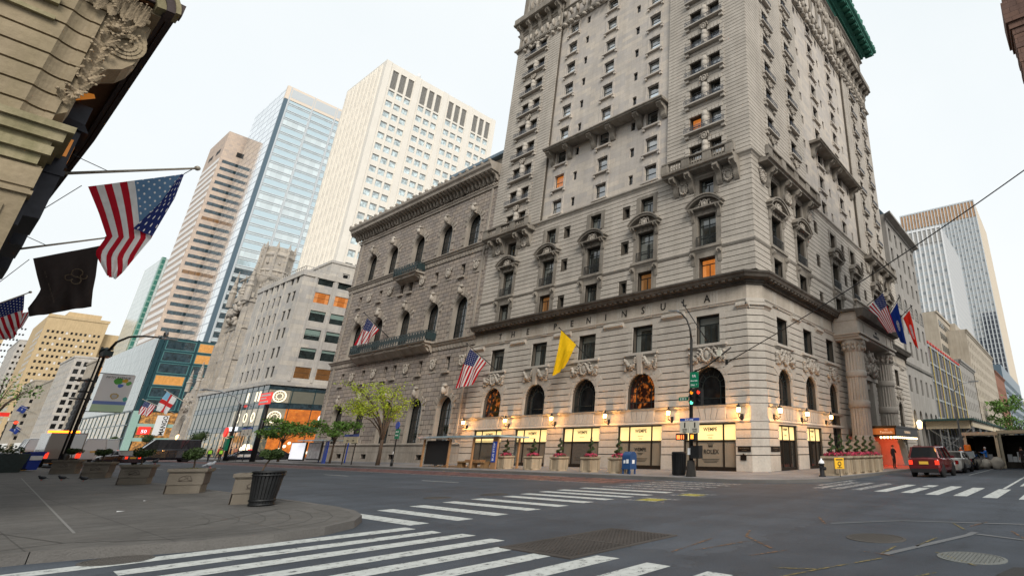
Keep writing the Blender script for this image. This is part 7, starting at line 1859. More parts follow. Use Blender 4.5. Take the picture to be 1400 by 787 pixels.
def board_sign(label,x,y,w,h0,h1,col,band,txt,posts=2):
    t=thing('bus_lane_sign',label,'sign',(x,y,P0)); mb=MB(plane_x(x))
    for k in ((-1,1) if posts==2 else (0,)): mb.box(y+k*w*.33-.04,y+k*w*.33+.04,.02,.1,P0,h1)
    build_each(mb,'post',M['iron'],t); mb=MB(plane_x(x)); mb.box(y-w/2,y+w/2,-.04,.0,h0,h1); b=mb.build('board',M[col],t)
    mb=MB(plane_x(x)); mb.box(y-w/2,y+w/2,-.045,.0,h1,h1+.22); mb.build('blue_band',M[band],b)
    tx=MB(); 
    for k in (-1,1): tx.F=plane_x(x); tx.box(y+k*w*.2-.05,y+k*w*.2+.05,-.05,-.04,h0+.45,h1-.1); tx.F=None; text_faces(tx,txt,plane_x(x),y+k*w*.2,-.05,h0+.15,.22,.01,-1)
    text_faces(tx,'BUS LANE',plane_x(x),y,-.055,h1+.05,.16,.01,-1); tx.build('lettering',M['letter'],b); return t
M['cream']=rough_paint('cream sign board',(.62,.55,.36),.5,0,.05)
board_sign('cream double-post bus lane sign under the lime tree',25.5,59.2,3.0,2.15,2.75,'cream','signblue','7AM')
board_sign('pale bus lane sign in front of the red street sign',25.2,88.0,3.6,3.2,4.0,'signboard','signblue','7AM')
st=thing('bus_stop_post','slim bus stop post with green signs and round blue head beside the lime tree','sign',(25.5,50.5,P0))
mb=MB(plane_x(25.5)); mb.box(50.45,50.55,0,.08,P0,3.6); mb.lathe([(.12,P0),(.12,.7)],(50.5,.04,0),8); mb.build('post',M['iron'],st)
mb=MB(plane_x(25.5)); mb.box(50.0,50.75,-.04,.0,2.45,3.3); b=mb.build('green_board',M['sgreen'],st); tx=MB(); text_faces(tx,'M1 M2',plane_x(25.5),50.37,-.06,3.0,.17,.01,-1); text_faces(tx,'M3 M4',plane_x(25.5),50.37,-.06,2.7,.17,.01,-1); tx.build('lettering',M['swhite'],b)
mb=MB(plane_x(25.5)); mb.ring(50.6,3.62,.0,.32,-.06,.02,0,2*PI,16); mb.build('round_head',M['panelblue'],st)
mb=MB(plane_x(25.5)); mb.box(50.44,50.56,-.02,.0,1.15,1.4); mb.build('white_band',M['swhite'],st)
# red street sign on a dark post, the traffic signals by the glass shop, tall lamp on the near kerb
rs=thing('street_post','thick dark post topped by a red street sign before the glass shop','sign',(25,83,P0))
mb=MB(); mb.tube([(25,82.6,P0),(25,82.6,6.8)],[.3,.22],8); mb.build('post',M['iron'],rs); mb=MB(plane_x(24.7)); mb.box(80.8,84.6,-.06,.0,6.85,8.25); b=mb.build('red_board',M['redsign'],rs)
tx=MB(); tx.F=plane_x(24.7); tx.box(81.2,84.2,-.1,-.08,7.85,8.08); tx.box(82.4,84.2,-.1,-.08,7.5,7.66); tx.box(81.6,84.2,-.1,-.08,7.05,7.25); tx.F=None; tx.build('lettering',M['swhite'],b)
t5=thing('street_lamp','dark street lamp with a long curved arm beside the red street sign','street lamp',(25,92,P0))
mb=MB(); mb.tube([(25,92.5,P0),(25,92.5,7.3)],[.2,.12],8); mb.build('pole',M['iron'],t5); mb=MB(); mb.tube([(25,92.5,7.2),(24.6,93.5,8.3),(23.5,97,9.2),(22.6,100,9.5)],.09,7); mb.box(22.2,22.7,99.6,101.2,9.4,9.6); mb.build('lamp_arm',M['steel'],t5)
mb=MB(plane_x(24.7)); mb.ring(93.2,3.7,.0,.62,-.3,-.1,0,2*PI,14); mb.build('red_signal_glow',M['redsign'],t5); mb=MB(plane_x(24.8)); mb.box(92.2,93.2,-.2,.1,1.4,2.9); mb.box(91.2,93,-.1,.1,3.0,3.2); mb.build('green_signs',M['sgreen'],t5)
# the tall lamp with the street-map banner
LX,LY=7.0,59.5
tl=thing('street_lamp','tall twin-stemmed street lamp with curved arm and map banner on the near kerb','street lamp',(LX,LY,P0))
mb=MB(); mb.tube([(LX,LY,P0),(LX,LY,8.5)],[.11,.08],9); mb.tube([(LX-.22,LY-.1,P0),(LX-.22,LY-.1,8.3)],[.06,.05],8); mb.lathe([(.24,P0),(.24,1.1),(.15,1.3)],(LX,LY-.2,0),8); mb.build('pole',M['polebronze'],tl)
mb=MB(); mb.tube([(LX,LY,8.3),(LX+.35,LY,9.35),(LX+.9,LY,9.85),(LX+1.7,LY,10.05),(LX+2.9,LY,10.1)],[.1,.09,.08,.07,.06],8); mb.build('lamp_arm',M['polebronze'],tl)
mb=MB(); mb.loft([(LX+2.7,LY-.15,10.0),(LX+2.7,LY+.15,10.0),(LX+2.7,LY+.15,10.16),(LX+2.7,LY-.15,10.16)],[(LX+3.7,LY-.12,10.02),(LX+3.7,LY+.12,10.02),(LX+3.7,LY+.12,10.1),(LX+3.7,LY-.12,10.1)]); mb.ball((LX+2.9,LY,10.4),(.16,.16,.28),8,6); mb.build('lamp_head',M['steel'],tl)
mb=MB(); mb.box(LX-.25,LX+.25,LY-1.3,LY+.2,8.1,8.5); mb.ball((LX,LY+.6,8.6),(.3,.4,.35),8,5); mb.build('junction_box',M['irongreen'],tl)
mb=MB(); mb.box(LX-1.0,LX+.1,LY-.08,LY+.08,6.3,6.42); mb.box(LX-.6,LX+.1,LY-.08,LY+.08,5.5,5.62); mb.box(LX-.9,LX+.2,LY-.1,LY+.1,5.0,5.1); mb.tube([(LX,LY,6.98),(LX+2.0,LY,6.98)],.03,6); mb.tube([(LX,LY,4.2),(LX+2.0,LY,4.2)],.03,6); mb.build('brackets',M['polebronze'],tl)
def banner_mat():
    m,nt,b,N,L=newmat('map banner'); tc=N.new('ShaderNodeTexCoord'); s=N.new('ShaderNodeSeparateXYZ'); L.new(tc.outputs['UV'],s.inputs[0]); u,v=s.outputs[0],s.outputs[1]
    n=noi(N,L,tc.outputs['UV'],5,3,.5)
    c=ramp(N,L,v,[(.0,(.6,.8,.55)),(.18,(.66,.84,.58)),(.19,(.18,.27,.62)),(.27,(.25,.34,.66)),(.28,(.84,.83,.83)),(1,(.84,.83,.83))])
    c.node.color_ramp.interpolation='CONSTANT'
    def disk(cu,cv,r,col,base,asp=.55):
        d=mth(N,L,'ADD',mth(N,L,'POWER',mth(N,L,'MULTIPLY',mth(N,L,'SUBTRACT',u,cu),asp),2),mth(N,L,'POWER',mth(N,L,'SUBTRACT',v,cv),2))
        d=mth(N,L,'ADD',d,mth(N,L,'MULTIPLY',mth(N,L,'SUBTRACT',n,.5),.012)); return mixc(N,L,'MIX',mth(N,L,'LESS_THAN',d,r*r),base,col)
    c=disk(.55,.83,.085,(.10,.42,.06),c); c=disk(.72,.84,.06,(.75,.42,.02),c); c=disk(.66,.70,.05,(.10,.2,.65),c); c=disk(.88,.78,.05,(.15,.45,.1),c); c=disk(.58,.42,.075,(.55,.38,.12),c); c=disk(.58,.42,.05,(.6,.58,.56),c); c=disk(.92,.35,.05,(.1,.45,.4),c)
    L.new(c,b.inputs['Base Color']); setp(b,rough=.6); return m
M['banner']=banner_mat()
mb=MB()
for i in range(8):
    a,b=i/8,(i+1)/8; w0,w1=.05*math.sin(a*5),.05*math.sin(b*5)
    mb.face([(LX+.3+a*1.75,LY-.05+w0,4.22),(LX+.3+b*1.75,LY-.05+w1,4.22),(LX+.3+b*1.75,LY-.05+w1,6.96),(LX+.3+a*1.75,LY-.05+w0,6.96)],0,[(a,0),(b,0),(b,1),(a,1)],True)
mb.build('banner',M['banner'],tl)
tx=MB(); text_faces(tx,'FIFTH AVENUE',plane_y(LY-.12),LX+1.17,0,6.66,.2,.01,1); tx.build('banner_lettering',M['letter'],tl)
# bins and barrier near the left edge
bb_=thing('recycling_bin','blue plastic recycling bin with a pale label, left of the planters','bin',(5.65,60.5,P0),.3)
M['binblue']=rough_paint('blue plastic bin',(.01,.04,.30),.45,0,.1)
mb=LB(); mb.loft([(-.28,-.35,.08),(.28,-.35,.08),(.28,.35,.08),(-.28,.35,.08)],[(-.36,-.45,1.15),(.36,-.45,1.15),(.36,.45,1.15),(-.36,.45,1.15)]); mb.box(-.4,.4,-.5,.5,1.15,1.27); mb.build('body',M['binblue'],bb_)
mb=LB(); mb.box(-.3,.3,-.47,-.44,.72,1.0); mb.build('label',M['white'],bb_); mb=LB()
for y in (-.3,.3): mb.lathe([(.14,-.04),(.14,.04)],(-.32,y,.14),10)
build_each(mb,'wheel',M['rubber'],bb_,LB)
yb=thing('yellow_bin','yellow plastic bin peeking out behind the blue one','bin',(5.4,63.0,P0),.3)
mb=LB(); mb.loft([(-.3,-.3,0),(.3,-.3,0),(.3,.3,0),(-.3,.3,0)],[(-.36,-.36,1.0),(.36,-.36,1.0),(.36,.36,1.0),(-.36,.36,1.0)]); mb.build('body',M['signyel'],yb); mb=LB(); mb.box(-.4,.4,-.4,.4,1.0,1.1); mb.build('lid',M['black'],yb)
pb_=thing('trough_planter','low dark trough planter cut by the left edge of the pavement','planter',(3.9,58.5,P0),.2)
mb=LB(); mb.loft([(-1.3,-.6,0),(1.1,-.6,0),(1.1,.6,0),(-1.3,.6,0)],[(-1.5,-.7,1.15),(1.3,-.7,1.15),(1.3,.7,1.15),(-1.5,.7,1.15)]); mb.build('trough',M['irongreen'],pb_); mb=LB(); leaves(mb,(-.1,0,1.35),(1.3,.6,.4),600,.09,3,0); mb.build('foliage',M['leaf_dark'],pb_)
# ------------------------------------------------------------------ flags
def cloth_mat(name,build,trans=.35):
    m,nt,b,N,L=newmat(name); tc=N.new('ShaderNodeTexCoord'); s=N.new('ShaderNodeSeparateXYZ'); L.new(tc.outputs['UV'],s.inputs[0])
    c=build(N,L,s.outputs[0],s.outputs[1],tc.outputs['UV'])
    wv=N.new('ShaderNodeTexNoise'); wv.inputs['Scale'].default_value=14; L.new(tc.outputs['UV'],wv.inputs['Vector'])
    c=mixc(N,L,'MULTIPLY',.5,c,ramp(N,L,wv.outputs['Fac'],[(.3,(.8,.8,.8)),(.7,(1.1,1.1,1.1))]))
    L.new(c,b.inputs['Base Color']); setp(b,rough=.75,spec=.15)
    t=N.new('ShaderNodeBsdfTranslucent'); L.new(c,t.inputs[0]); mxs=N.new('ShaderNodeMixShader'); mxs.inputs[0].default_value=trans
    L.new(b.outputs[0],mxs.inputs[1]); L.new(t.outputs[0],mxs.inputs[2]); L.new(mxs.outputs[0],N['Material Output'].inputs[0]); return m
def us_pat(N,L,u,v,uv):
    st=mth(N,L,'MODULO',mth(N,L,'FLOOR',mth(N,L,'MULTIPLY',v,12.999)),2)
    c=mixc(N,L,'MIX',st,(.50,.012,.028),(.80,.80,.80))
    can=mth(N,L,'MULTIPLY',mth(N,L,'LESS_THAN',u,.4),mth(N,L,'GREATER_THAN',v,6/13))
    # stars in staggered rows
    a=mth(N,L,'MULTIPLY',u,11/.4); b=mth(N,L,'MULTIPLY',mth(N,L,'SUBTRACT',v,6/13),9/(7/13))
    par=mth(N,L,'MODULO',mth(N,L,'FLOOR',b),2)
    fa=mth(N,L,'SUBTRACT',mth(N,L,'FRACT',mth(N,L,'ADD',mth(N,L,'MULTIPLY',a,.5),mth(N,L,'MULTIPLY',par,.5))),.5); fb=mth(N,L,'SUBTRACT',mth(N,L,'FRACT',b),.5)
    d=mth(N,L,'ADD',mth(N,L,'POWER',mth(N,L,'MULTIPLY',fa,1.55),2),mth(N,L,'POWER',fb,2))
    star=mth(N,L,'LESS_THAN',d,.04)
    return mixc(N,L,'MIX',can,c,mixc(N,L,'MIX',star,CAN,(.85,.85,.85)))
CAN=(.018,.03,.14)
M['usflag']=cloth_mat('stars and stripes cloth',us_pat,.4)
CAN=(.13,.25,.42)  # paler canton: light through the cloth put into its colour
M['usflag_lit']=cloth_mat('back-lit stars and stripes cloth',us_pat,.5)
CAN=(.018,.03,.14)
M['yellowflag']=cloth_mat('yellow cloth',lambda N,L,u,v,uv:mixc(N,L,'MIX',0,(.78,.50,.01),(1,1,1)),.35)
M['darkflag']=cloth_mat('dark brown cloth',lambda N,L,u,v,uv:mixc(N,L,'MIX',0,(.045,.035,.033),(1,1,1)),.25)
def seal(base,col,cu=.55,cv=.5,r=.16):
    def f(N,L,u,v,uv):
        n=noi(N,L,uv,22,3,.6)
        d=mth(N,L,'ADD',mth(N,L,'POWER',mth(N,L,'SUBTRACT',u,cu),2),mth(N,L,'POWER',mth(N,L,'SUBTRACT',v,cv),2))
        k=mth(N,L,'MULTIPLY',mth(N,L,'LESS_THAN',d,r*r),mth(N,L,'GREATER_THAN',n,.45)); return mixc(N,L,'MIX',k,base,col)
    return f
M['blueflag']=cloth_mat('blue state cloth',seal((.008,.035,.24),(.55,.55,.58)),.3)
M['redflag']=cloth_mat('red cloth with emblem',seal((.75,.03,.015),(.80,.72,.72),.62,.5,.2),.35)
def cross_pat(N,L,u,v,uv):
    k=mth(N,L,'MAXIMUM',mth(N,L,'LESS_THAN',mth(N,L,'ABSOLUTE',mth(N,L,'SUBTRACT',u,.5)),.09),mth(N,L,'LESS_THAN',mth(N,L,'ABSOLUTE',mth(N,L,'SUBTRACT',v,.5)),.1))
    c=mixc(N,L,'MIX',k,(.78,.78,.78),(.6,.03,.03)); q=mth(N,L,'MULTIPLY',mth(N,L,'LESS_THAN',u,.4),mth(N,L,'GREATER_THAN',v,.6)); return mixc(N,L,'MIX',q,c,(.25,.5,.7))
M['crossflag']=cloth_mat('red cross cloth',cross_pat,.35)
def cloth(name,rows,mat,parent,nrm=(0,1,0),amp=.08,waves=2.2,nu=18,nv=18,phase=0.,extra=None):
    """rows: (u, left point, right point, v at left, v at right), from the hoist down to the fly"""
    mb=MB(); nrm=Vector(nrm); rows=sorted(rows,key=lambda r:r[0]); grid=[]
    for i in range(nu+1):
        u=i/nu; k=max(j for j in range(len(rows)) if rows[j][0]<=u+1e-6); k=min(k,len(rows)-2)
        a,b=rows[k],rows[k+1]; f=(u-a[0])/(b[0]-a[0]); f=f*f*(3-2*f)*.35+f*.65
        l=Vector(a[1]).lerp(Vector(b[1]),f); r=Vector(a[2]).lerp(Vector(b[2]),f); vl=a[3]+(b[3]-a[3])*f; vr=a[4]+(b[4]-a[4])*f; row=[]
        for j in range(nv+1):
            t=j/nv; p=l.lerp(r,t)+nrm*amp*math.sin(2*PI*(t*waves+u*.6)+phase)*(.15+.85*u)+nrm*amp*.5*math.sin(2*PI*(t*waves*2.3-u)+phase*2)*u
            row.append((mb.P(p),(u,vl+(vr-vl)*t)))
        grid.append(row)
    for i in range(nu):
        for j in range(nv):
            q=(grid[i][j],grid[i][j+1],grid[i+1][j+1],grid[i+1][j]); mb.idx([x[0] for x in q],0,True); mb.uv[len(mb.f)-1]=[x[1] for x in q]
    return mb.build(name,mat,parent)
M['polegold']=rough_paint('brass flagpole',(.30,.22,.11),.35,.5); M['polelight']=rough_paint('pale flagpole',(.35,.31,.25),.4,.2)
def flag(label,base,tip,rows,mat,nrm=(1,0,0),amp=.1,pole='iron',r=.05,group=None,waves=2.2,phase=0,ball=True,nu=16):
    t=thing('flag',label,'flag',base,0,group)
    mb=MB(); mb.tube([base,tip],[r,r*.7],7); 
    if ball: mb.ball(tip,r*1.7,8,6)
    mb.build('pole',M[pole],t); cloth('cloth',rows,M[mat],t,nrm,amp,waves,nu=nu,phase=phase); return t
def Yr(y,rows): return [(u,(a[0],y,a[1]),(b[0],y,b[1]),vl,vr) for u,a,b,vl,vr in rows]
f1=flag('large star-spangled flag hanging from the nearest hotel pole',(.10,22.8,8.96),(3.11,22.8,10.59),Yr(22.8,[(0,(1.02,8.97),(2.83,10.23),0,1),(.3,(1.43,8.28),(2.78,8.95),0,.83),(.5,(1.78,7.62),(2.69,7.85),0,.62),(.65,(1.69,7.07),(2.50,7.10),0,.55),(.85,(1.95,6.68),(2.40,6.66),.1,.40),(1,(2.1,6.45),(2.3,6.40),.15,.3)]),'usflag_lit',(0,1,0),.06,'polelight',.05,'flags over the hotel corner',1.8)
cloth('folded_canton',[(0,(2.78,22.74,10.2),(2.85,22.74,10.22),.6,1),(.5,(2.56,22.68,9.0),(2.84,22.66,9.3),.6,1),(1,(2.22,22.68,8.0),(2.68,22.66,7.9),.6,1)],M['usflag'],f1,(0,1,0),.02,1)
for c in f1.children:
    if c.name.startswith('folded'): 
        for l in c.data.uv_layers[0].data: l.uv=(l.uv[0]*.38,l.uv[1])
# lines and stays
mb=MB(); mb.tube([(.05,22.8,9.9),(1.3,22.8,9.6)],.012,4); mb.tube([(.9,22.8,8.95),(.05,22.8,7.2)],.010,4); mb.tube([(2.85,22.8,10.25),(3.0,22.8,10.5)],.012,4); mb.build('stay_line',M['iron'],f1)
f2=flag('large dark brown monogrammed flag on the second hotel pole',(.10,34.3,9.1),(2.72,34.3,10.60),Yr(34.3,[(0,(.98,9.07),(2.62,10.18),0,1),(.25,(1.28,8.4),(2.72,9.45),0,1),(.45,(1.54,7.84),(2.86,8.75),0,1),(.62,(1.50,7.45),(2.94,8.2),0,1),(.82,(1.42,7.0),(3.04,7.72),0,1),(1,(1.56,6.68),(3.1,7.46),0,1)]),'darkflag',(0,1,0),.13,'polelight',.05,'flags over the hotel corner',1.5,1.)
tx=MB(); text_faces(tx,'ST. REGIS',lambda s,d,z:(1.72+.62*(z-34)*-0+ (34-z)*-.0+ .55*0+ s*.45*1.0-34*.45+ (z-8)*.0 ,34.15+d*.2,7.95+ (s-34)*-.9+(z-8)*.3),34,0,8,.34,.01,1)
tx.build('name_lettering',plain('dull gold letters',(.085,.06,.035),.6),f2)
mb=MB(); 
for k,(cx,cz,r,a0,a1) in enumerate(((2.28,8.75,.16,0,5.2),(2.12,8.5,.12,1,6),(2.34,8.42,.14,3,8.4),(2.5,8.65,.1,2,7))):
    pts=[(cx+r*math.cos(a0+(a1-a0)*i/10),34.12,cz+r*1.1*math.sin(a0+(a1-a0)*i/10)) for i in range(11)]; mb.tube(pts,.022,5)
mb.build('monogram',plain('dull gold thread',(.10,.07,.04),.6),f2)
mb=MB(); mb.tube([(.05,34.3,10.1),(1.2,34.3,9.7)],.014,4); mb.tube([(.9,34.3,9.0),(.05,34.3,6.9)],.012,4); mb.build('stay_line',M['iron'],f2)
f3=flag('folded star-spangled flag cut by the left edge of the photo',(-.1,46,7.9),(1.75,46,9.75),Yr(46,[(0,(.15,8.15),(1.60,9.56),0,1),(.35,(.55,7.75),(1.78,8.85),0,1),(.7,(.9,7.3),(1.92,7.95),0,.85),(1,(1.35,7.0),(1.92,7.2),.1,.6)]),'usflag',(0,1,0),.10,'polelight',.04,'flags over the hotel corner',2.6,2.)
cloth('folded_fly',[(0,(1.72,46.1,8.55),(2.1,46.1,8.75),0,.5),(1,(1.78,46.1,7.55),(2.02,46.1,7.8),0,.5)],M['usflag'],f3,(0,1,0),.05,1.5)
gA='flags on the avenue fronts'
flag('plain yellow flag on the hotel front above the shop lanterns',(33.2,34.5,9.3),(31.2,36.5,11.95),[(0,(32.3,35.3,10.45),(31.3,36.35,11.75),0,1),(.5,(32.0,35.35,9.9),(31.3,36.5,9.9),0,1),(1,(31.8,36.0,8.4),(31.4,37.05,7.6),0,1)],'yellowflag',(1,.4,0),.12,'iron',.045,gA,1.3)
flag('star-spangled flag on the hotel front beside the clubhouse',(33.2,47.7,9.15),(31.1,50.7,12.05),[(0,(32.2,48.4,10.0),(31.2,50.1,11.45),0,1),(.5,(32.0,49.0,9.2),(31.1,50.9,9.6),0,1),(1,(31.9,49.7,7.8),(31.1,51.6,7.5),0,1)],'usflag',(1,.4,0),.12,'iron',.045,gA,1.8,.6)
flag('star-spangled flag over the clubhouse balcony',(33.2,72.7,15.6),(31.1,76.5,19.1),[(0,(32.2,73.6,16.6),(31.3,75.7,18.3),0,1),(.5,(32.0,74.2,15.9),(31.2,76.4,16.5),0,1),(1,(31.9,74.9,14.9),(31.2,77.1,14.7),0,1)],'usflag',(1,.4,0),.16,'iron',.06,gA,1.8,1.7)
pe=thing('flagpole','bare flagpole slanting over the window above the traffic signal','flagpole',(33.2,21.2,8.7),0); mb=MB(); mb.tube([(33.2,21.2,8.7),(31.4,22.8,12.25)],[.05,.035],7); mb.ball((31.4,22.8,12.27),.09,8,6); mb.build('pole',M['iron'],pe); mb=MB(); mb.box(32.95,33.2,21.05,21.35,8.5,8.75); mb.build('bracket',M['iron'],pe)
gB='flags over the hotel entrance'
flag('star-spangled flag over the hotel side entrance',(53,15.6,15.0),(53,12.6,16.98),[(0,(53,14.85,15.2),(53,13.0,16.65),0,1),(.5,(53.2,14.0,14.3),(53.2,12.75,15.0),0,1),(1,(53.4,13.1,12.5),(53.4,12.3,12.6),0,1)],'usflag',(1,.3,0),.10,'iron',.05,gB,1.8,.4)
flag('dark blue flag between the striped and the red flag',(57,14.9,13.9),(57,12.4,16.9),[(0,(57,13.7,15.0),(57,12.62,16.5),0,1),(.5,(57.1,13.3,13.9),(57.1,12.5,14.6),0,1),(1,(57.2,12.9,12.2),(57.2,12.3,11.9),0,1)],'blueflag',(1,.3,0),.10,'iron',.05,gB,1.6,1.1)
flag('red flag with a pale emblem over the hotel side entrance',(60,13.4,15.3),(60,11.8,16.6),[(0,(60,12.9,15.35),(60,12.1,16.15),0,1),(.5,(60.1,12.6,14.2),(60.1,11.95,14.6),0,1),(1,(60.2,12.2,12.4),(60.2,11.8,11.8),0,1)],'redflag',(1,.3,0),.10,'iron',.05,gB,1.5,2.0)
gC='small flags by the church'
flag('small striped flag in front of the church front',(34,168,9.2),(31,186,13.0),[(0,(32.2,178,11.2),(31.2,184.5,12.5),0,1),(1,(32.0,180.5,8.9),(31.2,187,9.6),0,1)],'usflag',(1,.2,0),.2,'polelight',.08,gC,1.5)
flag('white flag with red cross in front of the church front',(34,157,10.3),(31,168,14.2),[(0,(32.4,163,12.2),(31.2,167,13.8),0,1),(1,(32.2,165.5,8.8),(31.2,171.5,10.0),0,1)],'crossflag',(1,.2,0),.2,'polelight',.08,gC,1.3,.9)
gD='small blue flags far along the avenue'
for l,y,z in (('upper small blue flag far along the avenue',420,25),('lower small blue flag far along the avenue',412,14.5)):
    flag(l,(33.2,y-22,z-8),(32,y+60,z-.5),[(0,(32.6,y+20,z-3.4),(32.2,y+50,z-.9),0,1),(1,(32.5,y+30,z-6.0),(32.2,y+62,z-3.4),0,1)],'blueflag',(1,.1,0),.3,'polelight',.12,gD,1.3)
# span wire from the hotel wall over the side street
wr=thing('span_wire','black cable running from the hotel wall over the side street','cable',(33.1,19.9,7.8)); mb=MB(); a,b=Vector((33.1,19.9,7.6)),Vector((29.2,-6,18.0)); mb.tube([a.lerp(b,i/24)-Vector((0,0,.55*math.sin(PI*i/24))) for i in range(25)],.035,5); mb.build('cable',M['black'],wr)
mb=MB(); mb.box(33.05,33.2,19.8,20.0,7.45,7.75); mb.build('anchor',M['iron'],wr)
# ------------------------------------------------------------------ street trees
def tree(label,x,y,h,spread,mat,seed,n=2200,leaf=.11,trunk_h=2.0,r0=.13,levels=9,clump=.8,z0=P0,group='street trees',flat=.35,bias=(0,0)):
    t=thing('street_tree',label,'tree',(x,y,z0),0,group); r=random.Random(seed); mb=LB(); tips=[]
    mb.tube([(0,0,-.1),(.02,0,trunk_h*.5),(.0,.03,trunk_h)],[r0*1.25,r0,r0*.85],9)
    for i in range(levels):
        a=2*PI*i/levels*1.6+r.uniform(-.4,.4); hh=h*(.55+.42*r.random()); l=spread*(.45+.6*r.random())*(1-.35*(hh/h-.55))
        e=Vector((l*math.cos(a)+bias[0]*hh/h,l*math.sin(a)+bias[1]*hh/h,hh)); mid=Vector((e.x*.35,e.y*.35,trunk_h+(hh-trunk_h)*.62))
        p=[Vector((0,0,trunk_h-.2)),Vector((e.x*.12,e.y*.12,trunk_h+(hh-trunk_h)*.3)),mid,mid.lerp(e,.6)+Vector((0,0,.1)),e]
        mb.tube(p,[r0*.55,r0*.42,r0*.3,r0*.18,.015],6)
        for k in range(5):
            f=.35+.65*k/4; q=mid.lerp(e,f); q2=q+Vector((r.uniform(-1,1),r.uniform(-1,1),r.uniform(-.2,.6)))*spread*.28; mb.tube([q,q2],[.03,.008],5); tips+= [q2,q]
        tips.append(e)
    mb.build('trunk',M['bark'],t); lf=LB(); per=max(1,n//len(tips))
    for i,c in enumerate(tips): 
        s=clump*(.6+.7*r.random()); leaves(lf,c,(s,s,s*flat),per,leaf,seed*100+i,0)
    lf.build('crown',mat,t); return t
tree('lime green street tree before the clubhouse windows',26.3,54.6,7.9,3.4,M['leaf_lime'],11,3800,.095,2.3,.16,12,.85,bias=(-.5,2.4))
tree('dark leafy street tree beside the red street sign',26.6,79.5,5.2,3.2,M['leaf_mid'],12,2200,.16,2.2,.12,8,1.0)
tree('small leafy street tree in front of the bus shelter adverts',26.8,66.0,4.6,2.3,M['leaf_mid'],13,1500,.14,2.2,.09,7,.8)
tree('street tree in fresh leaf at the far end of the side street',160,12.5,15,5,M['leaf_mid'],14,1100,.4,5,.25,9,2.0)
tree('street tree at the right edge, in front of the tall tower',120,8.0,8.8,3.0,M['leaf_mid'],15,520,.24,4,.2,9,1.6)
tree('bare-twigged street tree far along the avenue at the left edge',7.6,150,15,5,M['leaf_mid'],16,420,.22,5,.3,11,2.0)
tree('sparse street tree behind the first at the left edge',8.2,200,14,5,M['leaf_mid'],17,350,.25,5,.3,11,2.0)
for l,x,y in (('small round-headed tree on the far kerb right of the black van',25.9,110),('small round-headed tree on the far kerb above the black van',26,141),('small round-headed tree on the far kerb by the teal glass block',26,171)):
    t=thing('round_tree',l,'tree',(x,y,P0),0,'round-headed trees on the far kerb'); mb=LB(); mb.tube([(0,0,0),(.05,0,1.2),(0,.05,2.6)],[.09,.07,.05],6); mb.build('trunk',M['bark'],t); mb=LB(); mb.ball((0,0,3.2),(.75,.75,.6),9,6,0,.4)
    for k in range(7): leaves(mb,(random.uniform(-.6,.6),random.uniform(-.6,.6),3.2+random.uniform(-.3,.4)),(.65,.65,.5),120,.10,k,.5)
    mb.build('crown',M['leaf_dark'],t)
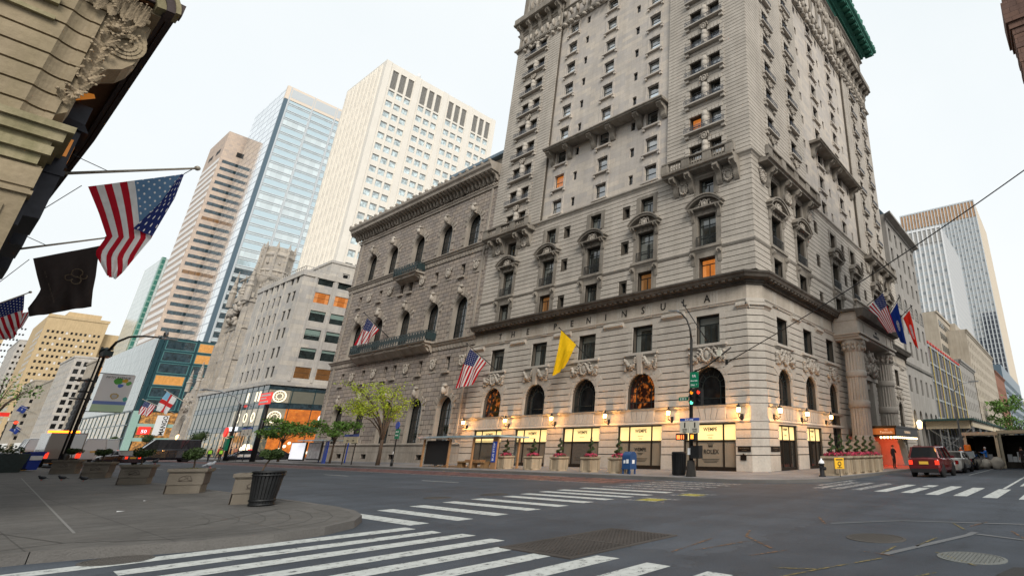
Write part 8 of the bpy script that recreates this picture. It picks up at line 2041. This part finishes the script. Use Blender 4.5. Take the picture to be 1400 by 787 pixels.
# ------------------------------------------------------------------ vehicles
def paintm(name,col,rough=.25,coat=.6): return plain(name,col,rough,.15,.5,None,0,coat)
M['carglass']=plain('car glass',(.012,.015,.018),.05,0,.7); M['tail']=plain('lit tail light',(.5,.01,.01),.3,emit=(1,.05,.015),es=1.2); M['taildim']=plain('tail light',(.25,.01,.01),.2); M['head']=plain('head light',(.7,.72,.75),.1); M['rim']=rough_paint('alloy rim',(.35,.36,.37),.3,.6); M['platey']=plain('yellow plate',(.7,.42,.05),.5)
def car(label,loc,rz,kind,body,cat='car',group=None,lit=False,plate=True,name='car'):
    t=thing(name,label,cat,loc,rz,group)
    K=dict(sedan=dict(L=4.7,W=1.84,H=1.45,belt=.95,st=[(-2.35,.62,.9),(-2.25,.86,.97),(-1.5,.9,1.0),(0,.92,.96),(.95,.91,.95),(1.9,.86,.80),(2.3,.72,.62)],cab=(-1.75,1.15,-1.0,.35)),
           suv=dict(L=4.5,W=1.84,H=1.76,belt=1.08,st=[(-2.25,.80,1.02),(-2.15,.90,1.10),(-1.2,.92,1.10),(0,.92,1.08),(.9,.91,1.06),(1.8,.88,.98),(2.22,.76,.75)],cab=(-2.12,1.15,-1.92,.5)),
           van=dict(L=6.4,W=2.05,H=2.75,belt=1.5,st=[(-3.2,.95,1.5),(-3.1,1.0,1.55),(0,1.02,1.55),(1.7,1.02,1.5),(2.3,.98,1.3),(3.0,.9,1.05),(3.2,.75,.75)],cab=(-3.15,2.4,-3.05,1.35)))[kind]
    gc=.22 if kind=='sedan' else .28
    mb=LB(); rings=[]
    for x,w,zt in K['st']:
        w=w*K['W']/1.84
        prof=[(-w*.86,gc),(-w*.97,gc+.12),(-w,.55),(-w*.985,zt-.12),(-w*.93,zt),(0,zt+.03),(w*.93,zt),(w*.985,zt-.12),(w,.55),(w*.97,gc+.12),(w*.86,gc)]
        rings.append([mb.P((x,y,z)) for y,z in prof])
    for a,b in zip(rings,rings[1:]):
        n=len(a)
        for k in range(n): mb.idx((a[k],a[(k+1)%n],b[(k+1)%n],b[k]),0,k in(3,4,5,6))
    mb.idx(rings[0][::-1]); mb.idx(rings[-1])
    bo=mb.build('body',body,t)
    # cabin: glass with painted roof and pillars
    x0,x1,r0,r1=K['cab']; b_,H,w=K['belt'],K['H'],K['W']/2
    A=[(x0,-w*.93,b_),(x1,-w*.93,b_),(x1,w*.93,b_),(x0,w*.93,b_)]; B=[(r0,-w*.74,H-.05),(r1,-w*.74,H-.05),(r1,w*.74,H-.05),(r0,w*.74,H-.05)]
    gl=LB(); gl.loft(A,B); gl.build('windows',M['carglass'],t)
    rf=LB(); rf.loft([(p[0],p[1]*1.02,H-.07) for p in B],[(p[0]*.96+.02,p[1]*.9,H) for p in B])
    for p,q in zip(A,B): rf.bar(Vector(p)*1.003,Vector(q)*1.003,.09,.09)
    for k in (-1,1):
        for f in ((.45,) if kind=='sedan' else (.34,.66)): 
            rf.bar((x0+(x1-x0)*f,k*w*.935,b_),(r0+(r1-r0)*f,k*w*.745,H-.05),.10,.04)
        if kind=='van': rf.loft([(x0,k*w*.945,b_),(1.0,k*w*.945,b_),(1.0,k*w*.76,H-.1),(x0,k*w*.76,H-.1)],[(x0,k*w*.95,b_),(1.0,k*w*.95,b_),(1.0,k*w*.765,H-.1),(x0,k*w*.765,H-.1)])
        if kind=='suv': rf.bar((-1.6,k*w*.66,H+.04),(.2,k*w*.66,H+.04),.04)
    if kind=='van': rf.loft([(x0-.01,-w*.9,b_),(x0-.01,w*.9,b_),(r0-.01,w*.72,H-.1),(r0-.01,-w*.72,H-.1)],[(x0-.02,-w*.9,b_),(x0-.02,w*.9,b_),(r0-.02,w*.72,H-.1),(r0-.02,-w*.72,H-.1)])
    rf.build('roof',body,t)
    wr_=.33 if kind=='sedan' else .37
    for xw in ((-1.38,1.42) if kind!='van' else (-2.0,2.1)):
        for k in (-1,1):
            wl=thing('wheel',None,None,(xw,k*(w-.10),wr_)); wl.parent=t
            a=LB(lambda x,y,z:(x,z,y)); a.lathe([(wr_*.62,-.11),(wr_*.95,-.11),(wr_,-.07),(wr_,.07),(wr_*.95,.11),(wr_*.62,.11)],(0,0,0),18); a.build('tyre',M['rubber'],wl)
            a=LB(lambda x,y,z:(x,z*k,y)); a.lathe([(wr_*.64,-.09),(wr_*.64,.09),(wr_*.55,.07),(.06,.08),(.04,.10)],(0,0,0),14)
            a.build('rim',M['rim'],wl)
            ar=LB(lambda x,y,z:(x,z*k,y)); ar.lathe([(wr_+.03,-.1),(wr_+.07,.085),(wr_+.03,.09)],(0,0,0),16); ar.build('arch',M['black'],wl)
    hw=K['st'][0][1]*K['W']/1.84; zt=K['st'][0][2]
    for k in (-1,1):
        a=LB(); a.box(K['st'][0][0]-.02,K['st'][0][0]+.18,k*hw-.16 if k>0 else k*hw-.06,k*hw+.06 if k>0 else k*hw+.16,zt-.30,zt-.06); a.build('tail_light',M['tail' if lit else 'taildim'],t)
        fx,fwid,fz=K['st'][-1]; a=LB(); a.box(fx-.22,fx+.03,k*fwid*.95-.15,k*fwid*.95+.15,fz-.14,fz+.02); a.build('headlight',M['head'],t)
        a=LB(); mx=x1-.25; a.box(mx-.1,mx+.1,k*(w+.02)-.02,k*(w+.22)+.02 if k>0 else k*(w+.0),b_-.02,b_+.13) if k>0 else a.box(mx-.1,mx+.1,-(w+.22),-w+.02,b_-.02,b_+.13); a.build('mirror',body,t)
    a=LB(); a.box(K['st'][0][0]-.06,K['st'][0][0]+.05,-hw*.98,hw*.98,gc,gc+.22); a.box(K['st'][-1][0]-.08,K['st'][-1][0]+.06,-.7,.7,gc,gc+.2); a.build('bumper',M['black'] if kind!='sedan' else body,t)
    if plate: a=LB(); a.box(K['st'][0][0]-.035,K['st'][0][0]+.03,-.26,.26,zt-.28,zt-.12); a.build('number_plate',M['platey'],t)
    return t
M['p_red']=paintm('maroon car paint',(.10,.006,.008)); M['p_silver']=paintm('silver car paint',(.42,.41,.38)); M['p_dark']=paintm('near black car paint',(.012,.014,.02)); M['p_white']=paintm('white vehicle paint',(.62,.63,.64)); M['p_taxi']=paintm('yellow cab paint',(.55,.24,.01)); M['p_grey']=paintm('grey brown paint',(.17,.13,.10)); M['p_wine']=paintm('dark wine paint',(.03,.008,.012)); M['p_navy']=paintm('dark navy paint',(.015,.02,.04))
gp='cars parked along the side street'
car('maroon sport utility car seen from behind before the entrance',(37.65,7.55,0),-.03,'suv',M['p_red'],'car',gp,True)
car('silver sedan parked just ahead of the maroon car',(45.1,7.5,0),-.02,'sedan',M['p_silver'],'car',gp)
car('dark sedan mostly hidden ahead of the silver one',(51.6,7.6,0),0,'sedan',M['p_dark'],'car',gp)
car('black van crossing the avenue behind the planters',(19.9,97,0),PI,'van',M['p_dark'],'van',None,False,False,'van')
car('dark sedan with lit tail lights left of the black van',(14.0,86,0),PI/2+.35,'sedan',M['p_wine'],'car',None,True)
pc=car('dark patrol car with white roof lights before the glass shop',(28.0,96,0),PI-.1,'sedan',M['p_navy'],'car',None,True)
mb=LB(); mb.box(-.6,-.3,-.55,.55,1.45,1.58); mb.build('light_bar',M['redsign'],pc); mb=LB(); mb.box(-.9,.9,-.925,-.915,.55,.9); mb.box(-.9,.9,.915,.925,.55,.9); mb.build('white_door_panel',M['p_white'],pc)
car('dark car standing behind the patrol car',(32.2,99,0),PI-.1,'sedan',M['p_dark'],'car')
car('white ambulance van, left of the pair beside the tall lamp',(12.95,97,0),PI/2+.05,'van',M['p_white'],'van','white vans on the avenue',True)
car('white ambulance van, right of the pair beside the tall lamp',(14.75,102,0),PI/2+.05,'van',M['p_white'],'van','white vans on the avenue',True)
tx_=car('yellow taxi cab by the kerb at the left edge',(8.9,88,0),PI/2,'sedan',M['p_taxi'],'taxi',None,False); mb=LB(); mb.box(-.35,-.15,-.3,.3,1.45,1.58); mb.build('roof_sign',M['p_white'],tx_)
car('white minibus beyond the yellow taxi',(9.4,104,0),PI/2,'van',M['p_white'],'van',None,False)
bt=thing('box_truck','box truck with a pale rear door and orange warning lights by the lamp','truck',(8.75,80,0),PI/2+.03)
mb=LB(); mb.box(-3.2,1.6,-1.15,1.15,.75,3.0); mb.build('cargo_box',M['p_grey'],bt); mb=LB(); mb.box(-3.26,-3.2,-1.05,-.1,.85,2.9); mb.box(-3.0,-1.0,1.15,1.17,1.2,2.7); mb.build('rear_door',M['p_white'],bt)
mb=LB(); mb.loft([(1.6,-1.05,.5),(3.4,-1.05,.5),(3.4,1.05,.5),(1.6,1.05,.5)],[(1.6,-1.0,2.3),(2.7,-.95,2.3),(2.7,.95,2.3),(1.6,1.0,2.3)]); mb.build('cab',M['p_grey'],bt); mb=LB(); mb.box(-3.3,3.2,-.95,.95,.4,.75); mb.build('chassis',M['black'],bt)
for xw in (-2.2,2.3):
    for k in (-1,1): a=LB(lambda x,y,z:(x,z,y)); a.lathe([(.25,-.15),(.46,-.15),(.5,-.1),(.5,.1),(.46,.15),(.25,.15)],(xw,.5,k*1.0),16); a.build('wheel',M['rubber'],bt)
M['warn']=plain('orange warning lamp',(1,.4,.05),.4,emit=(1,.22,.01),es=4)
for k in (-1,1): mb=LB(); mb.box(-3.3,-3.1,k*1.0-.16,k*1.0+.16,.8,1.3); mb.build('tail_light',M['tail'],bt)
mb=LB(); mb.box(-.3,.1,-1.0,1.0,3.0,3.25); mb.build('warning_light',M['warn'],bt)
wl_=bpy.data.lights.new('warning_glow','POINT'); wl_.energy=260; wl_.color=(1,.25,.03); wl_.shadow_soft_size=.3; lo=bpy.data.objects.new('warning_glow',wl_); COL.objects.link(lo); lo.parent=bt; lo.location=(-.6,-1.6,3.4)
# traffic lights and signs far along the avenue
for l,x,y,z in (('red traffic light hanging at the left edge, far off',8.6,205,13.5),('small red traffic light below the first, far off',17.5,250,8.5)):
    t=thing('traffic_light',l,'traffic light',(x,y,0)); mb=MB(); mb.tube([(x-1.5,y,0),(x-1.5,y,z+.5),(x,y,z+.8)],.12,6); mb.build('pole',M['iron'],t); mb=MB(); mb.box(x-.35,x+.35,y-.3,y+.3,z-1.4,z+.7); mb.build('housing',M['black'],t); mb=MB(plane_y(y-.32)); mb.ring(x,z+.25,0,.42,-.02,.02,0,2*PI,12); mb.build('lens',M.get('lens_red',M['redsign']),t)
tp=thing('sign_post','dark post with a red signal and pale board near the left edge','sign',(6.6,118,P0)); mb=MB(); mb.tube([(6.6,118,P0),(6.6,118,5.6)],.12,6); mb.build('post',M['iron'],tp); mb=MB(plane_y(117.8)); mb.box(5.4,6.3,-.05,.05,4.6,5.8); mb.build('board',M['signboard'],tp); mb=MB(plane_y(117.7)); mb.box(6.1,7.4,-.1,.1,5.7,6.2); mb.build('red_head',M['redsign'],tp)
# ------------------------------------------------------------------ construction things by the site gantries
M['barrel']=rough_paint('orange barrel',(.85,.20,.01),.5,0,.1); M['sack']=stone('pale sack',(.55,.50,.42),var=.2,bump=.3,streak=0,fine=5)
for i,(x,y,l) in enumerate(((53.6,7.7,'orange and white barrel, taller one beside the site gantry'),(52.8,7.3,'low orange barrel in front of the site gantry'))):
    t=thing('traffic_barrel',l,'barrel',(x,y,0),0,'orange barrels'); mb=LB(); h=1.9 if i==0 else .9; mb.lathe([(.42,0),(.42,.06),(.34,.08),(.31,h*.5),(.27,h),(.2,h+.05)],(0,0,0),16); mb.build('body',M['barrel'],t); mb=LB()
    for z in (.3,.62): mb.lathe([(.335,h*z),(.33,h*z+.12)],(0,0,0),16)
    mb.build('white_band',M['swhite'],t); mb=LB(); mb.lathe([(.5,0),(.5,.06)],(0,0,0),12); mb.build('base',M['rubber'],t)
for i,(x,y,rx,ry,rz_,l) in enumerate(((53.3,6.5,.75,.5,.42,'pale sack leaning at the left of the gantry mouth'),(53.4,5.6,.5,.55,.5,'round white sack in the gantry mouth'),(52.6,7.0,.5,.4,.3,'flat pale sack nearest the silver sedan'))):
    t=thing('sack',l,'sack',(x,y,0),0,'sacks by the site gantry'); mb=LB(); mb.ball((0,0,rz_*.9),(rx,ry,rz_),12,8,0,.35,True,i); mb.build('body',M['sack'],t); mb=LB(); mb.tube([(0,0,rz_*1.7),(.05,0,rz_*1.95)],[.1,.04],6); mb.build('neck',M['sack'],t)
rc=struct('red_carpet',(lambda mb:(mb.face([(44.6,10.9,.157),(53.5,10.9,.157),(53.5,15.4,.157),(44.6,15.4,.157)]),mb)[1])(MB()),rough_paint('red carpet',(.55,.10,.05),.8))
# wayfinding post lamp along the side street, small hanging items
lm=thing('street_lamp','slender grey street lamp before the construction shed','street lamp',(72,10.9,P0)); mb=MB(); mb.tube([(72,10.9,P0),(72,10.9,8.0),(72,10.2,9.0),(72,8.8,9.3)],[.13,.09,.06,.05],7); mb.build('pole',M['steel'],lm); mb=MB(); mb.box(71.85,72.15,7.9,8.9,9.22,9.36); mb.build('lamp_head',M['steel'],lm)
wl2=thing('wall_lantern','lit wall lantern on the plain stone building past the canopy','lantern',(78.2,YB,4.5)); mb=MB(FB); mb.lathe([(.25,4.2),(.38,5.0),(.1,5.3)],(78.2,-.6,0),8); mb.build('lamp_glass',M['lamp'],wl2); mb=MB(FB); mb.tube([(78.2,0,4.4),(78.2,-.3,4.0),(78.2,-.6,4.2)],.05,6); mb.build('bracket',M['iron'],wl2)
# ------------------------------------------------------------------ people
def region(name,cols):
    return [plain(name+' '+str(i),c,.75) for i,c in enumerate(cols)]
SKIN=(.38,.22,.15)
def person(label,loc,rz,top,legs,pose='stand',hair=(.02,.015,.012),h=1.75,vest=None):
    t=thing('person',label,'person',loc,rz)
    k=h/1.75
    V=[(0,0,.97),(0,0,1.12),(0,0,1.30),(0,0,1.46),(.01,0,1.53),(.02,0,1.64),(.02,0,1.72)]; Rr=[.155,.14,.165,.12,.055,.095,.06]; E=[(i,i+1) for i in range(6)]
    def add(p,r,par): V.append(p); Rr.append(r); E.append((par,len(V)-1)); return len(V)-1
    fwd={'stand':(0,0),'walk':(.28,-.22),'reach':(.05,-.05)}[pose]
    for s,f in ((1,fwd[0]),(-1,fwd[1])):
        a=add((0,s*.10,.90),.10,0); b=add((f*.6+.02,s*.105,.50),.065,a); c=add((f*.9-.03,s*.11,.09),.042,b); add((f*.9+.12,s*.12,.035),.035,c)
        a=add((0,s*.19,1.42),.062,3)
        if pose=='reach': b=add((.20,s*.24,1.24),.048,a); c=add((.40,s*.15,1.33),.036,b); hd=(.46,s*.14,1.35); dx=Vector((1,0,.1))
        elif pose=='stand' and s>0 and vest is None: b=add((.05,s*.30,1.18),.048,a); c=add((.16,s*.12,1.30),.036,b); hd=(.2,s*.07,1.32); dx=Vector((.7,-.7*s,.2))
        else: b=add((-f*.25-.02,s*.25,1.16),.048,a); c=add((-f*.5+.04,s*.25,.90),.035,b); hd=(-f*.55+.05,s*.25,.83); dx=Vector((.15,0,-1))
        pm=add(hd,.036,c)
        side=Vector((0,1,0)) if abs(dx.z)>.5 else Vector((0,1,0))
        for q,l in ((-1.5,.07),(-.5,.082),(.5,.078),(1.5,.062)):
            o=Vector(hd)+side*q*.02+dx.normalized()*.03; m1=add(tuple(o),.0095,pm); add(tuple(o+dx.normalized()*l+Vector((.015,0,0))),.0075,m1)
        o=Vector(hd)+Vector((.03,-.012*s,.0)); m1=add(tuple(o),.011,pm); add(tuple(o+Vector((.035,-.02*s,-.03))),.009,m1)
    me=bpy.data.meshes.new('body'); me.from_pydata([(x*k,y*k,z*k) for x,y,z in V],E,[]); ob=bpy.data.objects.new('body',me); COL.objects.link(ob)
    md=ob.modifiers.new('s','SKIN'); md.use_smooth_shade=True; me.skin_vertices[0].data[0].use_root=True
    for sv,r in zip(me.skin_vertices[0].data,Rr): sv.radius=(r*k,r*k*(1.0))
    for i in (0,1,2): me.skin_vertices[0].data[i].radius=(Rr[i]*k*.72,Rr[i]*k*1.12)
    ob.modifiers.new('u','SUBSURF').levels=1; ob.modifiers['u'].render_levels=1
    dg=bpy.context.evaluated_depsgraph_get(); m2=bpy.data.meshes.new_from_object(ob.evaluated_get(dg)); bpy.data.objects.remove(ob)
    ms=region('clothes',[SKIN,top,legs,(.012,.012,.012),hair])
    for m_ in ms: m2.materials.append(m_)
    for p in m2.polygons:
        c=p.center/k; z=c.z; hand=abs(c.y)>.2 and z<.92 or (c.x>.43 and pose=='reach')
        p.material_index=3 if z<.09 else (0 if hand else (2 if z<.97 else (1 if z<1.49 else 0)))
        if z>1.66 or (z>1.56 and c.x<-.02): p.material_index=4
        p.use_smooth=True
    bo=bpy.data.objects.new('body',m2); COL.objects.link(bo); bo.parent=t
    mb=LB(); mb.ball((.0,0,1.675*k),(.108*k,.094*k,.10*k),10,7); mb.build('hair',ms[4],t)
    mb=LB(); mb.ball((.122*k,0,1.60*k),(.018*k,.014*k,.022*k),6,5); 
    for s in (-1,1): mb.ball((.02*k,s*.098*k,1.61*k),(.02*k,.012*k,.03*k),6,5)
    mb.build('nose_and_ears',ms[0],t)
    mb=LB(); 
    for s in (-1,1): mb.ball((.108*k,s*.033*k,1.63*k),.010*k,6,4)
    mb.box(.112*k,.118*k,-.022*k,.022*k,1.553*k,1.56*k); mb.build('eyes_and_mouth',M['black'],t)
    if vest:
        mb=LB(); n=12
        A=[(.15*k*math.cos(2*PI*i/n)+.0,.21*k*math.sin(2*PI*i/n),1.0*k) for i in range(n)]; B=[(.15*k*math.cos(2*PI*i/n),.215*k*math.sin(2*PI*i/n),1.42*k) for i in range(n)]; mb.loft(A,B,0,False,True); mb.build('vest',plain('hi-vis '+label[:8],vest,.6,emit=vest,es=.15),t)
    return t
person('doorman in black standing in the red-lit entrance',(45.3,11.95,P0),-1.9,(.012,.012,.014),(.01,.01,.012),'stand')
person('police officer in a lime vest, left of the two by the patrol car',(23.3,92.5,0),-2.2,(.015,.017,.025),(.012,.014,.02),'walk',vest=(.35,.7,.05))
person('police officer in a lime vest, closer to the patrol car',(24.3,92.0,0),-2.5,(.015,.017,.025),(.012,.014,.02),'stand',vest=(.35,.7,.05))
person('pedestrian in a red jacket outside the glass shop, on the left',(27.6,105.5,P0),2.0,(.45,.06,.03),(.03,.03,.04),'walk')
person('pedestrian in a dark coat beside the one in red',(28.8,105,P0),2.4,(.03,.03,.05),(.02,.02,.025),'walk')
person('pedestrian in a salmon jacket beside the orange shop wall',(29.8,106.4,P0),1.2,(.5,.2,.13),(.04,.04,.06),'walk')
person('construction worker in a bright blue jacket at the site gantry',(54.0,6.4,0),1.9,(.01,.16,.6),(.06,.05,.04),'reach',hair=(.6,.6,.6))
person('construction worker in dark clothes by the second gantry',(54.8,3.75,0),2.6,(.02,.02,.024),(.02,.02,.02),'stand')
person('person in orange work clothes next to the barrels',(54.6,8.4,0),3.0,(.8,.16,.03),(.5,.1,.02),'reach',hair=(.7,.5,.4))
person('pedestrian in dark clothes waiting at the bus shelter end',(28.3,48.2,P0),-1.2,(.02,.025,.05),(.02,.025,.04),'stand')
person('person in black at the left edge by the trough planter',(3.5,60.2,P0),1.5,(.012,.012,.014),(.012,.012,.014),'stand')
